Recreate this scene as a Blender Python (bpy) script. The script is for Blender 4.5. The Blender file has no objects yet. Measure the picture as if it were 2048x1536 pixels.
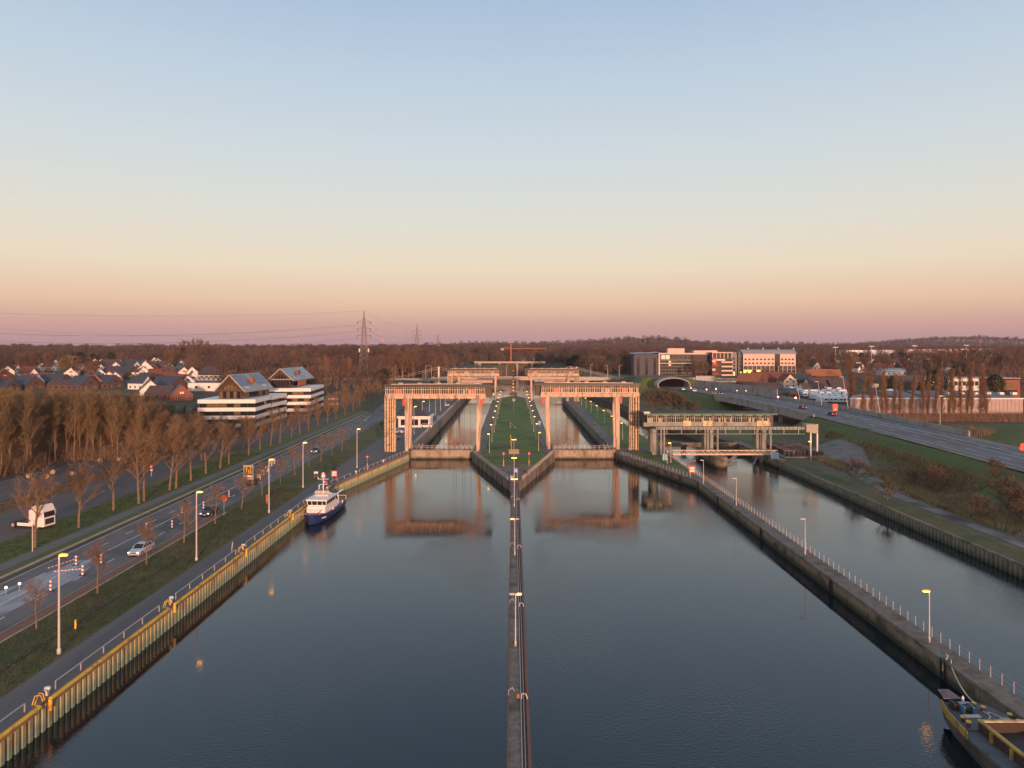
import bpy, bmesh, math, random
from math import radians as R, sin, cos, pi
from mathutils import Vector, Matrix
random.seed(7)
SC = bpy.context.scene
COL = SC.collection

# ------------------------------------------------------------------ camera
CAMZ = 32.0
cam_d = bpy.data.cameras.new("camera"); cam = bpy.data.objects.new("camera", cam_d); COL.objects.link(cam)
cam.location = (0, 0, CAMZ); cam.rotation_euler = (R(90), 0, 0)
cam_d.sensor_width = 36; cam_d.lens = 36 * 1420 / 2048
cam_d.shift_y = -73 / 2048; cam_d.shift_x = -2 / 2048
cam_d.clip_start = 0.5; cam_d.clip_end = 20000
SC.camera = cam

# ------------------------------------------------------------------ world
SUN_EL, SUN_AZ = R(4.5), R(14)          # sun low behind the camera, a little to the right
W = bpy.data.worlds.new("World"); SC.world = W; W.use_nodes = True
nt = W.node_tree; nt.nodes.clear()
N = nt.nodes.new; L = nt.links.new
wo = N('ShaderNodeOutputWorld'); add = N('ShaderNodeAddShader')
bg1 = N('ShaderNodeBackground'); bg2 = N('ShaderNodeBackground')
sky = N('ShaderNodeTexSky'); sky.sky_type = 'NISHITA'; sky.sun_disc = False
sky.sun_elevation = SUN_EL; sky.sun_rotation = pi - SUN_AZ
sky.air_density = 1.0; sky.dust_density = 1.5; sky.ozone_density = 2.0
bg1.inputs[1].default_value = 0.02
L(sky.outputs[0], bg1.inputs[0])
tc = N('ShaderNodeTexCoord'); sx = N('ShaderNodeSeparateXYZ'); L(tc.outputs['Generated'], sx.inputs[0])
ramp = N('ShaderNodeValToRGB'); L(sx.outputs[2], ramp.inputs[0])
def lin(c):
    return tuple(((v / 255) / 12.92 if v <= 10 else ((v / 255 + 0.055) / 1.055) ** 2.4) for v in c) + (1,)
STOPS = [(-1, (92, 82, 82)), (0.0, (184, 145, 152)), (0.6, (190, 149, 153)), (1.8, (206, 160, 150)), (3.6, (227, 190, 162)),
         (6.4, (230, 211, 186)), (10.0, (218, 214, 202)), (15.0, (202, 210, 213)), (21.0, (184, 200, 215)), (26.0, (166, 187, 210)),
         (40, (134, 162, 190)), (90, (112, 140, 166))]
cr = ramp.color_ramp; cr.interpolation = 'EASE' if False else 'LINEAR'
while len(cr.elements) < len(STOPS): cr.elements.new(0.5)
for e, (a, c) in zip(cr.elements, STOPS):
    e.position = 0.0 if a < 0 else 0.5 + 0.5 * sin(R(a)); e.color = lin(c)
mr = N('ShaderNodeMath'); mr.operation = 'MULTIPLY_ADD'; mr.inputs[1].default_value = .5; mr.inputs[2].default_value = .5
L(sx.outputs[2], mr.inputs[0]); L(mr.outputs[0], ramp.inputs[0])
L(ramp.outputs[0], bg2.inputs[0]); bg2.inputs[1].default_value = 0.95
# the sunset side of the sky, behind the viewer: brighter and orange, fading upwards
wm = N('ShaderNodeMath'); wm.operation = 'MULTIPLY'; wm.use_clamp = True; wm.inputs[1].default_value = -1.0; L(sx.outputs[1], wm.inputs[0])
we = N('ShaderNodeMapRange'); L(sx.outputs[2], we.inputs[0]); we.inputs[1].default_value = 0.0; we.inputs[2].default_value = .75; we.inputs[3].default_value = 1; we.inputs[4].default_value = 0
w3 = N('ShaderNodeMath'); w3.operation = 'MULTIPLY'; L(wm.outputs[0], w3.inputs[0]); L(we.outputs[0], w3.inputs[1])
wb_ = N('ShaderNodeBackground'); wb_.inputs[0].default_value = (1.0, .52, .28, 1); L(w3.outputs[0], wb_.inputs[1])
gain = N('ShaderNodeMath'); gain.operation = 'MULTIPLY'; gain.inputs[1].default_value = 1.1; L(w3.outputs[0], gain.inputs[0]); L(gain.outputs[0], wb_.inputs[1])
add2 = N('ShaderNodeAddShader'); L(bg2.outputs[0], add2.inputs[0]); L(wb_.outputs[0], add2.inputs[1])
L(bg1.outputs[0], add.inputs[0]); L(add2.outputs[0], add.inputs[1]); L(add.outputs[0], wo.inputs[0])

sd = bpy.data.lights.new("sun", 'SUN'); so = bpy.data.objects.new("sun", sd); COL.objects.link(so)
sd.energy = 4.3; sd.angle = R(2.0); sd.color = (1.0, 0.50, 0.30)
sdir = Vector((-sin(SUN_AZ) * cos(SUN_EL), cos(SUN_AZ) * cos(SUN_EL), -sin(SUN_EL)))
so.rotation_euler = sdir.to_track_quat('-Z', 'Y').to_euler(); so.location = (30, -100, 60)
SC.view_settings.view_transform = 'Standard'; SC.view_settings.look = 'None'
SC.view_settings.exposure = 0.12; SC.view_settings.gamma = 1; SC.view_settings.use_curve_mapping = False
SC.cycles.use_denoising = True
SC.cycles.max_bounces = 5; SC.cycles.diffuse_bounces = 2; SC.cycles.glossy_bounces = 3; SC.cycles.sample_clamp_indirect = 6
SC.cycles.volume_bounces = 0; SC.cycles.caustics_reflective = False; SC.cycles.caustics_refractive = False

# ------------------------------------------------------------------ helpers
def at(px, py, z=2.3):                  # the point of the plane at height z seen at this place of the photograph
    Y = (CAMZ - z) * 1420 / (py - 695); return ((px - 1026) * Y / 1420, Y, z)
def up(px, py, Y):                      # the point seen there at distance Y
    return ((px - 1026) * Y / 1420, Y, CAMZ - (py - 695) * Y / 1420)
def ss(a, b, v):
    t = min(1, max(0, (v - a) / (b - a))); return t * t * (3 - 2 * t)
def interp(pts, v):
    if v <= pts[0][0]: return pts[0][1]
    for (a, x), (b, y) in zip(pts, pts[1:]):
        if v <= b: return x + (y - x) * (v - a) / (b - a)
    return pts[-1][1]

MATS = {}
def mat(name, c, c2=None, scale=1.0, rough=0.8, bump=0.0, metal=0.0, c3=None, s3=0.1, emit=None, es=0, spec=0.5, bscale=None, detail=6, aniso=None, wet=None):
    """procedural material: base colour broken up by world-space noise, optional blotches of a third colour and bump"""
    if name in MATS: return MATS[name]
    m = bpy.data.materials.new(name); m.use_nodes = True; t = m.node_tree; b = t.nodes['Principled BSDF']
    MATS[name] = m
    b.inputs['Roughness'].default_value = rough; b.inputs['Metallic'].default_value = metal
    b.inputs['Specular IOR Level'].default_value = spec
    col = lambda v: tuple(v) + (1,)
    b.inputs['Base Color'].default_value = col(c)
    if emit:
        b.inputs['Emission Color'].default_value = col(emit); b.inputs['Emission Strength'].default_value = es
    if c2 or bump:
        geo = t.nodes.new('ShaderNodeNewGeometry'); src = geo.outputs['Position']
        if aniso:
            mp = t.nodes.new('ShaderNodeMapping'); mp.inputs['Scale'].default_value = aniso; t.links.new(src, mp.inputs[0]); src = mp.outputs[0]
    if c2:
        n = t.nodes.new('ShaderNodeTexNoise'); n.inputs['Scale'].default_value = scale; n.inputs['Detail'].default_value = detail
        n.inputs['Roughness'].default_value = 0.65; t.links.new(src, n.inputs['Vector'])
        rp = t.nodes.new('ShaderNodeValToRGB'); rp.color_ramp.elements[0].position = .32; rp.color_ramp.elements[1].position = .68
        rp.color_ramp.elements[0].color = col(c); rp.color_ramp.elements[1].color = col(c2)
        t.links.new(n.outputs['Fac'], rp.inputs[0]); out = rp.outputs[0]
        if c3:
            n3 = t.nodes.new('ShaderNodeTexNoise'); n3.inputs['Scale'].default_value = s3; n3.inputs['Detail'].default_value = 5; t.links.new(src, n3.inputs['Vector'])
            r3 = t.nodes.new('ShaderNodeValToRGB'); r3.color_ramp.elements[0].position = .5; r3.color_ramp.elements[1].position = .66
            t.links.new(n3.outputs['Fac'], r3.inputs[0])
            mx = t.nodes.new('ShaderNodeMix'); mx.data_type = 'RGBA'; t.links.new(r3.outputs[0], mx.inputs['Factor'])
            t.links.new(out, mx.inputs['A']); mx.inputs['B'].default_value = col(c3); out = mx.outputs['Result']
        if wet:                          # (z, colour): algae and tide stain up to that height
            sp = t.nodes.new('ShaderNodeSeparateXYZ'); t.links.new(geo.outputs['Position'], sp.inputs[0])
            ma = t.nodes.new('ShaderNodeMath'); ma.operation = 'MULTIPLY_ADD'; t.links.new(n.outputs['Fac'], ma.inputs[0]); ma.inputs[1].default_value = -1.1; t.links.new(sp.outputs[2], ma.inputs[2])
            mrg = t.nodes.new('ShaderNodeMapRange'); t.links.new(ma.outputs[0], mrg.inputs[0])
            mrg.inputs[1].default_value = wet[0] - .8; mrg.inputs[2].default_value = wet[0]; mrg.inputs[3].default_value = 1; mrg.inputs[4].default_value = 0
            mx = t.nodes.new('ShaderNodeMix'); mx.data_type = 'RGBA'; t.links.new(mrg.outputs[0], mx.inputs['Factor'])
            t.links.new(out, mx.inputs['A']); mx.inputs['B'].default_value = col(wet[1]); out = mx.outputs['Result']
        t.links.new(out, b.inputs['Base Color'])
    if bump:
        n2 = t.nodes.new('ShaderNodeTexNoise'); n2.inputs['Scale'].default_value = bscale or scale * 4; n2.inputs['Detail'].default_value = 4; t.links.new(src, n2.inputs['Vector'])
        bp = t.nodes.new('ShaderNodeBump'); bp.inputs['Strength'].default_value = bump; bp.inputs['Distance'].default_value = .1
        t.links.new(n2.outputs['Fac'], bp.inputs['Height']); t.links.new(bp.outputs[0], b.inputs['Normal'])
    return m

class MB:
    """collects simple shapes and links them as one mesh object"""
    def __init__(s): s.v = []; s.f = []; s.m = []; s.cur = 0; s.M = None
    def mi(s, i): s.cur = i; return s
    def xf(s, M): s.M = M; return s
    def add(s, vs, fs):
        k = len(s.v)
        if s.M is not None: vs = [tuple(s.M @ Vector(p)) for p in vs]
        s.v += [tuple(p) for p in vs]; s.f += [tuple(i + k for i in f) for f in fs]; s.m += [s.cur] * len(fs); return s
    def box(s, x0, x1, y0, y1, z0, z1):
        return s.add([(x0, y0, z0), (x1, y0, z0), (x1, y1, z0), (x0, y1, z0), (x0, y0, z1), (x1, y0, z1), (x1, y1, z1), (x0, y1, z1)],
                     [(3, 2, 1, 0), (4, 5, 6, 7), (0, 1, 5, 4), (1, 2, 6, 5), (2, 3, 7, 6), (3, 0, 4, 7)])
    def beam(s, a, b, w, h=None):       # square bar between two points
        a = Vector(a); b = Vector(b); d = b - a
        if d.length < 1e-6: return s
        h = h or w; d.normalize(); u = Vector((0, 0, 1)) if abs(d.z) < .95 else Vector((0, 1, 0))
        r = d.cross(u).normalized(); u = r.cross(d)
        q = []
        for p in (a, b):
            for i, j in ((-1, -1), (1, -1), (1, 1), (-1, 1)): q.append(p + r * (i * w / 2) + u * (j * h / 2))
        return s.add(q, [(0, 1, 2, 3), (7, 6, 5, 4), (0, 4, 5, 1), (1, 5, 6, 2), (2, 6, 7, 3), (3, 7, 4, 0)])
    def tube(s, a, b, r0, r1=None, n=8, cap=True):
        a = Vector(a); b = Vector(b); d = b - a
        if d.length < 1e-6: return s
        r1 = r0 if r1 is None else r1; d.normalize(); u = Vector((0, 0, 1)) if abs(d.z) < .95 else Vector((0, 1, 0))
        e = d.cross(u).normalized(); u = e.cross(d); q = []
        for p, r in ((a, r0), (b, r1)):
            for i in range(n): t = 2 * pi * i / n; q.append(p + e * (r * cos(t)) + u * (r * sin(t)))
        fs = [(i, (i + 1) % n, n + (i + 1) % n, n + i) for i in range(n)]
        if cap: fs += [tuple(range(n))[::-1], tuple(range(n, 2 * n))]
        return s.add(q, fs)
    def path(s, pts, r, n=6):
        for a, b in zip(pts, pts[1:]): s.tube(a, b, r, r, n)
        return s
    def prism(s, poly, z0, z1):         # polygon (counter-clockwise from above) pulled up
        n = len(poly)
        vs = [(p[0], p[1], z0) for p in poly] + [(p[0], p[1], z1) for p in poly]
        return s.add(vs, [tuple(range(n))[::-1], tuple(range(n, 2 * n))] + [(i, (i + 1) % n, n + (i + 1) % n, n + i) for i in range(n)])
    def loft(s, rings, cap=True):
        n = len(rings[0]); vs = [p for r in rings for p in r]; fs = []
        for k in range(len(rings) - 1):
            for i in range(n): fs.append((k * n + i, k * n + (i + 1) % n, (k + 1) * n + (i + 1) % n, (k + 1) * n + i))
        if cap: fs += [tuple(range(n))[::-1], tuple(range((len(rings) - 1) * n, len(rings) * n))]
        return s.add(vs, fs)
    def disc(s, c, r, axis, th, n=14):
        a = Vector(c); d = Vector(axis).normalized() * th / 2; return s.tube(a - d, a + d, r, r, n)
    def lathe(s, c, prof, n=10):        # profile of (radius, height)
        return s.loft([[(c[0] + r * cos(2 * pi * i / n), c[1] + r * sin(2 * pi * i / n), c[2] + z) for i in range(n)] for r, z in prof])
    def mesh(s, name, mats, smooth=False):
        me = bpy.data.meshes.new(name); me.from_pydata(s.v, [], s.f)
        mats = mats if isinstance(mats, (list, tuple)) else [mats]
        for m in mats: me.materials.append(m)
        if len(mats) > 1: me.polygons.foreach_set('material_index', s.m)
        if smooth: me.polygons.foreach_set('use_smooth', [True] * len(s.f))
        me.update(); return me
    def build(s, name, mats, parent=None, smooth=False, **kw):
        return put(name, s.mesh(name, mats, smooth), parent, **kw)

def put(name, me, parent=None, loc=(0, 0, 0), rz=0, label=None, cat=None, group=None, kind=None, scale=None):
    o = bpy.data.objects.new(name, me); COL.objects.link(o); o.location = loc
    if rz: o.rotation_euler = (0, 0, rz)
    if scale: o.scale = scale if isinstance(scale, (tuple, list)) else (scale,) * 3
    if parent: o.parent = parent
    if label: o['label'] = label
    if cat: o['category'] = cat
    if group: o['group'] = group
    if kind: o['kind'] = kind
    return o
def thing(name, label, cat, loc=(0, 0, 0), rz=0, group=None): return put(name, None, None, loc, rz, label, cat, group)
def dup(root, loc, rz=None, label=None, scale=None):
    def cp(o, par):
        c = o.copy(); COL.objects.link(c)
        if par: c.parent = par
        for ch in KIDS.get(o.name, []): cp(ch, c)
        return c
    if root.name not in KIDS:
        for o in [root] + list(root.children_recursive): KIDS[o.name] = list(o.children)
    r = cp(root, None); r.location = loc
    if rz is not None: r.rotation_euler = (0, 0, rz)
    if label: r['label'] = label
    if scale: r.scale = scale if isinstance(scale, (tuple, list)) else (scale,) * 3
    return r
KIDS = {}
ORD = ['first', 'second', 'third', 'fourth', 'fifth', 'sixth', 'seventh', 'eighth', 'ninth', 'tenth', 'eleventh', 'twelfth', 'thirteenth', 'fourteenth', 'fifteenth',
       'sixteenth', 'seventeenth', 'eighteenth', 'nineteenth', 'twentieth'] + ['twenty-' + x for x in ('first', 'second', 'third', 'fourth', 'fifth', 'sixth', 'seventh', 'eighth', 'ninth')] + ['thirtieth', 'thirty-first', 'thirty-second', 'thirty-third', 'thirty-fourth']
def structure(name, mb, m, **k): return mb.build(name, m, None, kind='structure', **k)

# ------------------------------------------------------------------ materials
M_ground = mat('field grass', (.055, .060, .024), (.10, .088, .045), .25, .95, .4, c3=(.075, .052, .030), s3=.03, bscale=3)
M_grass = mat('lawn grass', (.076, .100, .020), (.112, .132, .032), .6, .95, .4, c3=(.115, .105, .038), s3=.12, bscale=5)
M_grass2 = mat('bank grass', (.075, .078, .024), (.130, .112, .044), .5, .95, .5, c3=(.048, .076, .018), s3=.10, bscale=4)
M_island = mat('mown grass', (.082, .135, .020), (.115, .175, .032), .8, .95, .3, c3=(.070, .090, .026), s3=.15)
M_dry = mat('dry grass', (.12, .085, .035), (.19, .125, .055), .7, .95, .6, c3=(.05, .045, .02), s3=.15)
M_scrub = mat('scrub ground', (.095, .076, .046), (.17, .135, .080), .4, .95, .6, c3=(.090, .090, .035), s3=.08)
M_asph = mat('asphalt', (.140, .126, .118), (.180, .162, .150), .5, .85, .2, c3=(.095, .088, .085), s3=.12, bscale=12)
M_asph2 = mat('dark asphalt', (.085, .066, .058), (.135, .108, .092), .35, .85, .2, c3=(.10, .090, .085), s3=.06, aniso=(1, .35, 1), bscale=12)
M_tow = mat('quay asphalt', (.115, .105, .098), (.150, .138, .130), .4, .85, .2, c3=(.11, .10, .105), s3=.2, aniso=(1.5, .12, 1), bscale=10)
M_patch = mat('milled asphalt', (.26, .26, .27), (.46, .46, .47), .5, .85, .2, c3=(.15, .15, .15), s3=.5, aniso=(1, .3, 1))
M_brick = mat('brick strip', (.17, .085, .055), (.25, .12, .08), 1.2, .9, .3)
M_path = mat('path asphalt', (.13, .12, .12), (.165, .155, .15), .6, .85, .2)
M_kerb = mat('kerb concrete', (.30, .27, .22), (.42, .38, .30), 1.0, .8)
M_white = mat('road paint', (.62, .62, .62), (.78, .78, .76), 2, .7)
M_dirt = mat('gravel dirt', (.16, .13, .11), (.27, .23, .195), .35, .95, .4, c3=(.06, .05, .04), s3=.1)
M_conc = mat('pier concrete', (.145, .115, .080), (.31, .25, .175), .9, .9, .5, c3=(.070, .060, .036), s3=.45, bscale=3, wet=(.55, (.030, .032, .018)))
M_conc2 = mat('coping concrete', (.13, .105, .085), (.25, .205, .165), 1.3, .9, .4, c3=(.090, .080, .050), s3=.4)
M_lockwall = mat('chamber wall', (.16, .14, .11), (.25, .22, .17), .6, .9, .3, c3=(.09, .08, .06), s3=.25, aniso=(1, 1, .35), wet=(-1.0, (.025, .025, .015)))
M_pave = mat('paving', (.12, .11, .11), (.17, .155, .15), .8, .9, .2)
M_portal = mat('portal concrete', (.40, .29, .215), (.68, .52, .40), 1.5, .85, .2, c3=(.26, .185, .135), s3=.7, aniso=(1.4, 1.4, .22))
M_portal2 = mat('weathered steel', (.60, .43, .24), (.74, .56, .32), 1.5, .7, c3=(.30, .20, .10), s3=.8)
M_hall = mat('hall cladding', (.085, .060, .045), (.12, .085, .06), 1, .7)
M_roof = mat('bitumen roof', (.035, .033, .034), (.065, .06, .058), .6, .8, c3=(.10, .095, .085), s3=.4)
M_green = mat('oxidised green', (.06, .14, .10), (.12, .20, .14), 1.5, .7)
M_frame = mat('pale frame', (.68, .54, .40), (.76, .62, .47), 2, .6)
M_dframe = mat('dark frame', (.03, .03, .03), rough=.5)
M_glass = mat('window glass', (.022, .024, .028), rough=.04, spec=.5)
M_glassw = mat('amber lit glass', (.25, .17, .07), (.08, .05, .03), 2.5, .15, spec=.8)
M_red = mat('signal red', (.55, .035, .02), (.62, .06, .03), 2, .5)
M_yellow = mat('safety yellow', (.72, .40, .02), (.80, .48, .04), 2, .55, c3=(.35, .20, .05), s3=1.5)
M_blue = mat('light blue paint', (.20, .36, .50), (.25, .42, .56), 2, .6)
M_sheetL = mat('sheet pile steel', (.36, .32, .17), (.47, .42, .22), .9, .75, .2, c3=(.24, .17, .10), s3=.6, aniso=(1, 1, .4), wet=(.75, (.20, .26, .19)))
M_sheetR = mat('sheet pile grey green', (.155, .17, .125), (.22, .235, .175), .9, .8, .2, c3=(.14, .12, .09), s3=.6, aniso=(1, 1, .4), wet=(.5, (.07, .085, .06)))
M_capL = mat('cap beam rust', (.20, .135, .10), (.30, .21, .155), 1.5, .85, .3)
M_steel = mat('galvanised steel', (.36, .34, .33), (.44, .41, .39), 2, .5, metal=.3)
M_pole = mat('lamp pole pinkish', (.50, .44, .41), (.56, .50, .46), 2, .5)
M_dark = mat('dark metal', (.03, .03, .032), rough=.6)
M_lit = mat('lamp glow', (.9, .6, .15), emit=(1.0, .40, .06), es=11)
M_litw = mat('white glow', (.9, .9, .9), emit=(1.0, .9, .7), es=1.6)
M_litr = mat('red glow', (.8, .05, .03), emit=(1.0, .06, .04), es=4)
M_litg = mat('green glow', (.1, .8, .4), emit=(.2, 1.0, .6), es=4)
M_unlit = mat('lamp diffuser', (.7, .68, .62), rough=.3)
M_wh = mat('white render', (.72, .68, .64), (.80, .76, .72), .7, .8)
M_band = mat('white band', (.76, .72, .70), (.82, .78, .75), .5, .6)
M_timber = mat('dark timber', (.045, .028, .02), (.08, .05, .035), 1.5, .8)
M_brickw = mat('brick wall', (.20, .075, .045), (.28, .11, .065), 1.5, .9)
M_brickd = mat('dark brick wall', (.080, .050, .042), (.12, .074, .060), 1.5, .9)
M_rdark = mat('slate roof', (.032, .038, .052), (.055, .062, .080), 1.2, .55)
M_rtile = mat('red tile roof', (.13, .045, .030), (.20, .07, .045), 1.2, .8)
M_rbrown = mat('brown tile roof', (.060, .042, .040), (.10, .068, .060), 1.2, .8)
M_rorange = mat('orange tile roof', (.30, .10, .04), (.38, .14, .06), 1.2, .8)
M_metalroof = mat('grey metal roof', (.22, .23, .26), (.30, .31, .34), .8, .45)
M_bark = mat('bark', (.13, .092, .058), (.22, .155, .090), 1.5, .95)
M_twig = mat('twigs', (.165, .100, .060), (.23, .145, .084), .15, .95)
M_twig2 = mat('reddish twigs', (.140, .084, .058), (.20, .122, .082), .15, .95)
M_twig3 = mat('olive twigs', (.155, .108, .054), (.225, .155, .074), .15, .95)
M_twigp = mat('poplar twigs', (.18, .105, .062), (.25, .145, .080), .3, .95)
M_ftwig = mat('far reddish twigs', (.092, .058, .048), (.150, .098, .080), .012, .95)
M_ftwig2 = mat('far brown twigs', (.120, .080, .054), (.175, .122, .080), .015, .95)
M_ftwig3 = mat('far dark twigs', (.070, .048, .044), (.11, .074, .064), .012, .95)
M_btwig = mat('bush twigs', (.085, .062, .046), (.13, .098, .066), .3, .95)
M_btwig2 = mat('crimson bush twigs', (.085, .054, .046), (.12, .078, .062), .3, .95)
M_floor = mat('woodland floor', (.050, .034, .030), (.080, .055, .045), .02, .95)
M_pyl = mat('pylon steel', (.15, .12, .11), (.20, .165, .15), 2, .6)
M_ever = mat('evergreen needles', (.018, .030, .014), (.030, .045, .020), .5, .95)
M_willow = mat('yellow green foliage', (.16, .14, .035), (.22, .19, .05), .5, .95)
# ------------------------------------------------------------------ terrain
ZL, ZR, ZP = 2.3, 1.9, 2.0               # left quay, right bank and pier heights above the near water (z = 0)
ZF = -1.7                                # water level in the chambers and beyond
LE = [(152, -39.5), (200, -30.0), (425, -30.0), (600, -31), (820, -25), (900, 10)]
RE = [(205, 70.9), (289, 64), (340, 58), (700, 60), (820, 50), (900, 10)]
HX = [(60, 96), (139, 100.3), (186, 103.7), (269, 108), (320, 107), (348, 104.5), (400, 98), (440, 89)]
hx = lambda Y: interp(HX, Y)
def terr(X, Y):
    g = lambda cx, cy, sx_, sy, a: a * math.exp(-((X - cx) / sx_) ** 2 - ((Y - cy) / sy) ** 2)
    if X < 10:
        h = ZL + 7.5 * ss(300, 650, Y) * (1 - ss(-75, -45, X) * (1 - ss(560, 700, Y)))
    else:
        h = ZR + 6.2 * ss(400, 560, Y)
        n = hx(Y); e = ss(n - 13, n - 1.2, X) * (1 - ss(n + 19.0, n + 27, X)) * (1 - ss(448, 456, Y))
        gp = 1 - ss(250, 262, Y) * (1 - ss(346, 358, Y))
        h = max(h, ZR + (7.9 - ZR) * e * gp)
        h = max(h, ZR + 10.6 * ss(437, 447, Y) * ss(70, 84, X) * (1 - ss(112, 128, X)) * (1 - ss(500, 580, Y)))
        h += g(166, 226, 15, 22, 5.4)
        h += .25 * sin(X * .7) * sin(Y * .31) * ss(78, 84, X) * (1 - ss(88, 92, X)) * (Y < 230)
    h += 6.5 * ss(750, 1500, Y)
    h += g(500, 2700, 240, 450, 35) + g(1050, 2900, 500, 420, 20) + g(-120, 2500, 230, 350, 17) + g(180, 2700, 220, 350, 13)
    h += g(2430, 3800, 620, 380, 62) 
    return h
def ground(px, py):                      # where the ray through this place meets the terrain
    Y = 60.0
    while Y < 6000:
        X = (px - 1026) * Y / 1420; z = CAMZ - (py - 695) * Y / 1420
        if z <= terr(X, Y): return (X, Y, terr(X, Y))
        Y += 1 if Y < 900 else 4
    return (X, Y, z)

rows = [-300, -100, 0, 40] + list(range(46, 500, 6)) + list(range(500, 1000, 20)) + list(range(1000, 3400, 80)) + list(range(3400, 11000, 400))
lc = [-6000, -3000, -2000, -1400, -1000, -800, -650, -520, -420, -340, -280, -230, -190, -160, -140, -116, -107, -98, -91.5, -77.8, -70.4, -66.2, -53.2, -50, -46, -43.4]
rc = [75, 79.6, 82, 85, 88] + list(range(91, 182, 3)) + [190, 200, 220, 250, 300, 360, 440, 540, 660, 800, 1000, 1300, 1700, 2200, 3000, 4500, 8000]
mb = MB()
for side in (0, 1):
    grid = []
    for Y in rows:
        xs = lc + [interp(LE, Y)] if side == 0 else [interp(RE, Y)] + rc
        grid.append([(X, Y, terr(X if Y < 900 else X + (.01 if side else 0), Y)) for X in xs])
        b = grid[-1][-1] if side == 0 else grid[-1][0]
    nc = len(grid[0]); vs = [p for r in grid for p in r]
    for k in range(len(rows) - 1):
        for i in range(nc - 1):
            a = vs[k * nc + i]; c = vs[(k + 1) * nc + i + 1]; X, Y = (a[0] + c[0]) / 2, (a[1] + c[1]) / 2
            m = 0
            if side == 0:
                if -77.8 <= X <= -66 and Y < 330: m = 1
                if -53.2 < X < -43.4 and Y < 420: m = 2
                if -98 <= X < -77.8 and Y < 200: m = 3
                if -300 < X < -98 and 120 < Y < 300: m = 5
            elif Y < 470 and X > 0:
                if X < 75: m = 2
                elif X < hx(Y) - 8 and Y < 235: m = 4
                elif X < 135: m = 1
                elif Y < 260: m = 1
            if Y > 1500: m = 5
            mb.mi(m).add([vs[k * nc + i], vs[k * nc + i + 1], vs[(k + 1) * nc + i + 1], vs[(k + 1) * nc + i]], [(0, 1, 2, 3)])
    for k in range(len(rows) - 1):       # earth bank down into the water
        i = nc - 1 if side == 0 else 0
        a, b = vs[k * nc + i], vs[(k + 1) * nc + i]
        if a[1] >= 900: break
        q = [a, (a[0], a[1], -6), (b[0], b[1], -6), b]
        mb.mi(4).add(q if side == 0 else q[::-1], [(0, 1, 2, 3)])
structure('ground', mb, [M_ground, M_grass, M_grass2, M_dry, M_scrub, M_floor])

# ------------------------------------------------------------------ water
def water_mat(name, s, b, base, rough=.03, patch=None):
    m = bpy.data.materials.new(name); m.use_nodes = True; t = m.node_tree; p = t.nodes['Principled BSDF']
    p.inputs['Base Color'].default_value = base + (1,); p.inputs['Roughness'].default_value = rough; p.inputs['IOR'].default_value = 1.52
    geo = t.nodes.new('ShaderNodeNewGeometry')
    def noise(sc, scale, det):
        mp = t.nodes.new('ShaderNodeMapping'); mp.inputs['Scale'].default_value = sc; t.links.new(geo.outputs['Position'], mp.inputs[0])
        n = t.nodes.new('ShaderNodeTexNoise'); n.inputs['Scale'].default_value = scale; n.inputs['Detail'].default_value = det; t.links.new(mp.outputs[0], n.inputs[0]); return n
    n1 = noise((1, 1.2, 1), s, 3); n2 = noise((.8, .5, 1), .036, 4)
    r2 = t.nodes.new('ShaderNodeMapRange'); t.links.new(n2.outputs[0], r2.inputs[0])
    r2.inputs[1].default_value = .42; r2.inputs[2].default_value = .58; r2.inputs[3].default_value = .08; r2.inputs[4].default_value = 1.0
    mu = t.nodes.new('ShaderNodeMath'); mu.operation = 'MULTIPLY'; t.links.new(r2.outputs[0], mu.inputs[0]); mu.inputs[1].default_value = b
    bp = t.nodes.new('ShaderNodeBump'); bp.inputs['Distance'].default_value = .05
    t.links.new(mu.outputs[0], bp.inputs['Strength']); t.links.new(n1.outputs[0], bp.inputs['Height']); t.links.new(bp.outputs[0], p.inputs['Normal'])
    return m
M_water = water_mat('canal water', 3.0, .7, (.003, .012, .018))
M_water2 = water_mat('chamber water', 2.4, .45, (.008, .018, .024))
mb = MB().add([(-42, -300, 0), (73, -300, 0), (73, 204.2, 0), (-42, 204.2, 0)], [(0, 1, 2, 3)])
structure('water', mb, M_water)
mb = MB().add([(-36, 204.2, ZF), (76, 204.2, ZF), (76, 910, ZF), (-36, 910, ZF)], [(0, 1, 2, 3)])
structure('water', mb, M_water2)

# ------------------------------------------------------------------ roads and paths on the left bank
def strip(name, pts, m, dz=.012, zf=None, step=12):
    """a sheet between two edge lines given as (Y, x0, x1)"""
    mb = MB(); prev = None
    ys = []; 
    for (a, b) in zip(pts, pts[1:]):
        n = max(1, int((b[0] - a[0]) / step)); ys += [(a[0] + (b[0] - a[0]) * k / n, a[1] + (b[1] - a[1]) * k / n, a[2] + (b[2] - a[2]) * k / n) for k in range(n)]
    ys.append(pts[-1])
    zz = zf or (lambda X, Y: terr(X, Y))
    for Y, x0, x1 in ys:
        cur = ((x0, Y, zz(x0, Y) + dz), (x1, Y, zz(x1, Y) + dz))
        if prev: mb.add([prev[0], prev[1], cur[1], cur[0]], [(0, 1, 2, 3)])
        prev = cur
    return structure(name, mb, m)
strip('quay_road', [(-100, -43.4, -39.55), (152, -43.4, -39.55), (200, -43.2, -29.8), (300, -43.3, -29.8), (425, -43.8, -29.8)], M_tow, .015)
strip('brick_strip', [(-100, -53.1, -51.6), (128, -53.1, -51.6)], M_brick, .11)
strip('road', [(-100, -64.5, -53.2), (330, -64.5, -53.2), (380, -68, -56), (460, -84, -70)], M_asph, .02)
strip('milled_patch', [(62, -64, -57), (78, -63.8, -56.6), (92, -61.6, -56.2), (99, -60.5, -57.8)], M_patch, .026)
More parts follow.
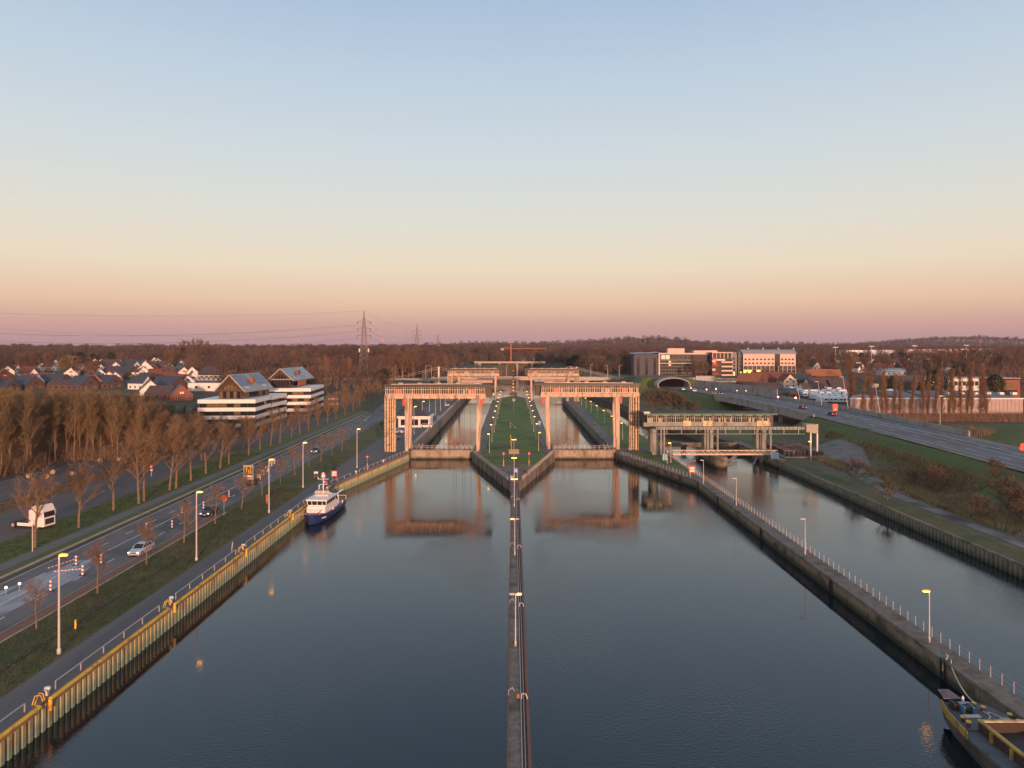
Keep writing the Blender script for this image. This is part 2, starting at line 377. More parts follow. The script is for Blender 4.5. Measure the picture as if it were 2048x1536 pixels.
strip('kerb', [(-100, -66.1, -65.75), (330, -66.1, -65.75)], M_kerb, .16)
strip('cycle_path', [(-100, -70.2, -68), (330, -70.2, -68)], M_path, .02)
strip('yard', [(60, -91, -77.9), (150, -91.5, -77.9), (160, -95, -80), (230, -93, -84)], M_asph2, .02)
strip('yard', [(110, -116, -98.5), (186, -112, -99)], M_asph2, .02)
strip('ditch', [(-100, -47.3, -46.7), (150, -47.2, -46.7)], M_floor, .014)
# kerb faces so the raised strips have thickness
mb = MB(); mb.box(-53.2, -53.1, -100, 128, 2.2, ZL + .11).box(-51.6, -51.5, -100, 128, 2.2, ZL + .11); structure('kerb', mb, M_kerb)
mb = MB(); mb.box(-66.14, -66.1, -100, 330, 2.2, ZL + .16).box(-65.75, -65.71, -100, 330, 2.2, ZL + .16); structure('kerb', mb, M_kerb)
mb = MB(); z = ZL + .030
def line(mb, x, y0, y1, w=.13, z=z, x1=None):
    x1 = x if x1 is None else x1; mb.add([(x - w / 2, y0, z), (x + w / 2, y0, z), (x1 + w / 2, y1, z), (x1 - w / 2, y1, z)], [(0, 1, 2, 3)])
y = 40
while y < 325:
    line(mb, -56.0, y, y + 2.2, .16)
    line(mb, -61.6, y + 1, y + 3.2, .14)
    y += 7.2
line(mb, -59.2, 40, 150, .16); y = 150
while y < 325: line(mb, -59.2, y, y + 3, .14); y += 9
line(mb, -64.25, 30, 330, .10)
for k in range(9): line(mb, -60.2 - .28 * k, 286 + 3 * k, 289.4 + 3 * k, .2)
structure('road_marking', mb, M_white)
# car park and branch road in front of the white offices, roundabout road at the bridge ramp
strip('car_park', [(215, -86, -76), (300, -92, -74)], M_asph2, .03)
strip('branch_road', [(330, -110, -92), (338, -110, -60), (352, -110, -60), (360, -100, -66)], M_asph, .03)

# ------------------------------------------------------------------ left quay wall
quay = thing('quay_wall', 'long yellow-edged steel sheet pile quay wall along the left bank', 'quay wall')
def pile_mesh(name, pitch, z0, z1, depth, m):
    p = pitch; a, b = .10 * p, .26 * p
    prof = [(0, 0), (a, 0), (b, depth), (p - b, depth), (p - a, 0), (p, 0)]
    mb = MB(); vs = [(y_[1], y_[0], z0) for y_ in prof] + [(y_[1], y_[0], z1) for y_ in prof]
    # ring closed at the back so that the pile is a solid
    vs += [(-.12, p, z0), (-.12, 0, z0), (-.12, p, z1), (-.12, 0, z1)]
    n = 6; fs = [(i, i + 1, n + i + 1, n + i) for i in range(5)] + [(5, 12, 14, 11), (12, 13, 15, 14), (13, 0, 6, 15), (6, 7, 8, 9, 10, 11, 14, 15)]
    return mb.add(vs, [f[::-1] for f in fs]).mesh(name, m)
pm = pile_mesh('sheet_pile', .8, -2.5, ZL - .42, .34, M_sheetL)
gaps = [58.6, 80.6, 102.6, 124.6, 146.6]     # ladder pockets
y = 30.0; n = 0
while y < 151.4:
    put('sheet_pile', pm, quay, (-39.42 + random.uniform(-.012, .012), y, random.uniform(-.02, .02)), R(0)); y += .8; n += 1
dA = Vector((9.8, 48, 0)); Ln = dA.length; ang = math.atan2(-dA.x, dA.y); dA.normalize(); nrm = Vector((dA.y, -dA.x, 0))
k = 0
while k * .8 < Ln - .6:
    p = Vector((-39.1, 152, 0)) + dA * (k * .8) - nrm * .32
    o = put('sheet_pile', pm, quay, p, ang); k += 1
def along(mbx, seg, w0, w1, z0, z1):     # box following the quay line, w = offset towards the water
    for (a, b) in seg:
        for A, B in ((a, b),):
            A = Vector(A); B = Vector(B); d = (B - A).normalized(); nn = Vector((d.y, -d.x, 0))
            q = [A + nn * w0, A + nn * w1, B + nn * w1, B + nn * w0]
            mbx.prism([(p.x, p.y) for p in q], z0, z1)
prev = 30.0; lastend = 30
for g in gaps + [152.0]:
    e = g if g < 151 else 152.0
    mbx = MB(); along(mbx, [((-39.1, lastend + .02, 0), (-39.1, e - .02, 0))], -.45, .02, ZL - .46, ZL + .03); mbx.build('cap_beam', M_capL, quay)
    if lastend < 151:
        mbx = MB(); mbx.tube((-39.02, lastend, ZL + .06), (-39.02, e - .1, ZL + .06), .17, n=8); mbx.build('yellow_coping', M_yellow, quay)
    if g < 151:
        mbx = MB(); along(mbx, [((-39.1, g, 0), (-39.1, g + 1.3, 0))], -.62, -.28, ZL - .5, ZL + .02); mbx.build('pocket', M_capL, quay)
        mbx = MB(); mbx.tube((-39.0, g + 1.25, ZL + .08), (-39.0, g + 1.25, ZL - .85), .16, n=8); mbx.tube((-39.35, g, ZL + .1), (-39.0, g, ZL + .1), .08)
        for s_ in (0, 1): mbx.path([(-39.9 + .2 * s_, g + .3, ZL), (-39.7, g + .35 + .5 * s_, ZL + .75), (-39.4, g + .6 + .3 * s_, ZL + .7), (-39.25, g + .7 + .2 * s_, ZL + .1)], .045)
        mbx.build('ladder_hoop', M_yellow, quay)
        mbx = MB()
        for s_ in (.45, .95): mbx.tube((-39.2, g + s_, ZL), (-39.2, g + s_, -.5), .03, n=5)
        for q in range(9): mbx.beam((-39.2, g + .45, ZL - .25 * q - .2), (-39.2, g + .95, ZL - .25 * q - .2), .035)
        mbx.build('ladder', M_steel, quay)
    lastend = g + 1.3
mbx = MB(); A = Vector((-39.1, 152, 0)); along(mbx, [(tuple(A), tuple(A + dA * Ln))], -.45, .03, ZL - .46, ZL + .05); mbx.build('cap_beam', M_capL, quay)

# guard rail on the quay
def guard_rail(name, label, segs, m=M_steel, h=.72, gap=3.6, gp=None, post=.09, rails=(1.0,), rr=.045, cat='railing'):
    t = thing(name, label, cat)
    pm_ = MB().beam((0, 0, 0), (0, 0, h), post, post).mesh('post', m)
    for pts in segs:
        for i, (a, b) in enumerate(zip(pts, pts[1:])):
            a = Vector(a); b = Vector(b); n = max(1, round((b - a).length / gap))
            for k in range(n + 1):
                if k == 0 and i > 0: continue
                put('post', pm_, t, a.lerp(b, k / n))
            for f in rails:
                mbx = MB(); mbx.tube(a + Vector((0, 0, h * f)), b + Vector((0, 0, h * f)), rr, n=6); mbx.build('rail', m, t)
    return t
segs = []; e = 30.0
for g in gaps: segs.append([(-39.75, e + .7, ZL), (-39.75, g - .8, ZL)]); e = g + 2.4
guard_rail('guard_rail', 'steel guard rail behind the yellow quay edge on the left', segs[:], rr=.06)
A0 = Vector((-39.1, 153, ZL)) - nrm * .6
guard_rail('guard_rail', 'guard rail on the angled quay left of the lock entrance', [[tuple(A0 + dA * 1), tuple(A0 + dA * 11)], [tuple(A0 + dA * 16), tuple(A0 + dA * 30)], [tuple(A0 + dA * 32.5), tuple(A0 + dA * 46)]], rr=.06, gap=3)
# bollards and mooring posts
b0 = MB().lathe((0, 0, 0), [(.0, 0), (.16, 0), (.15, .45), (.26, .52), (.27, .66), (.2, .74), (0, .76)], 12).build('bollard', M_wh, smooth=True)
b0['label'] = 'pale mooring bollard beside the first ladder pocket on the left quay'; b0['category'] = 'bollard'; b0['group'] = 'mooring bollards on the left quay'
b0.location = (-39.75, gaps[0] + 2.0, ZL)
for i, g in enumerate(gaps[1:]): dup(b0, (-39.75, g + 2.0, ZL), label='pale mooring bollard beside the %s ladder pocket on the left quay' % ORD[i + 1])
for i, f in enumerate((14, 31)):
    p = A0 + dA * f; dup(b0, tuple(p), label='pale bollard on the angled quay, %s the signal post' % ('before' if i == 0 else 'after'))
# marker posts in the grass
q = MB().lathe((0, 0, 0), [(.11, 0), (.11, .9), (.07, 1.0), (0, 1.02)], 8).build('marker_post', M_yellow); q.location = at(151, 1258); q['label'] = 'small orange marker post in the grass strip right of the near lamp'; q['category'] = 'marker post'
q = MB().lathe((0, 0, 0), [(.10, 0), (.10, 1.3), (.06, 1.4), (0, 1.42)], 8).build('marker_post', M_kerb); q.location = at(463, 1103); q['label'] = 'thin pale post leaning beside the quay road'; q['category'] = 'marker post'; q.rotation_euler = (0, R(8), 0)

# ------------------------------------------------------------------ pier right of the basin
pier = thing('pier_wall', 'grey concrete pier dividing the basin from the right hand channel', 'pier wall')
y = 28.0
while y < 161:
    y1 = min(y + 5.0, 161)
    mbx = MB(); mbx.box(41.4 + random.uniform(-.02, .02), 43.45, y + .045, y1 - .045, -4, ZP - .30); mbx.build('wall_panel', M_conc, pier)
    mbx = MB(); mbx.prism([(41.30, y + .012), (43.58, y + .012), (43.58, y1 - .012), (41.30, y1 - .012)], ZP - .30, ZP); mbx.build('coping', M_conc2, pier)
    y += 5.0
P0, P1 = Vector((41.4, 161.0, 0)), Vector((29.4, 201.0, 0)); dd = (P1 - P0).normalized(); LL = (P1 - P0).length; dn = Vector((dd.y, -dd.x, 0))
k = 0
while k * 5.2 < LL:
    a = P0 + dd * (k * 5.2 + .025); b = P0 + dd * (min(LL, (k + 1) * 5.2) - .025)
    mbx = MB(); mbx.prism([tuple(v)[:2] for v in (a, a + dn * 1.6, b + dn * 1.6, b)], -4, ZP - .3); mbx.build('wall_panel', M_conc, pier)
    mbx = MB(); mbx.prism([tuple(v)[:2] for v in (a - dn * .1, a + dn * 1.6, b + dn * 1.6, b - dn * .1)], ZP - .3, ZP); mbx.build('coping', M_conc2, pier)
    k += 1
for yy in (68.0, 92.0, 118.0, 143.0, 158.5):
    mbx = MB()
    for s_ in (0, .45): mbx.beam((41.33, yy + s_, -.5), (41.33, yy + s_, ZP + .1), .06)
    for q in range(9): mbx.beam((41.33, yy, -.3 + q * .27), (41.33, yy + .45, -.3 + q * .27), .04)
    mbx.box(41.2, 41.35, yy - .12, yy - .05, -1, ZP); mbx.box(41.2, 41.35, yy + .5, yy + .57, -1, ZP)
    mbx.build('ladder', M_dark, pier)
mbx = MB(); mbx.prism([(43.0, 161.02), (43.45, 161.02), (43.45, 206), (29.6, 206), (31.0, 201.02), (42.6, 161.02)], -4, ZP - .02)
structure('pier_paving', mbx, M_pave)
mbx = MB(); mbx.prism([(42.2, 168), (42.7, 168), (42.7, 206), (33.5, 206), (33.5, 198)], ZP - .01, ZP + .05)
structure('grass_wedge', mbx, M_island)
guard_rail('pier_railing', 'thin two-wire railing with pale posts along the right pier', [[(43.42, 45, ZP), (43.42, 203, ZP)]], M_steel, h=1.05, gap=1.5, post=.055, rails=(1.0, .55), rr=.014)
guard_rail('pier_railing', 'railing along the angled pier face beside the right lock entrance', [[tuple(P0 + dd * 3 + dn * .5 + Vector((0, 0, ZP))), tuple(P0 + dd * 40 + dn * .5 + Vector((0, 0, ZP)))]], M_pole, h=1.0, gap=1.6, post=.06, rails=(1.0, .55), rr=.02)

# ------------------------------------------------------------------ sheet pile wall of the far right bank
rb = thing('bank_wall', 'grey-green sheet pile wall of the right hand bank', 'retaining wall')
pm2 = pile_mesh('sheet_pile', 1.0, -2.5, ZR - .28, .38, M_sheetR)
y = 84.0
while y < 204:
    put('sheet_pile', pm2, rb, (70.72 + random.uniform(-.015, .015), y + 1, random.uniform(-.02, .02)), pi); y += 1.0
mbx = MB()
for k in range(10): mbx = MB(); mbx.box(70.4, 70.95, 84 + 12 * k + .02, 84 + 12 * (k + 1) - .02, ZR - .27, ZR + .04); mbx.build('cap_beam', M_capL if k % 3 == 0 else M_conc2, rb)
mbx = MB(); mbx.box(70.7, 75.2, 30, 204, -4, ZR - .02); structure('bank_fill', mbx, M_scrub)

# ------------------------------------------------------------------ lock chambers
def wall_line(name, label, poly, top, m=M_lockwall, cop=M_conc2, inset=0):
    t = thing(name, label, 'lock wall')
    MB().prism(poly, -6, top - .35).build('wall', m, t)
    c = Vector((sum(p[0] for p in poly) / len(poly), sum(p[1] for p in poly) / len(poly)))
    MB().prism(poly, top - .348, top).build('coping', cop, t)
    return t
wall_line('chamber_wall', 'left side wall of the left lock chamber', [(-30.6, 200), (-29.3, 200), (-29.3, 424), (-30.6, 424)], ZL + .03)
wall_line('chamber_wall', 'right side wall of the right lock chamber', [(29.4, 201), (30.8, 201), (36.2, 424), (36.2, 432), (29.4, 424)], ZP + .03)
isl = thing('lock_island', 'long island pier between the two lock chambers with pointed ends', 'island pier')
pts = [(-.45, 157), (1.3, 157), (11.7, 200), (11.7, 405), (2.0, 436), (-1.0, 436), (-11.5, 405), (-11.5, 200)]
MB().prism(pts, -6, ZL - .35).build('wall', M_lockwall, isl)
MB().prism(pts, ZL - .348, ZL).build('coping', M_conc2, isl)
for k in range(8):                        # vertical fenders on the pointed walls
    for (a, b) in (((-.45, 157), (-11.5, 200)), ((1.3, 157), (11.7, 200))):
        f = (k + .5) / 8; X, Y = a[0] + (b[0] - a[0]) * f, a[1] + (b[1] - a[1]) * f
        MB().box(X - .12, X + .12, Y - .3, Y - .05, -2, ZL - .1).build('fender', M_timber, isl)
mbx = MB(); mbx.prism([(-6.2, 180), (7.0, 180), (9.3, 190), (8.6, 206), (8.4, 394), (1.2, 428), (-.6, 428), (-7.9, 394), (-8.1, 206), (-8.6, 190)], ZL, ZL + .05)
structure('island_lawn', mbx, M_island)
for yy, w in ((196, 1.5), (222, .8), (259, .5), (290, .5), (322, .5), (357, .5), (392, .6)):
    mbx = MB(); mbx.box(-8.2, 8.5, yy, yy + w, ZL + .04, ZL + .062); structure('footpath', mbx, M_pave)
for s_, nm in ((-1, 'left'), (1, 'right')):
    a = (-1.2, 159, ZL) if s_ < 0 else (2.1, 159, ZL); b = (-11.0, 199, ZL) if s_ < 0 else (11.2, 199, ZL)
    guard_rail('island_railing', 'railing along the %s edge of the island point' % nm, [[a, b]], M_pole, h=1.0, gap=1.25, post=.07, rails=(1.0, .5), rr=.025)
# guard rails along the chambers
guard_rail('chamber_railing', 'pinkish pipe railing along the left lock chamber', [[(-30.3, 206, ZL), (-30.3, 250, ZL)], [(-30.3, 252, ZL), (-30.3, 395, ZL)]], M_pole, h=1.0, gap=4, rr=.05)

# right strip between the right chamber and the side channel
mbx = MB(); mbx.prism([(30.85, 205), (44, 205), (44, 400), (40, 432), (36.25, 432)], -6, ZP - .02); structure('strip_bank', mbx, M_pave)
mbx = MB(); mbx.prism([(32.4, 214), (43.9, 214), (43.9, 400), (40, 430), (37.0, 428)], ZP - .02, ZP + .05); structure('strip_lawn', mbx, M_island)

# ------------------------------------------------------------------ centre jetty
jet = thing('centre_jetty', 'narrow centre jetty running out from the island point towards the viewer', 'jetty')
y = 20.0
while y < 157:
    y1 = min(y + 6, 157)
    MB().box(-.45, .62, y + .01, y1 - .01, -4, ZL - .02 + random.uniform(-.01, .01)).build('deck_slab', M_conc2, jet)
    MB().box(.72, 1.3, y + .03, y1 - .03, -1.2, ZL - .35).build('timber_fender', M_brick, jet)
    y += 6
MB().box(1.10, 1.34, 20, 156.9, -.6, ZL - .18).build('fender_rail', M_brick, jet)
MB().tube((.66, 20, ZL + .02), (.66, 156, ZL + .02), .035, n=5).build('cable', M_pole, jet)
MB().tube((.9, 20, ZL - .28), (.9, 156, ZL - .28), .05, n=5).build('pipe', M_pole, jet)
MB().box(-.45, -.35, 20, 157, ZL - .01, ZL + .06).build('edge_strip', M_brick, jet)
for i, yy in enumerate((60.5, 82.0, 106.0, 139.0)):
    t = thing('mooring_hoop', 'bent steel mooring hoop on the centre jetty, %s from the near end' % ORD[i], 'mooring hoop', (0, yy, ZL), 0, 'mooring hoops on the centre jetty')
    for s_ in (0, 1): MB().path([(-.40, .12 * s_, 0), (-.38, .12 * s_, .45), (-.05, .12 * s_ + .2, .62), (.1, .12 * s_ + .22, .3)], .03, 5).build('hoop', M_steel, t)
    MB().path([(.72, 0, -.25), (.76, .1, .18), (1.1, -.1, .22), (1.25, -.2, -.15)], .045, 5).build('arm', M_pole, t)
t = MB().lathe((0, 0, 0), [(0, 0), (.14, 0), (.16, .2), (.1, .34), (0, .36)], 10).build('bollard', M_rorange); t.location = (.42, 60.2, ZL); t['label'] = 'small orange bollard on the centre jetty near the front'; t['category'] = 'bollard'

# ------------------------------------------------------------------ lock gates
def gate(x0, x1, y, z0, z1, label, skin, walk=True, ribs=9):
    t = thing('lock_gate', label, 'lock gate', (0, y, 0))
    MB().box(x0 + .05, x1 - .05, .25, .9, z0, z1 - .25).build('gate_leaf', skin, t)
    for k in range(ribs):
        xx = x0 + .4 + (x1 - x0 - .8) * k / (ribs - 1)
        MB().box(xx - .09, xx + .09, .02, .25, z0 + .1, z1 - .28).build('rib', skin, t)
    MB().box(x0, x1, -.15, 1.3, z1 - .248, z1).build('walkway', M_conc2, t)
    if walk:
        pm_ = MB().beam((0, 0, 0), (0, 0, 1.0), .05).mesh('railing_post', M_pole)
        for yy in (-.1, 1.25):
            for k in range(13): put('railing_post', pm_, t, (x0 + .3 + (x1 - x0 - .6) * k / 12, yy, z1))
            for h in (.5, 1.0): MB().tube((x0 + .3, yy, z1 + h), (x1 - .3, yy, z1 + h), .025, n=5).build('rail', M_pole, t)
        for xx in (x0 + 2.2, x1 - 3.4):
            MB().path([(xx, .5, z1 + 1.6), (xx + .6, .5, z1), (xx + 1.2, .5, z1 + 1.6)], .06, 5).build('lifting_lug', M_pole, t)
    return t
M_gate = mat('gate skin', (.30, .26, .20), (.40, .35, .27), .7, .8, .2, c3=(.22, .17, .12), s3=.5, aniso=(1, 1, .4), wet=(.35, (.03, .03, .02)))
M_gate2 = mat('raised gate skin', (.42, .30, .25), (.50, .37, .31), .6, .8, c3=(.30, .20, .15), s3=.3)
gate(-29.25, -11.55, 203.2, -5, 2.85, 'closed concrete-coloured gate across the left lock entrance', M_gate)
gate(11.75, 29.35, 203.2, -5, 2.85, 'closed concrete-coloured gate across the right lock entrance', M_gate)
gate(-29.6, -11.4, 397.5, 11.3, 14.0, 'raised pinkish gate hanging under the far left portal', M_gate2, False)
gate(11.9, 30.9, 397.5, 11.3, 14.0, 'raised pinkish gate hanging under the far right portal', M_gate2, False)

# ------------------------------------------------------------------ lifting portals
def portal(s, Y, dz, label, face=M_portal, steel=M_portal2, stairs=False, zb=ZL):
    t = thing('lift_portal', label, 'lock portal', (.2, Y, 0)); q = lambda a, b: (min(s * a, s * b), max(s * a, s * b))
    def bx(name, a, b, y0, y1, z0, z1, m): x0, x1 = q(a, b); return MB().box(x0, x1, y0, y1, z0, z1).build(name, m, t)
    zt = 21.0 + dz
    MB().loft([[(s * x, y_, z_) for x, z_ in ((6.2, zt + .18), (36.9, zt + .05), (36.9, zt + .42), (6.2, zt + .55))] for y_ in (-.9, 8.6)]).build('roof', M_roof, t)
    x0, x1 = q(6.2, 36.9); MB().box(x0, x1, -1.05, -.9, zt - .18, zt + .50).build('roof_edge', M_dframe, t)
    MB().path([(s * 9, 1.2, zt + .62), (s * 20, .8, zt + .60), (s * 35, 1.0, zt + .5)], .10, 5).build('cable_tray', M_frame, t)
    for k in range(5): bx('roof_hatch', 10 + 5.5 * k, 11.2 + 5.5 * k, 3, 4.4, zt + .4, zt + .85, M_metalroof)
    bx('machine_hall', 6.4, 36.6, 1.3, 8.2, zt - 3.2, zt + .1, M_hall)
    bx('girder', 7.9, 36.4, -.1, 1.2, zt - 3.55, zt - 2.55, face)
    bx('sill_beam', 7.9, 36.5, -.35, 1.22, zt - 2.52, zt - 2.28, face)
    # window bays: each a frame with its panes
    nb = 11; a0, a1 = 8.2, 36.3; w = (a1 - a0) / nb
    fm = MB(); zb0, zb1 = zt - 2.26, zt - .05
    for x_ in (0, w - .1): fm.box(x_ - (.07 if x_ == 0 else -.0), x_ + .1, -.12, .0, zb0, zb1)
    for k in range(1, 5): fm.box(w * k / 5 - .05, w * k / 5 + .05, -.08, .0, zb0, zb1)
    fm.box(.11, w - .11, -.1, -.0, zb0, zb0 + .1); fm.box(.11, w - .11, -.1, -.0, zb0 + 1.28, zb0 + 1.36); fm.box(.11, w - .11, -.1, -.0, zb1 - .22, zb1)
    fme = fm.mesh('window', M_frame)
    pmes = {}
    for nm_, mm in (('g', M_glass), ('r', M_red), ('w', M_kerb), ('d', M_hall)):
        pmes[nm_] = MB().box(0, w / 5 - .1, 0, .04, 0, 1.1).mesh('pane', mm)
    for i in range(nb):
        xx = a0 + w * i; wo_ = put('window', fme, t, ((s * xx if s > 0 else -xx - w), -.12, 0))
        MB().box(.02, w - .02, -.0, .12, zb0 + 1.37, zb1 - .2).build('transom', M_glass, wo_)
        for k in range(5):
            c = 'r' if (i in (1, 2) and k in (2, 3, 4) and i == 1) or (i == nb - 2 and k in (1, 2, 3)) else random.choice('gggdgw' if i % 4 else 'gdgg')
            put('pane', pmes[c], wo_, (w / 5 * k + .05, .02, zb0 + .12))
    # stair tower
    ys = (0.2, 1.9)
    for a in (33.8, 35.0, 36.5):
        for y_ in ys: bx('tower_column', a, a + .2, y_, y_ + .22, zb - .1, zt - 2.3, steel)
    bx('tower_pier', 34.3, 34.6, .5, 1.2, zb, zt - 2.3, steel); bx('tower_pier', 35.6, 36.05, .5, 1.2, zb, zt - 2.3, steel)
    rm = MB().box(0, 2.65, -.03, .03, -.035, .035).mesh('rung', M_portal2)
    k = 0
    while zb + .6 + k * 1.05 < zt - 2.4:
        put('rung', rm, t, ((33.9 if s > 0 else -36.55), .15, zb + .6 + k * 1.05)); k += 1
    for a in (33.95, 34.5, 34.95, 35.7, 36.3): bx('mullion', a, a + .07, .02, .1, zb, zt, M_frame)
    bx('tower_back', 33.9, 36.6, 1.3, 1.4, zb + .3, zt - 2.3, M_hall)
    bx('tower_head', 33.9, 36.6, 1.32, 3.2, zt - 2.3, zt - .06, face)
    # legs: tapering downwards, the inner one leaning
    def leg(xt0, xt1, xb0, xb1, y0=.1, y1=1.15, z0=None, z1=None):
        z0 = zb - .2 if z0 is None else z0; z1 = zt - 3.55 if z1 is None else z1
        r = lambda a, b, z_: [(s * a, y0, z_), (s * b, y0, z_), (s * b, y1, z_), (s * a, y1, z_)]
        MB().loft([r(xb0, xb1, z0), r(xt0, xt1, z1)]).build('leg', face, t)
    leg(29.7, 31.0, 30.0, 30.9); leg(9.3, 10.4, 9.9, 10.7)
    leg(29.7, 31.0, 30.0, 30.9, 6.2, 7.2, z1=zt - 3.2); leg(9.3, 10.4, 9.9, 10.7, 6.2, 7.2, z1=zt - 3.2)
    for a in (30.45, 10.3):
        bx('footing', a - .9, a + .9, -.3, 1.6, zb, zb + .28, M_conc2)
    for a in (9.1 if s < 0 else 8.6, 31.2):
        bx('red_sign', a - .35, a + .35, -.2, -.1, zt - 5.4, zt - 3.7, M_red)
    k = 0
    for i in range(1, nb + 1):
        xx = a0 + w * i - .1; bx('bracket', xx, xx + .22, -.28, -.1, zt - 3.62, zt - 3.3, M_hall)
    if stairs:                            # open zigzag stair beside the tower
        for k in range(6):
            z0 = zb + 2 + k * 2.4
            if z0 + 1.2 > zt - 2.6: break
            MB().beam((s * 33.4, .2, z0), (s * 31.4, .2, z0 + 1.2), .12).beam((s * 31.4, .2, z0 + 1.2), (s * 33.4, .2, z0 + 2.4), .12).build('stair_flight', steel, t)
    return t
portal(-1, 201.6, 0, 'near left lifting portal with long window gallery and stair tower')
portal(1, 207.2, .1, 'near right lifting portal with long window gallery and stair tower', zb=2.0)
portal(-1, 395.0, -1.3, 'far left lifting portal behind the left chamber', stairs=True)
portal(1, 395.0, -1.3, 'far right lifting portal behind the right chamber', zb=2.0)
# hoisting cables (thin, hanging from each near portal down to its gate)
def hoist(s, Y, label):
    t = thing('hoist_cables', label, 'hoist cable', (.2, 0, 0))
    for a in (12.3, 14.0, 14.6, 16.4, 17.1, 27.6, 28.6):
        MB().tube((s * a, 203.9, 2.9), (s * a, Y + .6, 17.5), .035, n=5).build('cable', M_dark, t)
hoist(-1, 201.6, 'thin dark hoisting cables hanging from the near left portal'); hoist(1, 207.2, 'thin dark hoisting cables hanging from the near right portal')
# ------------------------------------------------------------------ weir gantry on the right channel
wg = thing('weir_gantry', 'long grey and green weir gantry hall spanning the right hand channel', 'weir gantry', (0, 198, 0))
M_wst = mat('shade toned weir concrete', (.23, .235, .215), (.32, .325, .29), 1, .85, .2, c3=(.16, .16, .14), s3=.5, aniso=(1, 1, .4))  # base colour greyed and darkened to carry the shade lying on the gantry
def wb(name, x0, x1, y0, y1, z0, z1, m): return MB().box(x0, x1, y0, y1, z0, z1).build(name, m, wg)
wb('roof', 36.4, 73.3, -1.0, 8, 13.35, 13.6, M_roof); wb('roof_edge', 36.3, 73.4, -1.15, -1.0, 13.3, 13.7, M_green)
wb('roof_hatch', 36.6, 38.2, 0, 2, 13.6, 14.0, M_wh)
for k in range(12): wb('roof_bracket', 38 + 2.9 * k, 38.8 + 2.9 * k, -.85, -.2, 13.0, 13.3, M_green)
wb('machine_hall', 37.2, 72.9, 1.0, 7.6, 9.7, 13.35, M_hall)
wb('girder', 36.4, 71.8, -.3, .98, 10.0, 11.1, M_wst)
for xx, w in ((48.5, 2.2), (54.2, 2.6), (69.5, 3.2)): wb('service_panel', xx - w / 2, xx + w / 2, -.42, -.3, 10.1, 11.6, M_portal2)
nb = 13; a0, w = 37.4, (71.4 - 37.4) / 13
fm = MB()
for x_ in (0, w - .1): fm.box(x_, x_ + .1, -.1, 0, 0, 2.1)
for k in range(1, 5): fm.box(w * k / 5 - .04, w * k / 5 + .04, -.07, 0, 0, 2.1)
fm.box(.11, w - .11, -.08, -.0, 0, .1); fm.box(.11, w - .11, -.08, 0, 1.2, 1.28); fm.box(.11, w - .11, -.08, 0, 1.95, 2.1)
M_gframe = mat('shade toned cream frame', (.36, .36, .29), (.42, .42, .33), 2, .6)  # cream frames toned down, the gantry's shade is mixed into the colour
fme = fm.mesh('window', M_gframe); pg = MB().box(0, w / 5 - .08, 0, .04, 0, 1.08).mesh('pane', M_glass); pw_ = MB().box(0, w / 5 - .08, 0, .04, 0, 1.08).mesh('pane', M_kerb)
for i in range(nb):
    wn = put('window', fme, wg, (a0 + w * i, -.2, 11.12))
    MB().box(.02, w - .02, 0, .1, 1.29, 1.94).build('transom', M_glass, wn)
    for k in range(5): put('pane', random.choice([pg, pg, pw_]), wn, (w / 5 * k + .04, .02, .11))
for a, b in ((38.9, 40.5), (54.2, 55.9), (69.0, 70.7)):
    for y0 in (.2, 5.5):
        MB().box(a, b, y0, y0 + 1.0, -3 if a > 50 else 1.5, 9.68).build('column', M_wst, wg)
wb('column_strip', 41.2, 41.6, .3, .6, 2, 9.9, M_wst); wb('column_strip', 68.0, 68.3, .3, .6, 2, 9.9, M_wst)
# second, lower crane beam standing in front
cb = thing('crane_beam', 'pale lower crane beam with a boxy end house in front of the weir gantry', 'crane beam', (0, 194, 0))
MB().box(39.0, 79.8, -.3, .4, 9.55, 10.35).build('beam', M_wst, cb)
for k in range(36): MB().box(39.4 + 1.12 * k, 39.62 + 1.12 * k, -.36, -.3, 9.55, 10.35).build('stiffener', M_conc2, cb)
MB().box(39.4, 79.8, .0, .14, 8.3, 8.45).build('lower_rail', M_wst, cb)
for k in range(10): MB().box(42 + 4 * k, 42.1 + 4 * k, .02, .1, 8.45, 9.55).build('hanger', M_steel, cb)
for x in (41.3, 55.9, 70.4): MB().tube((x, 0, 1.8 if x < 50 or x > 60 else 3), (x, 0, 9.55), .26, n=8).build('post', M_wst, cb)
MB().add([(79.8, -1, 9.0), (82.9, -1, 8.6), (82.9, 2, 8.6), (79.8, 2, 9.0), (79.8, -1, 11.1), (82.9, -1, 11.0), (82.9, 2, 11.0), (79.8, 2, 11.1)], [(3, 2, 1, 0), (4, 5, 6, 7), (0, 1, 5, 4), (1, 2, 6, 5), (2, 3, 7, 6), (3, 0, 4, 7)]).build('end_house', M_kerb, cb)
for x in (81.3, 83.1): MB().box(x, x + .35, .2, .6, 1.6, 11.05).build('leg', M_wh, cb)
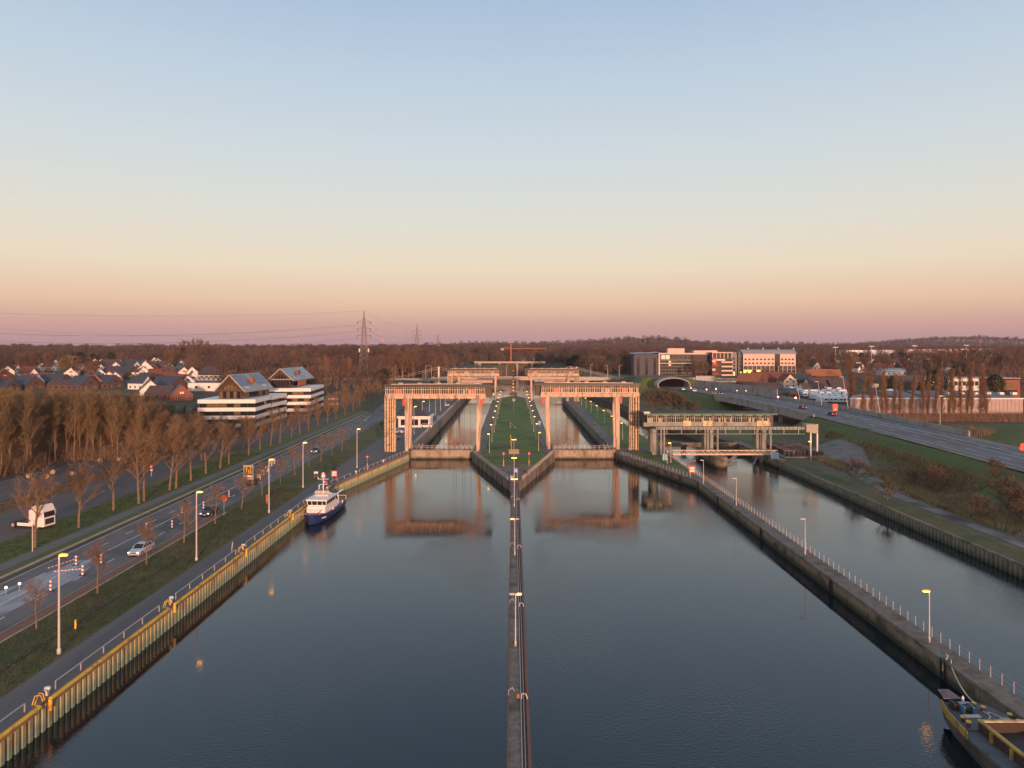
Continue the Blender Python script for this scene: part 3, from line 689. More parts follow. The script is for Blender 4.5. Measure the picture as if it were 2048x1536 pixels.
# weir body, footbridge, pier, gates
wr = thing('weir', 'dark concrete weir with rounded central pier and gates under the gantry', 'weir', (0, 196, 0))
cy = MB(); cy.prism([(55.35 + 1.75 * cos(t), -6.5 + 2.2 * sin(t)) for t in [pi + pi * k / 10 for k in range(11)]] + [(57.1, 12), (53.6, 12)], -5, 2.9)
cy.build('pier', M_conc, wr)
for k in range(3): MB().box(53.45, 57.25, -6.3, 12.1, .1 + .9 * k, .16 + .9 * k).build('band', M_conc2, wr)
M_gd = mat('weir gate steel', (.07, .06, .055), (.12, .10, .085), 1, .8)
MB().box(57.1, 69.8, 8, 8.4, -3, -.5).build('weir_gate', M_gd, wr)
MB().box(43.6, 53.6, 8, 8.4, -3, -.9).build('weir_gate', M_gd, wr)
MB().box(43.5, 71, 8.5, 10.5, -5, -1.0).build('sill', M_conc, wr)
for x0, y0, x1, y1 in ((47.0, -3, 53.4, 8), (58, -2.4, 64, 7), (65.6, -2.4, 70, 6)):
    MB().beam((x0, y0, .2), (x1, y1, 1.6), .35).beam((x0, y0 + 1, -.2), (x1, y1, .8), .25).build('gate_arm', M_steel, wr)
MB().box(69.8, 72.3, -8, 30, -5, 2.3).build('abutment', M_conc, wr)
MB().box(43.5, 45.2, 2, 30, -5, 1.6).build('abutment', M_conc, wr)
MB().box(45.2, 69.8, 24, 26, 1.2, 2.4).build('cross_wall', M_conc, wr)
for x in (52.5, 61): MB().box(x, x + 1.2, 24, 26, -4, 1.2).build('cross_pier', M_conc, wr)
fb = thing('footbridge', 'slim steel truss footbridge across the weir', 'footbridge', (0, 192.2, 0))
MB().box(43.2, 71.5, -.5, .5, 2.95, 3.1).build('deck', M_steel, fb)
tm = MB()
for yy in (-.5, .5):
    for z_ in (3.15, 4.1): MB().box(43.2, 71.5, yy - .05, yy + .05, z_, z_ + .09).build('chord', M_frame, fb)
    for k in range(19):
        MB().beam((43.3 + 1.48 * k, yy, 3.15), (44.0 + 1.48 * k, yy, 4.15), .06).beam((44.0 + 1.48 * k, yy, 4.15), (44.7 + 1.48 * k, yy, 3.15), .06).build('brace', M_frame, fb)
# foaming water behind the weir
M_foam = mat('foaming water', (.20, .27, .33), (.55, .62, .68), 1.2, .3, .6, c3=(.08, .12, .16), s3=.3, bscale=2)
structure('water', MB().add([(43.6, 206.8, ZF + .012), (53.6, 206.8, ZF + .012), (53.6, 220, ZF + .012), (43.6, 220, ZF + .012)], [(0, 1, 2, 3)]), M_foam)
structure('water', MB().add([(57.1, 206.8, ZF + .012), (69.6, 206.8, ZF + .012), (69.6, 211, ZF + .012), (57.1, 213, ZF + .012)], [(0, 1, 2, 3)]), M_foam)
# stop logs stacked on the bank right of the weir
sl = thing('stop_log_stack', 'rows of rusty stop logs stored on the slab right of the weir', 'stop logs', (0, 0, 0))
MB().box(74.0, 87.5, 193, 214, 1.7, 2.2).build('slab', M_kerb, sl)
for r_ in range(9):
    for c_ in range(3): MB().box(75.0 + 3.5 * c_, 78.2 + 3.5 * c_, 196 + 1.9 * r_, 197.2 + 1.9 * r_, 2.22, 3.5 + .14 * random.random()).build('stop_log', M_brickd if (r_ + c_) % 3 else M_dirt, sl)
for k in range(9): MB().tube((75 + 1.2 * k, 194.4, 2.2), (75 + 1.2 * k, 194.4, 3.6), .38, n=8).build('roller', M_dark, sl)
# blue notice boards
def board(name, label, x, y, z, w, h, m, h0=.5, cat='sign board', border=None, posts=2, mk=None, rz=0):
    t = thing(name, label, cat, (x, y, z), rz)
    for s_ in ((-w * .35, w * .35) if posts == 2 else (0,)): MB().tube((s_, .06, 0), (s_, .06, h0 + h * .9), .05, n=6).build('post', M_steel, t)
    MB().box(-w / 2, w / 2, -.04, .02, h0, h0 + h).build('panel', m, t)
    if border: MB().box(-w * .36, w * .36, -.06, -.042, h0 + h * .14, h0 + h * .86).build('face', border, t)
    if mk: mk(t, w, h, h0)
    return t
board('notice_board', 'light blue notice board on the grass beside the weir entrance', 40.2, 188, 2.05, 1.2, 1.7, M_blue, .1)
board('notice_board', 'light blue notice board on the sheet pile bank by the weir', 69.5, 188.5, 1.9, 2.1, 1.7, M_blue, .5)
board('notice_board', 'light blue board on the right edge of the island lawn', 10.0, 268, ZL, .9, 1.4, M_blue, .6)
board('notice_board', 'light blue board beside the lock keepers house', -29.0 - 1.6, 290, ZL, 1.2, 1.7, M_blue, .2)
M_bl2 = mat('blue sign', (.10, .14, .50), (.14, .18, .56), 3, .5)
for i, (x, y, z0) in enumerate(((.65, 160.5, 3.6), (-.2, 158.8, 2.3))):
    board('shipping_sign', 'blue shipping sign on the island point, %s one' % ('upper' if i == 0 else 'lower'), x, y, ZL, .95, 1.0, M_bl2, z0 - 2.2, border=None, mk=lambda t, w, h, h0: [MB().box(-w * .3, w * .3, -.06, -.042, h0 + h * a, h0 + h * (a + .1)).build('sign_stripe', M_wh, t) for a in (.2, .45, .7)])
# brown board with rules on the island
t = board('information_board', 'wide brown board on a pole in front of the lawn', .25, 183, ZL, 2.9, 1.35, M_brickd, 2.2, posts=1)
for k in range(5): MB().box(-1.3, 1.3, -.06, -.042, 2.35 + .24 * k, 2.42 + .24 * k).build('text_line', M_frame, t)
# red bordered square signs
def digit_sign(t, w, h, h0):
    for a, b in ((-.26, -.20), (.20, .26)): MB().box(w * a, w * b, -.075, -.062, h0 + h * .3, h0 + h * .7).build('mark', M_dark, t)
    MB().box(-w * .15, w * .12, -.075, -.062, h0 + h * .46, h0 + h * .54).build('mark', M_dark, t)
board('mooring_sign', 'red bordered square sign at the bend of the right pier', 42.0, 166.5, 2.05, 1.5, 1.5, M_red, .6, border=M_wh, mk=digit_sign)
board('mooring_sign', 'red bordered square sign behind the patrol boat on the left quay', -39.9, 158.5, ZL, 1.3, 1.3, M_red, .9, border=M_wh, mk=digit_sign)
board('mooring_sign', 'small double sign just left of the square quay sign', -41.8, 156.5, ZL, .9, 1.2, M_red, .9, border=M_wh)
board('name_board', 'small white board on a stake in the grass left of the patrol boat mast', *at(632, 955)[:2], ZL, .9, .45, M_wh, .9)
board('electric_cabinet', 'small orange red board standing behind the second quay lamp', *at(534, 1008)[:2], ZL, .4, 1.5, M_rorange, .3, posts=1, cat='sign')

# ------------------------------------------------------------------ lamps
def lamp_proto(name, h, arm=.9, double=False, lit=(True,), head=(.55, .20, .12), pole=M_pole, r=.085, lean=0):
    t = put(name, None)
    MB().lathe((0, 0, 0), [(r * 1.9, 0), (r * 1.9, .5), (r * 1.15, .55), (r * .7, h - .1), (0, h - .08)], 8).build('pole', pole, t, smooth=True)
    MB().tube((-arm if double else 0, 0, h - .12), (arm, 0, h - .08), r * .55, n=6).build('arm', pole, t)
    for i, s_ in enumerate((1, -1) if double else (1,)):
        L_, w_, t_ = head; x0 = s_ * arm
        hd = MB().loft([[(x0 + s_ * a * L_, -w_ * k, h - .08), (x0 + s_ * a * L_, w_ * k, h - .08), (x0 + s_ * a * L_, w_ * .6 * k, h - .08 + t_ * k), (x0 + s_ * a * L_, -w_ * .6 * k, h - .08 + t_ * k)] for a, k in ((-.35, .45), (0, 1), (.8, .9), (1.25, .3))]).build('lamp_head', M_kerb if not lit[i] else M_yelhead, t)
        MB().box(min(x0 - s_ * .1, x0 + s_ * L_ * 1.0), max(x0 - s_ * .1, x0 + s_ * L_ * 1.0), -w_ * .8, w_ * .8, h - .17, h - .083).build('lens', M_lit if lit[i] else M_unlit, hd)
    return t
M_yelhead = mat('warm lamp head', (.55, .38, .10), (.60, .42, .14), 3, .5, emit=(1.0, .55, .08), es=.5)
def place(proto, spots, labfn, cat, group):
    out = []
    for i, (x, y, z, rz) in enumerate(spots):
        o = proto if (i == 0 and not proto.get('used')) else dup(proto, (x, y, z))
        if o is proto: proto['used'] = 1
        o.location = (x, y, z); o.rotation_euler = (0, 0, rz); o['label'] = labfn(i); o['category'] = cat; o['group'] = group; out.append(o)
    for o in out:
        if 'used' in o.keys(): del o['used']
    return out
big = lamp_proto('street_lamp', 9.7, .22, lit=(True,), head=(.55, .17, .14), r=.10)
SP = [at(118, 1308), at(393, 1122), at(538, 1026), at(606, 976), at(714, 936)]
place(big, [(p[0], p[1], ZL, 0) for p in SP], lambda i: 'tall quay lamp with glowing yellow head by the quay road, %s from the near end' % ORD[i], 'street lamp', 'tall lamps along the left quay')
big2 = lamp_proto('street_lamp', 9.6, .3, lit=(True,), head=(.55, .18, .14), r=.10)
place(big2, [(-33.9, 243, ZL, 0), (-34, 266, ZL, 0), (-34.1, 290, ZL, 0), (-34.1, 312, ZL, 0), (-34.2, 335, ZL, 0), (-34.2, 358, ZL, 0)],
      lambda i: 'tall lamp on the left lock apron behind the near portal, %s from the portal' % ORD[i], 'street lamp', 'tall lamps on the left lock apron')
sm = lamp_proto('lock_lamp', 5.5, .15, lit=(True,), head=(.42, .20, .14), r=.06)
place(sm, [(-6.6, 199.5 + 24 * k, ZL, pi) for k in range(9)], lambda i: 'lawn lamp on the left side of the lock island, %s from the near end' % ORD[i], 'lamp', 'lamps on the left side of the island lawn')
sm2 = lamp_proto('lock_lamp', 5.5, .15, lit=(True,), head=(.42, .20, .14), r=.06)
place(sm2, [(7.3, 203 + 23.5 * k, ZL, 0) for k in range(9)], lambda i: 'lawn lamp on the right side of the lock island, %s from the near end' % ORD[i], 'lamp', 'lamps on the right side of the island lawn')
sm3 = lamp_proto('lock_lamp', 5.5, .15, lit=(True,), head=(.42, .20, .14), r=.06)
place(sm3, [(35.7, 231.5 + 23 * k, ZP, pi) for k in range(8)], lambda i: 'lamp on the grass strip right of the right chamber, %s from the near portal' % ORD[i], 'lamp', 'lamps on the right grass strip')
dl = [lamp_proto('jetty_lamp', 5.3, .22, True, l_, head=(.36, .15, .10), r=.06) for l_ in ((True, False), (False, True), (True, True))]
for i, (p, yy) in enumerate(((dl[0], 70.6), (dl[1], 101.5), (dl[2], 132.2), (None, 157.5), (None, 189))):
    o = p or dup(dl[2], (0, 0, 0)); o.location = (.25, yy, ZL); o['label'] = 'double armed lamp on the centre jetty and island point, %s from the viewer' % ORD[i]; o['category'] = 'lamp'; o['group'] = 'double lamps on the centre line'
pl = lamp_proto('pier_lamp', 5.3, .12, lit=(True,), head=(.50, .16, .10), r=.06)
pu = lamp_proto('pier_lamp', 5.3, .12, lit=(False,), head=(.55, .16, .08), r=.065)
for i, (x, y, o) in enumerate(((42.4, 72.3, pl), (42.3, 102.8, pu), (42.3, 134.5, None), (41.9, 156.2, None), (41.0, 184.4, pl))):
    o = o if (o is pu or (o is pl and i == 0)) else dup(pl if i == 4 else pu, (0, 0, 0))
    o.location = (x, y, ZP); o.rotation_euler = (0, 0, pi); o['label'] = '%s lamp on the right pier, %s from the viewer' % ('glowing' if i in (0, 4) else 'unlit', ORD[i]); o['category'] = 'lamp'; o['group'] = 'lamps on the right pier'
o = dup(pl, (*at(1622, 922, ZR)[:2], ZR), pi, 'glowing lamp on the far right bank near the stop logs')
for i, (px, py, yy) in enumerate(((1388, 823, 262), (1418, 826, 250))): dup(pl, (up(px, py, yy)[0], yy, ZR), pi, 'glowing lamp behind the roof of the weir gantry, %s one' % ('left' if i == 0 else 'right'))

# signal posts, yellow with red light
sgp = thing('signal_post', '', 'signal post', group='yellow signal posts with red lights')
MB().tube((0, 0, 0), (0, 0, 1.5), .09, n=8).build('yellow_base', M_yellow, sgp)
for k in range(4): MB().tube((0, 0, 1.5 + .36 * k), (0, 0, 1.68 + .36 * k), .07, n=8).build('yellow_band', M_yellow, sgp); MB().tube((0, 0, 1.68 + .36 * k), (0, 0, 1.86 + .36 * k), .07, n=8).build('black_band', M_dark, sgp)
hd = MB().box(-.22, .22, -.12, .12, 2.94, 3.5).build('signal_head', M_dark, sgp)
MB().disc((-.0, -.14, 3.26), .17, (0, 1, 0), .05).build('red_lamp', M_litr, hd); MB().disc((.0, -.14, 3.03), .06, (0, 1, 0), .05).build('lower_lamp', M_unlit, hd)
MB().box(.24, .42, -.1, .02, 3.1, 3.35).build('side_lamp', M_red, hd)
for i, (x, y, z, lb) in enumerate(((-2.35, 177, ZL + .05, 'left signal post with red light on the island point'), (4.0, 177, ZL + .05, 'right signal post with red light on the island point'),
                                (-35.3, 172, ZL, 'signal post with red light on the angled left quay'), (39.7, 182.5, ZP, 'signal post with red light beside the weir channel'))):
    o = sgp if i == 0 else dup(sgp, (x, y, z)); o.location = (x, y, z); o['label'] = lb
# flag pole, pulley pole, bush and beacon mast on the island
t = thing('flag_pole', 'short yellow pole leaning on the lawn behind the double lamp', 'pole', (-.3, 199, ZL)); MB().tube((0, 0, 0), (-.4, 0, 5.2), .07, n=6).build('pole', M_yellow, t)
t = thing('sign_pole', 'white square sign on a thin pole in the middle of the island lawn', 'sign', (.4, 328, ZL)); MB().tube((0, 0, 0), (0, 0, 6.6), .06, n=6).build('pole', M_pole, t); MB().box(-.65, .65, -.1, -.02, 4.9, 6.1).build('panel', M_wh, t)
t = thing('low_mast', 'small triangular stay mast on the island lawn', 'mast', (-1.0, 262, ZL)); MB().tube((0, 0, 0), (0, 0, 2.0), .06, n=6).build('pole', M_frame, t); MB().tube((0, 0, 1.9), (2.2, 0, 0), .03, n=5).build('stay', M_frame, t)
t = thing('beacon_mast', 'tall yellow and black banded beacon mast at the far tip of the island', 'beacon mast', (.2, 431, ZL))
MB().box(-2.0, 2.0, -.8, .8, 0, .9).build('base', M_conc2, t); MB().box(-2.2, 2.2, -1, 1, 1.2, 2.2).build('cabin', M_brickd, t)
for k in range(14): MB().box(-.42, .42, -.25, .25, 2.2 + .98 * k, 3.15 + .98 * k).build('band', (M_yellow if (k % 2 and k > 3) else M_dark) if k > 3 else (M_frame if k % 2 else M_dark), t)
for i, (x, y) in enumerate(((-5.5, 410), (6.0, 412))):
    t = thing('end_signal', 'signal head on a thin pole near the far %s corner of the island' % ('left' if i == 0 else 'right'), 'signal', (x, y, ZL)); MB().tube((0, 0, 0), (0, 0, 5.5), .06, n=6).build('pole', M_dark, t); MB().box(-.3, .3, -.2, .1, 4.6, 5.6).build('signal_head', M_dark, t)

# green signal on the chamber end
t = thing('green_signal', 'small green lit signal at the far end of the right chamber wall', 'signal', (33.4, 420, ZP)); MB().tube((0, 0, 0), (0, 0, 3.4), .08, n=6).build('pole', M_steel, t); MB().disc((0, -.1, 3.2), .28, (0, 1, 0), .1).build('green_lamp', M_litg, t)
t = thing('green_signal', 'small pale signal at the far end of the left chamber beside the island', 'signal', (-11.0, 402, ZL)); MB().tube((0, 0, 0), (0, 0, 3.4), .1, n=6).build('pole', M_wh, t); MB().disc((0, -.1, 3.2), .25, (0, 1, 0), .1).build('green_lamp', M_litg, t)

# ------------------------------------------------------------------ patrol boat
M_navy = mat('navy hull paint', (.012, .025, .11), (.018, .035, .14), 1, .35)
M_deck = mat('grey deck', (.13, .12, .15), (.17, .155, .18), 2, .7)
M_boatw = mat('white boat paint', (.78, .74, .72), (.82, .78, .76), 2, .4)
bt = thing('patrol_boat', 'blue hulled patrol boat with white wheelhouse moored at the left quay', 'patrol boat', (-36.55, 127.4, 0), R(-3))
rings = []
for y_, w, zk, zd in ((.0, .12, .5, 1.75), (.5, .75, -.1, 1.68), (1.6, 1.5, -.5, 1.55), (3.4, 2.05, -.6, 1.38), (6.5, 2.3, -.6, 1.2), (11, 2.3, -.6, 1.1), (15, 2.15, -.5, 1.1), (16.6, 1.95, -.3, 1.15)):
    rings.append([(-w, y_, zd), (-w * .88, y_, .15), (-w * .35, y_, zk), (w * .35, y_, zk), (w * .88, y_, .15), (w, y_, zd)])
MB().loft(rings).build('hull', M_navy, bt)
rr = [[(-w * .95, y_, zd + .03), (w * .95, y_, zd + .03), (w * .95, y_, zd + .06), (-w * .95, y_, zd + .06)] for y_, w, zk, zd in ((.35, .6, 0, 1.7), (1.6, 1.5, 0, 1.55), (3.4, 2.05, 0, 1.38), (6.5, 2.3, 0, 1.2), (11, 2.3, 0, 1.1), (16.4, 2.0, 0, 1.14))]
MB().loft(rr).build('deck', M_deck, bt)
for s_ in (-1, 1):
    MB().path([(s_ * w, y_, z_) for w, y_, z_ in ((.15, .0, 1.78), (1.52, 1.6, 1.62), (2.08, 3.4, 1.44), (2.33, 6.5, 1.26), (2.33, 11, 1.16), (1.98, 16.6, 1.2))], .09, 6).build('rubbing_strake', M_dark, bt)
    for y_ in (1.7, 7.5, 13.5): MB().tube((s_ * 2.0 if y_ > 3 else s_ * 1.3, y_, 1.2), (s_ * 2.0 if y_ > 3 else s_ * 1.3, y_, 1.75), .12, n=8).build('bollard', M_boatw, bt)
nmo = MB()
for k in range(7):
    f = k / 7; nmo.add([(1.62 + .42 * f, 2.0 + 1.25 * f, .80), (1.68 + .42 * f, 2.12 + 1.25 * f, .80), (1.70 + .42 * f, 2.12 + 1.25 * f, 1.02), (1.64 + .42 * f, 2.0 + 1.25 * f, 1.02)], [(0, 1, 2, 3)])
nmo.build('bow_name', M_boatw, bt)
# superstructure
MB().loft([[(-1.75, 3.4, z_) for z_ in (1.3,)] + [(1.75, 3.4, 1.3), (1.75, 11.2, 1.3), (-1.75, 11.2, 1.3)], [(-1.7, 3.7, 2.55), (1.7, 3.7, 2.55), (1.7, 11.1, 2.55), (-1.7, 11.1, 2.55)]]).build('deckhouse', M_boatw, bt)
MB().loft([[(-1.7, 4.2, 2.55), (1.7, 4.2, 2.55), (1.7, 9.6, 2.55), (-1.7, 9.6, 2.55)], [(-1.9, 3.95, 3.7), (1.9, 3.95, 3.7), (1.85, 9.9, 3.7), (-1.85, 9.9, 3.7)]]).build('wheelhouse', M_boatw, bt)
MB().box(-2.0, 2.0, 3.75, 10.1, 3.705, 3.86).build('wheelhouse_roof', M_boatw, bt)
for a, b in ((-1.68, -.98), (-.84, .02), (.16, .98), (1.10, 1.70)):
    MB().add([(a, 4.10, 2.82), (b, 4.10, 2.82), (b + .02, 3.93, 3.55), (a - .02, 3.93, 3.55)], [(0, 1, 2, 3)]).build('front_window', M_glass, bt)
for s_ in (-1, 1):
    for a, b in ((4.3, 5.2), (5.35, 6.5), (6.65, 7.8), (8.0, 9.2)):
        MB().add([(s_ * 1.77, a, 2.82), (s_ * 1.77, b, 2.82), (s_ * 1.90, b, 3.55), (s_ * 1.90, a, 3.55)], [(0, 1, 2, 3)]).build('side_window', M_glass, bt)
    MB().path([(s_ * 1.6, 3.3, 1.35), (s_ * 1.6, 3.3, 2.2), (s_ * .2, 2.6, 2.25)], .035, 5).build('hand_rail', M_boatw, bt)
MB().box(-.9, .9, 3.2, 3.42, 1.35, 2.0).build('deck_locker', M_boatw, bt); MB().tube((-.9, 2.6, 1.5), (-.9, 2.6, 2.3), .1, n=6).build('capstan', M_boatw, bt)
MB().beam((.5, 3.15, 1.5), (1.2, 3.15, 2.1), .14).build('stripe', M_red, bt)
# equipment base, radar, mast
MB().box(-1.2, 1.2, 7.0, 8.6, 3.87, 4.15).build('mast_base', M_frame, bt)
MB().box(-1.6, 1.6, 7.6, 7.8, 4.3, 4.42).build('radar_scanner', M_boatw, bt); MB().box(-1.35, 1.35, 7.2, 7.4, 4.7, 4.8).build('radar_scanner', M_boatw, bt)
MB().tube((0, 7.9, 4.15), (0, 7.9, 8.0), .10, .05).build('mast', M_boatw, bt)
for z_, w in ((5.9, .8), (6.9, 1.05), (7.5, .5)): MB().tube((-w, 7.9, z_), (w, 7.9, z_ + .05), .05, n=6).build('yard', M_boatw, bt)
for x, z_ in ((-.8, 5.1), (-.8, 5.5), (.7, 5.2), (.2, 6.3), (0, 8.0), (-1.0, 7.0)): MB().lathe((x, 7.9, z_), [(0, 0), (.12, .02), (.12, .22), (0, .26)], 8).build('mast_light', M_boatw, bt)
MB().box(.25, .75, 7.85, 7.9, 6.1, 6.6).build('flag', M_red, bt)
for x in (-.9, .9): MB().tube((x, 7.9, 4.1), (x, 7.9, 5.8), .03, n=5).build('antenna', M_boatw, bt)
MB().box(-1.4, 1.4, 11.6, 13.2, 1.2, 1.9).build('engine_casing', M_boatw, bt)
MB().path([(1.2, 13.9, 1.2), (.9, 14.0, 3.0), (1.5, 15.4, 3.5)], .10, 6).build('deck_crane', M_boatw, bt)
MB().path([(-1.9, 16.4, 1.2), (-1.9, 16.4, 2.1), (1.9, 16.4, 2.1), (1.9, 16.4, 1.2)], .04, 5).build('stern_rail', M_boatw, bt)
t = thing('mooring_line', 'thin mooring line from the patrol boat bow to the quay', 'mooring line'); MB().path([(-37.6, 129.0, 1.8), (-38.8, 126.5, 2.1), (-39.7, 124.0, 2.7)], .04, 5).build('rope', M_frame, t)

# ------------------------------------------------------------------ barge bow at the lower right
M_bargeh = mat('barge hull', (.085, .080, .080), (.13, .115, .10), .8, .7, .2, c3=(.045, .04, .038), s3=.5, aniso=(1, 1, .4))
M_barged = mat('barge deck', (.095, .095, .105), (.14, .138, .148), 1.2, .7, .2, c3=(.075, .065, .06), s3=.9)
M_byel = mat('worn barge yellow', (.36, .24, .03), (.44, .30, .06), 2, .6, c3=(.22, .15, .06), s3=1.2)
M_hold = mat('rusty hold', (.040, .027, .020), (.060, .040, .030), .8, .85, .2)
bg = thing('cargo_barge', 'grey cargo barge bow with yellow bulwark moored at the right pier', 'barge')
R6 = lambda y_, xl, xr, zb, zd: [(xl, y_, zd), (xl + .25, y_, .5), (xl + 1.1, y_, zb), (xr - 1.1, y_, zb), (xr - .25, y_, .5), (xr, y_, zd)]
MB().loft([R6(24, 35.3, 41.0, -1.6, 1.45), R6(50, 35.3, 41.0, -1.6, 1.45), R6(55, 35.3, 41.0, -1.5, 1.5), R6(58.4, 35.75, 40.8, -.9, 1.55), R6(60.2, 36.3, 40.2, .2, 1.65), R6(60.7, 36.6, 39.8, .9, 1.7)]).build('hull', M_bargeh, bg)
MB().prism([(35.42, 56.25), (40.9, 56.25), (40.7, 58.4), (40.1, 60.15), (36.4, 60.15), (35.87, 58.4)], 1.56, 1.72).build('fore_deck', M_barged, bg)
MB().box(35.42, 36.85, 24, 56.2, 1.46, 1.60).build('side_deck', M_barged, bg)
MB().prism([(35.28, 55.2), (35.38, 55.2), (35.84, 58.4), (36.45, 60.3), (36.36, 60.4), (35.72, 58.5)], 1.52, 2.10).build('bulwark', M_byel, bg)
# hold: coaming walls round an open hold
MB().box(36.9, 37.05, 24, 56.3, 1.3, 2.35).build('coaming', M_hold, bg); MB().box(37.06, 41.0, 56.15, 56.3, 1.3, 2.35).build('coaming', M_hold, bg)
MB().box(36.84, 37.16, 24, 56.4, 2.36, 2.50).build('coaming_edge', M_byel, bg); MB().box(37.17, 41.0, 56.1, 56.4, 2.36, 2.44).build('coaming_edge', M_portal2, bg)
for k in range(7): MB().box(36.70, 36.89, 54.5 - 2.2 * k, 54.7 - 2.2 * k, 1.6, 2.34).build('stanchion', M_byel, bg)
MB().box(37.06, 41.0, 24, 56.14, 1.46, 1.52).build('hold_floor', M_dark, bg)
for i, (x, y) in enumerate(((36.45, 57.5), (36.42, 56.75), (38.75, 59.7), (39.1, 59.1), (40.5, 57.9), (40.55, 56.9))):
    b_ = MB().tube((x, y, 1.6), (x, y, 2.05), .14, n=10).build('bollard', M_brickd, bg); MB().tube((x, y, 2.051), (x, y, 2.15), .2, n=10).build('bollard_cap', M_yellow, b_)
M_bwin = mat('winch blue', (.05, .14, .26), (.07, .18, .32), 2, .5)
w_ = MB().box(37.15, 37.3, 58.5, 59.4, 1.72, 2.35).box(37.95, 38.1, 58.5, 59.4, 1.72, 2.35).box(37.15, 38.1, 59.25, 59.4, 2.2, 2.4).build('winch', M_bwin, bg)
MB().tube((37.3, 58.9, 2.05), (37.95, 58.9, 2.05), .26, n=10).build('winch_drum', M_hold, w_); MB().box(37.0, 38.3, 58.0, 58.45, 1.725, 1.80).build('winch_foot', M_frame, w_)
MB().box(36.75, 37.1, 59.1, 59.9, 1.72, 2.3).build('motor_box', M_hold, bg)
MB().loft([[(36.4, 60.0, 2.3), (37.9, 60.0, 2.3), (37.9, 60.0, 2.36), (36.4, 60.0, 2.36)], [(36.6, 61.2, 2.5), (37.5, 61.2, 2.5), (37.5, 61.2, 2.56), (36.6, 61.2, 2.56)]]).build('anchor_plate', M_barged, bg)
MB().lathe((37.95, 59.9, 1.9), [(0, 0), (.1, .05), (.1, .6), (0, .75)], 8).build('bow_light', M_wh, bg)
MB().box(39.2, 40.0, 56.7, 57.3, 1.72, 2.15).build('hatch', M_kerb, bg); MB().box(37.9, 39.0, 56.55, 57.4, 1.725, 1.80).build('deck_hatch', M_barged, bg)
MB().path([(39.0, 59.0, 1.8), (39.2, 58.6, 1.76), (39.1, 58.1, 1.76), (38.7, 57.8, 1.76), (38.9, 57.6, 1.76)], .045, 5).build('rope', M_frame, bg)
MB().path([(39.3, 58.6, 1.76), (39.4, 58.9, 1.76), (39.6, 58.7, 1.76), (39.9, 58.1, 1.76), (40.2, 57.6, 1.76)], .04, 5).build('rope', M_frame, bg)
t = thing('mooring_rope', 'slack mooring rope running from the pier recess down to the barge bow', 'rope')
pts = [(41.9, 67.9, 2.1), (41.5, 67.2, 1.9)] + [(41.2 - 2.4 * f, 66.6 - 6.9 * f, 1.9 - 1.1 * f * (1 - f) * 1.6 + .25 * f) for f in [k / 9 for k in range(10)]]
MB().path(pts, .05, 5).build('rope', M_frame, t)
for k in range(3): MB().path([(42.3, 69.0 + .2 * k, 2.05), (42.0, 68.6, 2.15), (41.7, 68.2 + .1 * k, 2.08), (41.35, 68.0 + .15 * k, 1.6), (41.32, 68.05 + .15 * k, .9)], .04, 5).build('rope_end', M_frame, t)

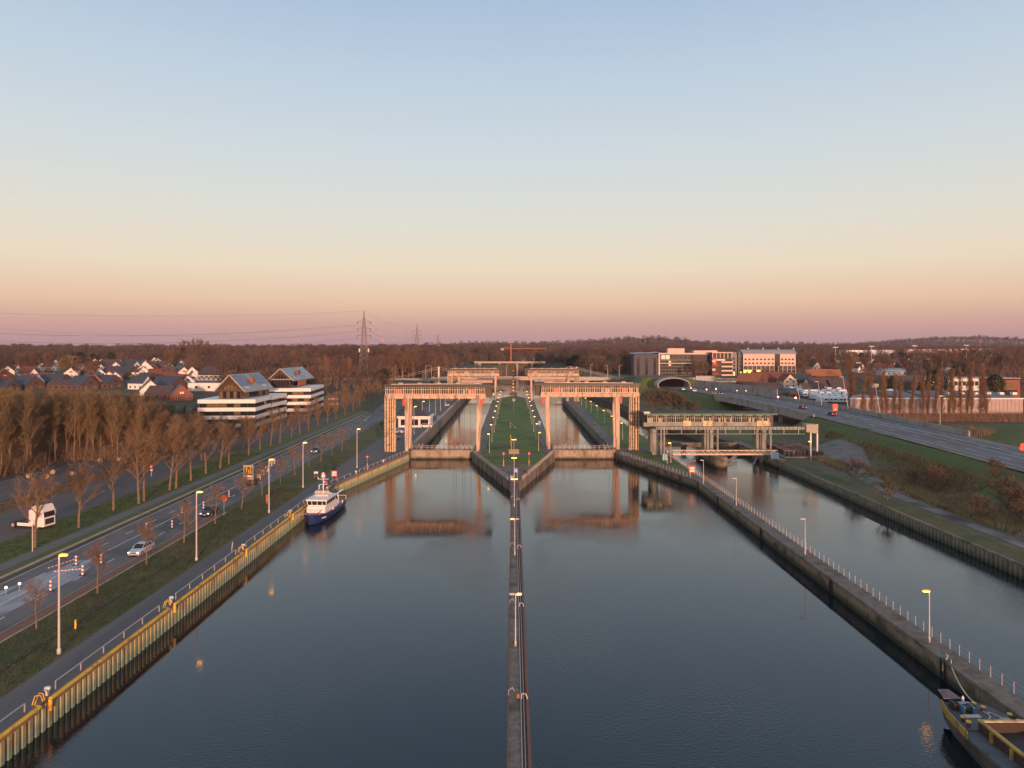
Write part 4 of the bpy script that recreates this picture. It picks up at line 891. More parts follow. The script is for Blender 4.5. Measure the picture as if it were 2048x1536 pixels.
# ------------------------------------------------------------------ cars and truck
def car(name, label, paint, loc, rz, L_=4.4, lit=True, back=False, est=True, plate=True, scale=1):
    t = thing(name, label, 'car', loc, rz, 'cars on the roads'); hl = L_ / 2
    if scale != 1: t.scale = (scale,) * 3
    def ring(y_, w, zb, zm, zt, tw): return [(-w, y_, zb), (-w, y_, zm), (-tw, y_, zt), (tw, y_, zt), (w, y_, zm), (w, y_, zb)]
    B = [ring(-hl, .62, .35, .50, .60, .50), ring(-hl + .12, .80, .22, .58, .72, .66), ring(-hl + .55, .87, .2, .66, .86, .74), ring(-hl + 1.1, .89, .2, .76, .95, .78),
         ring(-.2, .90, .2, .82, .98, .80), ring(hl - 1.0, .90, .2, .84, 1.0, .80), ring(hl - .25, .86, .24, .80, .98, .76), ring(hl, .76, .36, .66, .88, .66)]
    MB().loft(B).build('body', paint, t, smooth=False)
    c0, c1 = -hl + 1.15, (hl - .3 if est else hl - .55)
    f = [ring(c0, .74, .93, .94, .95, .70), ring(c0 + .75, .80, .93, 1.15, 1.40, .62), ring(c0 + 1.2, .81, .93, 1.18, 1.45, .62), ring(c1 - .75, .80, .93, 1.16, 1.42, .60), ring(c1 - .3 if not est else c1 - .15, .76, .93, 1.08, 1.30 if est else 1.15, .58), ring(c1, .72, .93, .95, .97, .62)]
    MB().loft(f).build('glasshouse', M_glass, t)
    MB().loft([[(-.60, y_, z_), (.60, y_, z_), (.58, y_, z_ + .04), (-.58, y_, z_ + .04)] for y_, z_ in ((c0 + .72, 1.40), (c0 + 1.2, 1.455), (c1 - .75, 1.425), (c1 - (.2 if est else .6), 1.32))]).build('roof_panel', paint, t)
    for s_ in (-1, 1):
        MB().beam((s_ * .72, c0 + .02, .95), (s_ * .64, c0 + .76, 1.43), .07).beam((s_ * .79, (c0 + c1) / 2, .95), (s_ * .62, (c0 + c1) / 2, 1.44), .07).beam((s_ * .72, c1, .97), (s_ * .6, c1 - .3, 1.36), .1).build('pillar', paint, t)
        for y_ in (-hl + .85, hl - .8):
            w_ = MB().disc((s_ * .82, y_, .32), .32, (1, 0, 0), .2, 14).build('wheel', M_dark, t); MB().disc((s_ * .925, y_, .32), .19, (1, 0, 0), .02, 10).build('rim', M_steel, w_)
        MB().box(s_ * .62 - .15, s_ * .62 + .15, -hl + .02, -hl + .2, .52, .70).build('headlight', M_litw if lit else M_unlit, t)
        MB().box(s_ * .64 - .12, s_ * .64 + .12, hl - .08, hl + .02, .68, .86).build('tail_light', M_litr if back else M_red, t)
        MB().box(s_ * .98 - .08, s_ * .98 + .08, c0 + .55, c0 + .7, .98, 1.1).build('mirror', paint, t)
    if plate:
        MB().box(-.26, .26, -hl - .015, -hl + .03, .36, .47).build('number_plate', M_unlit, t); MB().box(-.5, .5, -hl - .008, -hl + .1, .50, .60).build('grille', M_dark, t)
    return t
M_silver = mat('silver car paint', (.48, .52, .58), (.52, .56, .62), 4, .3, metal=.35); M_dkcar = mat('dark car paint', (.035, .045, .055), (.045, .055, .07), 4, .25, metal=.3)
M_blcar = mat('blue black car paint', (.06, .07, .12), (.08, .09, .15), 4, .3); M_recar = mat('dark red car paint', (.22, .02, .03), (.26, .03, .04), 4, .3)
z = ZL + .02
car('car', 'silver saloon with headlights on driving towards the viewer on the left road', M_silver, (*at(283, 1106)[:2], z), R(-2), est=False)
car('car', 'dark estate car behind the silver one near the round orange sign', M_dkcar, (*at(420, 1029)[:2], z), R(-2))
car('car', 'small blue-black car furthest away on the left road', M_blcar, (*at(632, 905)[:2], z), R(0))
car('car', 'white car parked by the left portal tower', M_boatw, (*at(795, 866)[:2], z), R(70), lit=False)
car('car', 'reddish car half hidden behind the left portal tower', M_recar, (*at(787, 878)[:2], z), R(80), lit=False)
car('car', 'white car parked in front of the lock keepers house', M_boatw, (*at(853, 855)[:2], z), R(85), lit=False)
car('car', 'pale car parked at the far end of the left lock apron', M_silver, (*at(893, 812)[:2], z), R(20), lit=True)
# trailer-mounted sign behind the chevrons
tk = thing('tractor_unit', 'white lorry tractor unit parked on the yard at the far left', 'lorry', at(64, 1054), R(-12))
M_lwh = mat('lorry white', (.74, .68, .66), (.78, .73, .70), 3, .4)
def rg(x, y0, y1, z0, z1, b=.1): return [(x, y0, z0), (x, y1, z0), (x, y1, z1 - b), (x, y1 - b, z1), (x, y0 + b, z1), (x, y0, z1 - b)]
MB().loft([rg(1.0, -1.22, 1.22, .75, 3.2), rg(1.4, -1.25, 1.25, .55, 3.75), rg(2.9, -1.25, 1.25, .45, 3.8), rg(3.35, -1.2, 1.2, .42, 3.0), rg(3.45, -1.12, 1.12, .45, 1.8)]).build('cab', M_lwh, tk)
MB().loft([rg(1.1, -1.15, 1.15, 3.2, 3.6, .05), rg(2.0, -1.1, 1.1, 3.6, 3.95, .05), rg(2.9, -1.1, 1.1, 3.65, 3.9, .05)]).build('roof_deflector', M_lwh, tk)
MB().add([(3.38, -1.08, 2.0), (3.38, 1.08, 2.0), (3.22, 1.02, 2.95), (3.22, -1.02, 2.95)], [(0, 1, 2, 3)]).build('sun_visor', M_dark, tk)
MB().add([(3.47, -1.05, 1.95), (3.47, 1.05, 1.95), (3.36, 1.02, 2.85), (3.36, -1.02, 2.85)], [(0, 1, 2, 3)]).build('windscreen', M_glass, tk)
MB().box(3.44, 3.48, -.85, .85, .75, 1.65).build('grille', M_dark, tk)
for s_ in (-1, 1):
    MB().box(2.0, 2.85, s_ * 1.255 - .01, s_ * 1.255 + .01, 2.0, 2.75).build('side_window', M_glass, tk)
    MB().box(3.0, 3.2, s_ * 1.42 - .12, s_ * 1.42 + .12, 2.0, 2.8).build('mirror', M_lwh, tk)
    MB().box(3.38, 3.5, s_ * .95 - .15, s_ * .95 + .15, .55, .75).build('headlight', M_unlit, tk)
    MB().box(.6, 1.1, s_ * 1.15 - .03, s_ * 1.15 + .03, .9, 3.1).build('side_fairing', M_lwh, tk)
    MB().box(-1.7, 1.2, s_ * 1.15 - .04, s_ * 1.15 + .04, .45, .95).build('side_skirt', M_lwh, tk)
    for x_ in (2.3, -2.5):
        w_ = MB().disc((x_, s_ * 1.05, .52), .52, (0, 1, 0), .34, 16).build('wheel', M_dark, tk); MB().disc((x_, s_ * 1.23, .52), .30, (0, 1, 0), .03, 12).build('rim', M_steel, w_)
MB().box(-3.2, 1.0, -.42, .42, .7, .95).build('chassis', M_dark, tk); MB().box(-2.9, -1.9, -.55, .55, .96, 1.08).build('fifth_wheel', M_dark, tk)
for k in range(6): MB().beam((1.5 + .22 * k, -1.1, 3.98), (1.7 + .22 * k, 1.1, 3.98), .05).build('roof_bar', M_dark, tk)

# ------------------------------------------------------------------ road works
dp = thing('delineator', '', 'road works beacon', group='red and white beacons in the road works')
MB().box(-.35, .35, -.2, .2, 0, .1).build('foot', M_dark, dp)
for k in range(5): MB().box(-.12, .12, -.03, .03, .1 + .24 * k, .34 + .24 * k).build('band', M_red if k % 2 else M_wh, dp)
DP = [(165, 1151), (153, 1131), (202, 1129), (101, 1182), (294, 1062), (345, 1057), (368, 1030), (407, 1018), (404, 1020), (458, 992), (296, 1060)]
DP = [(152, 1131), (165, 1151), (202, 1128), (101, 1183), (344, 1057), (293, 1062), (364, 1028), (407, 1018), (458, 995)]
for i, (px, py) in enumerate(DP):
    o = dp if i == 0 else dup(dp, at(px, py)); o.location = (*at(px, py)[:2], ZL + .03)
    o['label'] = 'red and white road beacon on the left road, %s from the near end' % ORD[{3: 0, 1: 1, 0: 2, 2: 3}.get(i, i)] if i != 4 else 'red and white road beacon standing alone behind the silver car'
tp = thing('barrier_tape', 'red and white tape strung between the near road beacons', 'barrier tape')
P_ = [Vector((*at(px, py)[:2], ZL + .9)) for px, py in ((96, 1150), (152, 1131))], [Vector((*at(px, py)[:2], ZL + .9)) for px, py in ((108, 1157), (165, 1151))]
for a, b in P_:
    for k in range(16):
        p0, p1 = a.lerp(b, k / 16), a.lerp(b, (k + 1) / 16); MB().beam(p0, p1, .02, .09).build('tape_band', M_red if k % 2 else M_wh, tp)
cp = thing('chevron_board', '', 'chevron sign', group='red and white chevron boards'); MB().tube((0, 0, 0), (0, 0, 1.0), .05, n=6).build('post', M_steel, cp)
MB().box(-.42, .42, -.05, .0, .7, 1.9).build('panel', M_wh, cp)
for k in range(2): MB().add([(-.4, -.06, .75 + .55 * k), (-.1, -.06, .75 + .55 * k), (.32, -.06, 1.0 + .55 * k), (-.1, -.06, 1.25 + .55 * k), (-.4, -.06, 1.25 + .55 * k), (.0, -.06, 1.0 + .55 * k)], [(0, 1, 2, 5), (5, 2, 3, 4)]).build('chevron', M_red, cp)
for i, (px, py) in enumerate(((518, 966), (525, 957), (534, 949), (541, 939), (547, 933))):
    o = cp if i == 0 else dup(cp, at(px, py)); o.location = (*at(px, py)[:2], ZL + .03); o['label'] = 'white chevron board with red arrows at the lane closure, %s from the near end' % ORD[i]
t = board('lane_sign', 'big framed lane diagram sign on a trailer at the road works', *at(497, 972)[:2], ZL, 2.2, 3.1, M_kerb, 1.4, border=M_timber)
for k, (a, b, c_, d_) in enumerate(((-.55, -.25, 2.6, 4.0), (-.05, .2, 2.6, 3.6), (.35, .65, 2.6, 4.0))): MB().box(a, b, -.075, -.062, c_, d_).build('lane_arrow', M_yellow, t)
MB().box(-.6, .6, -.075, -.062, 4.05, 4.2).build('lane_arrow', M_yellow, t); MB().box(-.75, .75, -.075, -.062, 1.95, 2.3).build('lane_text', M_wh, t)
MB().box(-1.0, 1.3, .3, 3.2, .45, 1.1).build('trailer', M_timber, t)
for s_ in (-1, 1): MB().disc((s_ * 1.1, 1.8, .33), .33, (1, 0, 0), .2).build('wheel', M_dark, t)
def round_sign(label, x, y, z, r=.42, h=2.2, face=M_wh, ring=M_red, glow=False):
    t = thing('round_sign', label, 'road sign', (x, y, z)); MB().tube((0, 0, 0), (0, 0, h), .04, n=6).build('post', M_steel, t)
    MB().disc((0, -.06, h), r, (0, 1, 0), .03, 18).build('ring', ring, t); MB().disc((0, -.085, h), r * .72, (0, 1, 0), .02, 18).build('face', face, t); return t
round_sign('round orange-red road sign on a post beside the dark estate car', *at(448, 1031)[:2], ZL, .62, 3.0, M_rorange, M_red)
for i, (px, py) in enumerate(((12, 1190), (39, 1182))):
    t = thing('warning_lamp', 'small yellow warning lamp on the closed lane, %s one' % ('left' if i == 0 else 'right'), 'warning lamp', at(px, py)); MB().tube((0, 0, 0), (0, 0, .8), .04, n=6).build('post', M_steel, t); MB().disc((0, 0, .9), .16, (0, 1, 0), .1).build('lamp', M_litw, t)
t = thing('traffic_light', 'slim pale post beside the cycle path in front of the lorry', 'post', at(65, 1103)); MB().tube((0, 0, 0), (0, 0, 4.4), .07, n=6).build('pole', M_pole, t); MB().box(-.2, .2, -.1, .1, 4.0, 4.45).build('head', M_wh, t)
t = thing('striped_sign_post', 'red and white striped post at the edge of the grass by the yard', 'post', at(303, 953)); MB().tube((0, 0, 0), (0, 0, 1.4), .05, n=6).build('pole', M_frame, t)
for k in range(4): MB().box(-.3, .3, -.06, .0, 1.3 + .4 * k, 1.68 + .4 * k).build('band', M_red if k % 2 else M_wh, t)
# cable reels on the second yard
M_reel = mat('weathered plywood', (.33, .24, .16), (.42, .31, .20), 3, .8)
for i, (px, py) in enumerate(((200, 924), (146, 951), (58, 956), (95, 957), (238, 922), (106, 948))):
    x, y, z_ = at(px, py); t = thing('cable_reel', 'round pale cable reel on the yard in front of the wood, %s from the left' % ORD[[4, 3, 0, 1, 5, 2][i]], 'cable reel', (x, y, ZL + .50), R(8 * i - 20), 'cable reels on the yard')
    for s_ in (-1, 1): MB().disc((0, s_ * .32, 0), .48, (0, 1, 0), .05, 18).build('flange', M_reel, t)
    MB().disc((0, 0, 0), .3, (0, 1, 0), .58, 12).build('drum', M_timber, t); MB().disc((0, -.36, 0), .11, (0, 1, 0), .02, 10).build('hub', M_dark, t)
# ------------------------------------------------------------------ highway on the right
HZ = 8.0
hwy = lambda X, Y: HZ
M_hwy = mat('motorway asphalt', (.105, .105, .115), (.14, .14, .15), .3, .8, .1, c3=(.085, .08, .085), s3=.08, aniso=(1, .2, 1))
def hstrip(name, y0, y1, a, b, m, dz, zf=hwy):
    mb = MB(); prev = None; y = y0
    while True:
        cur = ((hx(y) + a, y, zf(0, y) + dz), (hx(y) + b, y, zf(0, y) + dz))
        if prev: mb.add([prev[0], prev[1], cur[1], cur[0]], [(0, 1, 2, 3)])
        if y >= y1: break
        prev = cur; y = min(y1, y + 6)
    return structure(name, mb, m)
hstrip('highway_shoulder', 60, 436, -1.6, 19.2, M_dirt, .0)
hstrip('highway', 60, 436, 0, 17.6, M_hwy, .03)
mb = MB()
def hl(a, y0, y1, w=.16):
    y = y0
    while y < y1:
        e = min(y1, y + 6); mb.add([(hx(y) + a, y, HZ + .045), (hx(y) + a + w, y, HZ + .045), (hx(e) + a + w, e, HZ + .045), (hx(e) + a, e, HZ + .045)], [(0, 1, 2, 3)]); y = e
hl(12.3, 60, 430, .22); hl(8.9, 60, 430, .18); hl(1.6, 60, 430, .12); hl(16.6, 60, 430, .12)
y = 100
while y < 425: hl(5.2, y, y + 4, .2); hl(14.4, y + 3, y + 6, .16); hl(10.6, y + 5, y + 8, .16); y += 13
structure('road_marking', mb, M_white)
ov = thing('overpass', 'pale concrete highway overpass spanning the inlet on the right', 'bridge')
M_ovc = mat('overpass concrete', (.27, .25, .225), (.36, .335, .30), .5, .85, .2, c3=(.20, .18, .16), s3=.3)
def along_h(name, y0, y1, a, b, z0, z1, m, par, st=6.0):
    y = y0
    while y < y1 - .01:
        e = min(y1, y + st); MB().prism([(hx(y) + a, y + .01), (hx(y) + b, y + .01), (hx(e) + b, e - .01), (hx(e) + a, e - .01)], z0, z1).build(name, m, par); y = e
along_h('edge_girder', 252, 356, -2.6, -1.7, 5.6, 8.0, M_ovc, ov, 13); along_h('parapet', 246, 362, -2.7, -2.2, 8.01, 8.75, M_ovc, ov, 13)
along_h('deck', 252, 356, -1.68, 19.4, 6.4, 7.97, M_ovc, ov, 13)
for yy in (286, 320):
    for a in (0, 9, 17): MB().box(hx(yy) + a, hx(yy) + a + 1, yy, yy + 1.4, 1.5, 6.4).build('pier', M_ovc, ov)
MB().prism([(hx(250) - 2.6, 250), (hx(250) + 19, 250), (hx(254) + 19, 254), (hx(254) - 2.6, 254)], 1, 5.58).build('abutment', M_ovc, ov)
MB().prism([(hx(352) - 2.6, 352), (hx(352) + 19, 352), (hx(356) + 19, 356), (hx(356) - 2.6, 356)], 1, 5.58).build('abutment', M_ovc, ov)
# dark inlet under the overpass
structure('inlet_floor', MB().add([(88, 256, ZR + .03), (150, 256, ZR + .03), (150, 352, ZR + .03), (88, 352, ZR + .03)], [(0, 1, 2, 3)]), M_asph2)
pw = thing('highway_parapet', 'long concrete crash wall along the far side of the highway', 'barrier')
along_h('barrier_segment', 192, 340, 19.2, 19.6, HZ, HZ + 1.5, M_ovc, pw, 8)
sw = thing('retaining_wall', 'tall pale concrete wall on the far side of the highway behind the cars', 'retaining wall')
along_h('wall_panel', 335, 430, 18.9, 19.3, HZ - .5, HZ + 4.4, M_ovc, sw, 6)
gw = thing('grey_wall', 'grey panelled retaining wall right of the tunnel mouth', 'retaining wall')
for k in range(9):
    a, b = up(1392 + 4.3 * k, 768, 470), up(1392 + 4.3 * (k + 1) - .3, 768, 470); MB().box(a[0], b[0], 470, 471, 5, 13.2).build('wall_panel', M_metalroof, gw)
a, b = up(1432, 768, 480), up(1472, 768, 480); fbx = thing('flyover', 'low pale bridge with a beam railing behind the grey wall', 'bridge')
MB().box(a[0], b[0], 480, 486, 8.5, 9.4).build('deck', M_ovc, fbx); MB().box(a[0], b[0], 480, 480.3, 10.6, 11.0).build('rail', M_ovc, fbx)
for k in range(9): x = a[0] + (b[0] - a[0]) * k / 8; MB().box(x - .12, x + .12, 480, 480.3, 9.4, 10.6).build('rail_post', M_ovc, fbx)
# tunnel mouth: a flared oval concrete ring
tn = thing('tunnel_mouth', 'oval flared concrete tunnel mouth in the green slope', 'tunnel portal', (97.2, 432, 9.2))
M_tun = mat('tunnel concrete', (.30, .27, .26), (.38, .35, .33), .6, .8)
def oval(rx, rz, y_, n=32, dz=0): return [(rx * cos(2 * pi * k / n), y_, max(-3.0, rz * sin(2 * pi * k / n)) + dz) for k in range(n)]
MB().loft([oval(10.4, 4.9, 5), oval(10.0, 4.6, -3.5), oval(9.4, 4.1, -3.6), oval(7.6, 3.1, 6), oval(7.4, 3.0, 24)], cap=False).build('flare', M_tun, tn, smooth=False)
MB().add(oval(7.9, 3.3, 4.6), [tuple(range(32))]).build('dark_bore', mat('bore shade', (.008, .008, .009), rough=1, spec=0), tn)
# highway cars
zc = HZ + .04
car('car', 'dark hatchback with red tail lights in front of the orange sign on the highway', M_dkcar, (*at(1663, 831, 8)[:2], zc), R(180 + 3), back=True, L_=4.2)
car('car', 'dark car with red tail lights near the middle of the overpass', M_dkcar, (*at(1604, 817.5, 8)[:2], zc), R(183), back=True, L_=4.2)
car('car', 'red car in the distance on the highway before the overpass', M_recar, (*at(1428, 788.5, 8)[:2], zc), R(170), back=True, L_=4.0)
car('car', 'dark car beside the red one at the end of the pale wall', M_dkcar, (*at(1441, 789, 8)[:2], zc), R(-10), back=True, L_=4.0)
car('car', 'white car on the highway just outside the tunnel mouth', M_boatw, (*at(1389, 783, 8)[:2], zc), R(-10), L_=4.0)
car('car', 'white car leaving the dark oval tunnel mouth', M_boatw, (*at(1367, 780.5, 8)[:2], zc), R(-10), L_=4.0)
# leaning highway lamps, straight mast
for i, (px, py, hh) in enumerate(((1600, 801.6, 9.8), (1644, 810.5, 9.9), (1697, 818.7, 12.6), (1761, 830, 10.0))):
    x, y, z_ = at(px, py, 8.6)
    t = thing('leaning_lamp', 'leaning slender highway lamp behind the crash wall, %s from the left' % ORD[i], 'street lamp', (x, y, 8.2), 0, 'leaning lamps along the highway')
    MB().tube((0, 0, 0), (-.17 * hh, 0, hh), .13, .07, 7).build('pole', M_pole, t); MB().box(-.17 * hh - 1.3, -.17 * hh + .1, -.15, .15, hh, hh + .14).build('lamp_head', M_wh, t)
    if i == 3: MB().lathe((-.17 * hh - .1, 0, hh + .1), [(0, -.1), (1.0, 0), (1.05, .9), (.9, 1.15), (0, 1.25)], 12).build('basket', M_kerb, t)
x, y, z_ = at(1880, 861, 7); t = thing('street_lamp', 'tall straight grey lamp post beyond the highway near the triangular sign', 'street lamp', (x, y, terr(x, y))); MB().tube((0, 0, 0), (0, 0, 13), .15, .08, 8).build('pole', M_steel, t); MB().box(-.3, .9, -.12, .12, 12.9, 13.1).build('lamp_head', M_wh, t)
x, y, z_ = at(1918, 864, 7); t = thing('warning_sign', 'red triangle sign above a round blue sign beside the highway', 'road sign', (x, y, terr(x, y))); MB().tube((0, 0, 0), (0, 0, 2.6), .05, n=6).build('post', M_steel, t)
MB().add([(-.75, -.08, 1.7), (.75, -.08, 1.7), (0, -.08, 3.0), (-.75, -.04, 1.7), (.75, -.04, 1.7), (0, -.04, 3.0)], [(0, 1, 2), (5, 4, 3), (0, 3, 4, 1), (1, 4, 5, 2), (2, 5, 3, 0)]).build('triangle', M_red, t)
MB().add([(-.42, -.1, 1.9), (.42, -.1, 1.9), (0, -.1, 2.65)], [(0, 1, 2)]).build('face', M_wh, t); MB().box(-.8, .8, -.08, -.04, .7, 1.6).build('blue_panel', M_blue, t)
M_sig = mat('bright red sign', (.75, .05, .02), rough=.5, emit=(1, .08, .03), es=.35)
x, y, z_ = at(1665, 824, 8); t = thing('warning_board', 'bright red rectangular board standing on the far verge of the highway', 'sign', (x + 1, y, 8)); MB().box(-.9, .9, -.1, 0, .5, 3.0).build('panel', M_sig, t); MB().add([(-.35, -.12, .7), (.35, -.12, .7), (0, -.12, 1.4)], [(0, 1, 2)]).build('triangle', M_wh, t)
x, y, z_ = at(2047, 901, 8); t = thing('warning_board', 'tilted bright red board at the right edge of the picture', 'sign', (x, y, 7.6)); MB().add([(-.95, 0, .75), (-.2, 0, .2), (1.0, 0, .9), (.8, 0, 2.2), (-.6, 0, 2.0), (-.95, .1, .75), (-.2, .1, .2), (1.0, .1, .9), (.8, .1, 2.2), (-.6, .1, 2.0)], [(0, 1, 2, 3, 4), (9, 8, 7, 6, 5), (0, 5, 6, 1), (1, 6, 7, 2), (2, 7, 8, 3), (3, 8, 9, 4), (4, 9, 5, 0)]).build('panel', M_sig, t)
for i, (px, py, r_) in enumerate(((1591, 802, .62), (1556, 800, .5), (1492, 787, .42), (1474, 786.5, .35), (1413, 784, .45), (1382, 781, .4), (1432, 783, .5))):
    x, y, z_ = at(px, py, 8.3); t = thing('round_sign', 'small red ringed lit sign along the highway, %s from the right' % ORD[i if i < 4 else {6: 4, 4: 5, 5: 6}[i]], 'road sign', (x, y, 8), 0, 'round lit signs along the highway')
    MB().tube((0, 0, 0), (0, 0, 1.6), .05, n=6).build('post', M_steel, t); MB().disc((0, -.06, 1.7), r_, (0, 1, 0), .06).build('ring', M_sig, t); MB().disc((0, -.1, 1.7), r_ * .7, (0, 1, 0), .03).build('face', M_litw, t)

# ------------------------------------------------------------------ cable bridge over the canal
br = thing('cable_bridge', 'low cable-stayed road bridge crossing the canal behind the lock', 'bridge', (0, 530, 0))
M_brc = mat('bridge concrete', (.40, .33, .26), (.48, .40, .32), .5, .8)
for k in range(15):
    x0, x1 = -62 + 9 * k, -62 + 9 * (k + 1) - .04; dz = .5 * (1 - ((x0 + 4.5 - 2) / 68) ** 2)
    MB().box(x0, x1, 0, 11, 7.0 + dz, 8.6 + dz).build('deck_segment', M_ovc, br); MB().box(x0, x1, -.25, 0, 7.1 + dz, 9.1 + dz).build('fascia', M_brc, br)
    MB().box(x0, x1, 10.8, 11.05, 8.6 + dz, 9.5 + dz).build('parapet', M_brc, br)
for x in (-55.3, 44.2, 47.5):
    y_ = 11.6 if x == 44.2 else -.9
    MB().box(x - .6, x + .6, y_ - .5, y_ + .5, -3, 17.7).build('pylon', M_frame if x < 0 else M_portal, br)
    for s_ in (-1, 1):
        for q in range(1, 9):
            d = 32 * q / 8
        for off in (0, 1):
            MB().tube((x, y_, 17.6 - 1.4 * off), (x + s_ * (33 - 5 * off), y_, 9.2), .11, n=5).build('stay_cable', M_steel, br)
        for q in range(1, 9): MB().tube((x + s_ * 3.7 * q, y_, 17.4 - q), (x + s_ * 3.7 * q, y_, 8.7), .04, n=4).build('hanger', M_steel, br)
for x in (-57, 49): MB().box(x - 2, x + 2, .5, 10.5, -3, 7.0).build('abutment', M_ovc, br)
bl = lamp_proto('bridge_lamp', 9.5, 1.2, lit=(False,), head=(.7, .2, .12), r=.14, pole=M_pole)
BL = [(791, 530, 9), (804, 530, 9), (851, 531, 9), (863, 529, 9), (1181, 545, 9.3), (1215, 529, 9.3), (1239, 531, 9.3), (960, 541, 9.4), (1013, 541, 9.5), (1034, 541, 9.5)]
place(bl, [((px - 1026) * y / 1420, y, z_, pi if i % 2 else 0) for i, (px, y, z_) in enumerate(BL)], lambda i: 'curved lamp on the cable bridge, %s from the left' % ORD[sorted(range(len(BL)), key=lambda j: BL[j][0]).index(i)], 'street lamp', 'lamps on the cable bridge')
# approach ramp left and right
structure('bridge_road', MB().prism([(-190, 528), (-62, 530), (-62, 541), (-190, 545)], 2, 8.9), M_ovc)
structure('bridge_road', MB().prism([(73, 530), (160, 540), (160, 552), (73, 541)], 2, 9.0), M_ovc)
# far road bridge and quay beyond
fb2 = thing('far_bridge', 'wide flat concrete bridge far up the canal behind the beacon mast', 'bridge', (0, 880, 0))
MB().box(-48, 40, 0, 12, 12.5, 14.6).build('deck', M_brc, fb2)
for x in (-42, -18, 4, 22): MB().box(x, x + 2.5, 2, 10, -2, 12.5).build('pier', M_ovc, fb2)
MB().box(-46, 38, 12.5, 13, -2, 10.5).build('under_shade', M_hall, fb2)  # dark sheet painted as the shadow under the deck
for k in range(24):
    if k % 3 == 0: pass
bv = MB()
for k in range(60):
    x = -66 + 24 * random.random(); bv.lathe((x, 872 + random.random() * 8, 2 + 10 * (x + 66) / 24 * random.random()), [(0, 0), (.9, .3), (.6, 1.1), (0, 1.4)], 6)
put('rubble_slope', bv.mesh('rubble_slope', M_kerb), kind='stuff', label='pale rubble on the slope left of the far bridge')

# ------------------------------------------------------------------ pylons
def pylon(name, label, x, y, z, H, arms, m=M_steel, w=3.6, box=True):
    t = thing(name, label, 'power pylon', (x, y, z)); r = .10 + H * .0012
    wd = lambda h: w * (1 - h / H) ** 1.1 * (1 if h < .45 * H else .95) + .35 if h < H * .62 else max(.05, (w * .38 + .35) * (1 - (h - H * .62) / (H * .38)))
    hs = [H * f for f in (0, .10, .19, .27, .35, .42, .49, .55, .61, .67, .73, .79, .85, .91, 1)]
    for sx_ in (-1, 1):
        for sy_ in (-1, 1):
            b_ = MB()
            for a, b in zip(hs, hs[1:]): b_.beam((sx_ * wd(a), sy_ * wd(a), a), (sx_ * wd(b), sy_ * wd(b), b), r * 1.5)
            b_.build('corner_leg', m, t)
    b_ = MB()
    for a, b in zip(hs, hs[1:]):
        for s_ in (-1, 1):
            b_.beam((-wd(a), s_ * wd(a), a), (wd(b), s_ * wd(b), b), r).beam((wd(a), s_ * wd(a), a), (-wd(b), s_ * wd(b), b), r)
            b_.beam((s_ * wd(a), -wd(a), a), (s_ * wd(b), wd(b), b), r)
        b_.beam((-wd(a), -wd(a), a), (wd(a), -wd(a), a), r)
    b_.build('lattice', m, t)
    for h, a in arms:
        b_ = MB()
        for s_ in (-1, 1): b_.beam((0, 0, h), (s_ * a, 0, h), r * 1.4).beam((0, 0, h + H * .035), (s_ * a, 0, h), r).beam((s_ * a * .55, 0, h), (s_ * a, 0, h - .5), r * 1.2)
        b_.build('cross_arm', m, t)
        for s_ in (-1, 1): MB().tube((s_ * a * .92, 0, h), (s_ * a * .92, 0, h - 1.6), r, n=5).build('insulator', M_dark, t)
    if box:
        for s_ in (-1, 1): MB().box(s_ * 3.4 - .35, s_ * 3.4 + .35, -.6, .6, H * .40, H * .455).build('antenna_panel', M_wh, t)
    return t
PY = [(728, 767, 622, 532, 'tall lattice power pylon left of the bridge with three cross arms'), (834, 735, 648, 846, 'second lattice power pylon behind the bare trees'), (876, 722, 664, 1325, 'small distant lattice power pylon above the wood')]
tips = []
for i, (px, pb, ptp, Y, lb) in enumerate(PY):
    x, _, zt_ = up(px, ptp, Y); z0 = terr(x, Y); H = zt_ - z0
    hs_ = [(CAMZ - (v - 695) * Y / 1420 - z0) for v in ((644, 657.5, 671) if i == 0 else (661.5, 670, 678) if i == 1 else (672, 678, 684))]
    pylon('power_pylon', lb, x, Y, z0, H, [(h, 5.4 if i == 0 else 5.2) for h in hs_], M_pyl)
    tips.append((x, Y, z0, hs_, H))
for i, (px, ptp, Y) in enumerate(((765, 671, 1750), (597, 672, 1900), (454, 673, 1900), (181, 684, 1700), (1961, 676, 2600))):
    x, _, zt_ = up(px, ptp, Y); z0 = terr(x, Y); t = thing('radio_mast', 'tiny red and white lattice mast on the horizon, %s from the left' % ORD[[3, 2, 1, 0, 4][i]], 'radio mast', (x, Y, z0))
    H = zt_ - z0
    for k in range(6): MB().tube((0, 0, H * k / 6), (0, 0, H * (k + 1) / 6), 1.2 * (1 - k / 7), 1.2 * (1 - (k + 1) / 7), 5).build('band', M_red if k % 2 else M_wh, t)
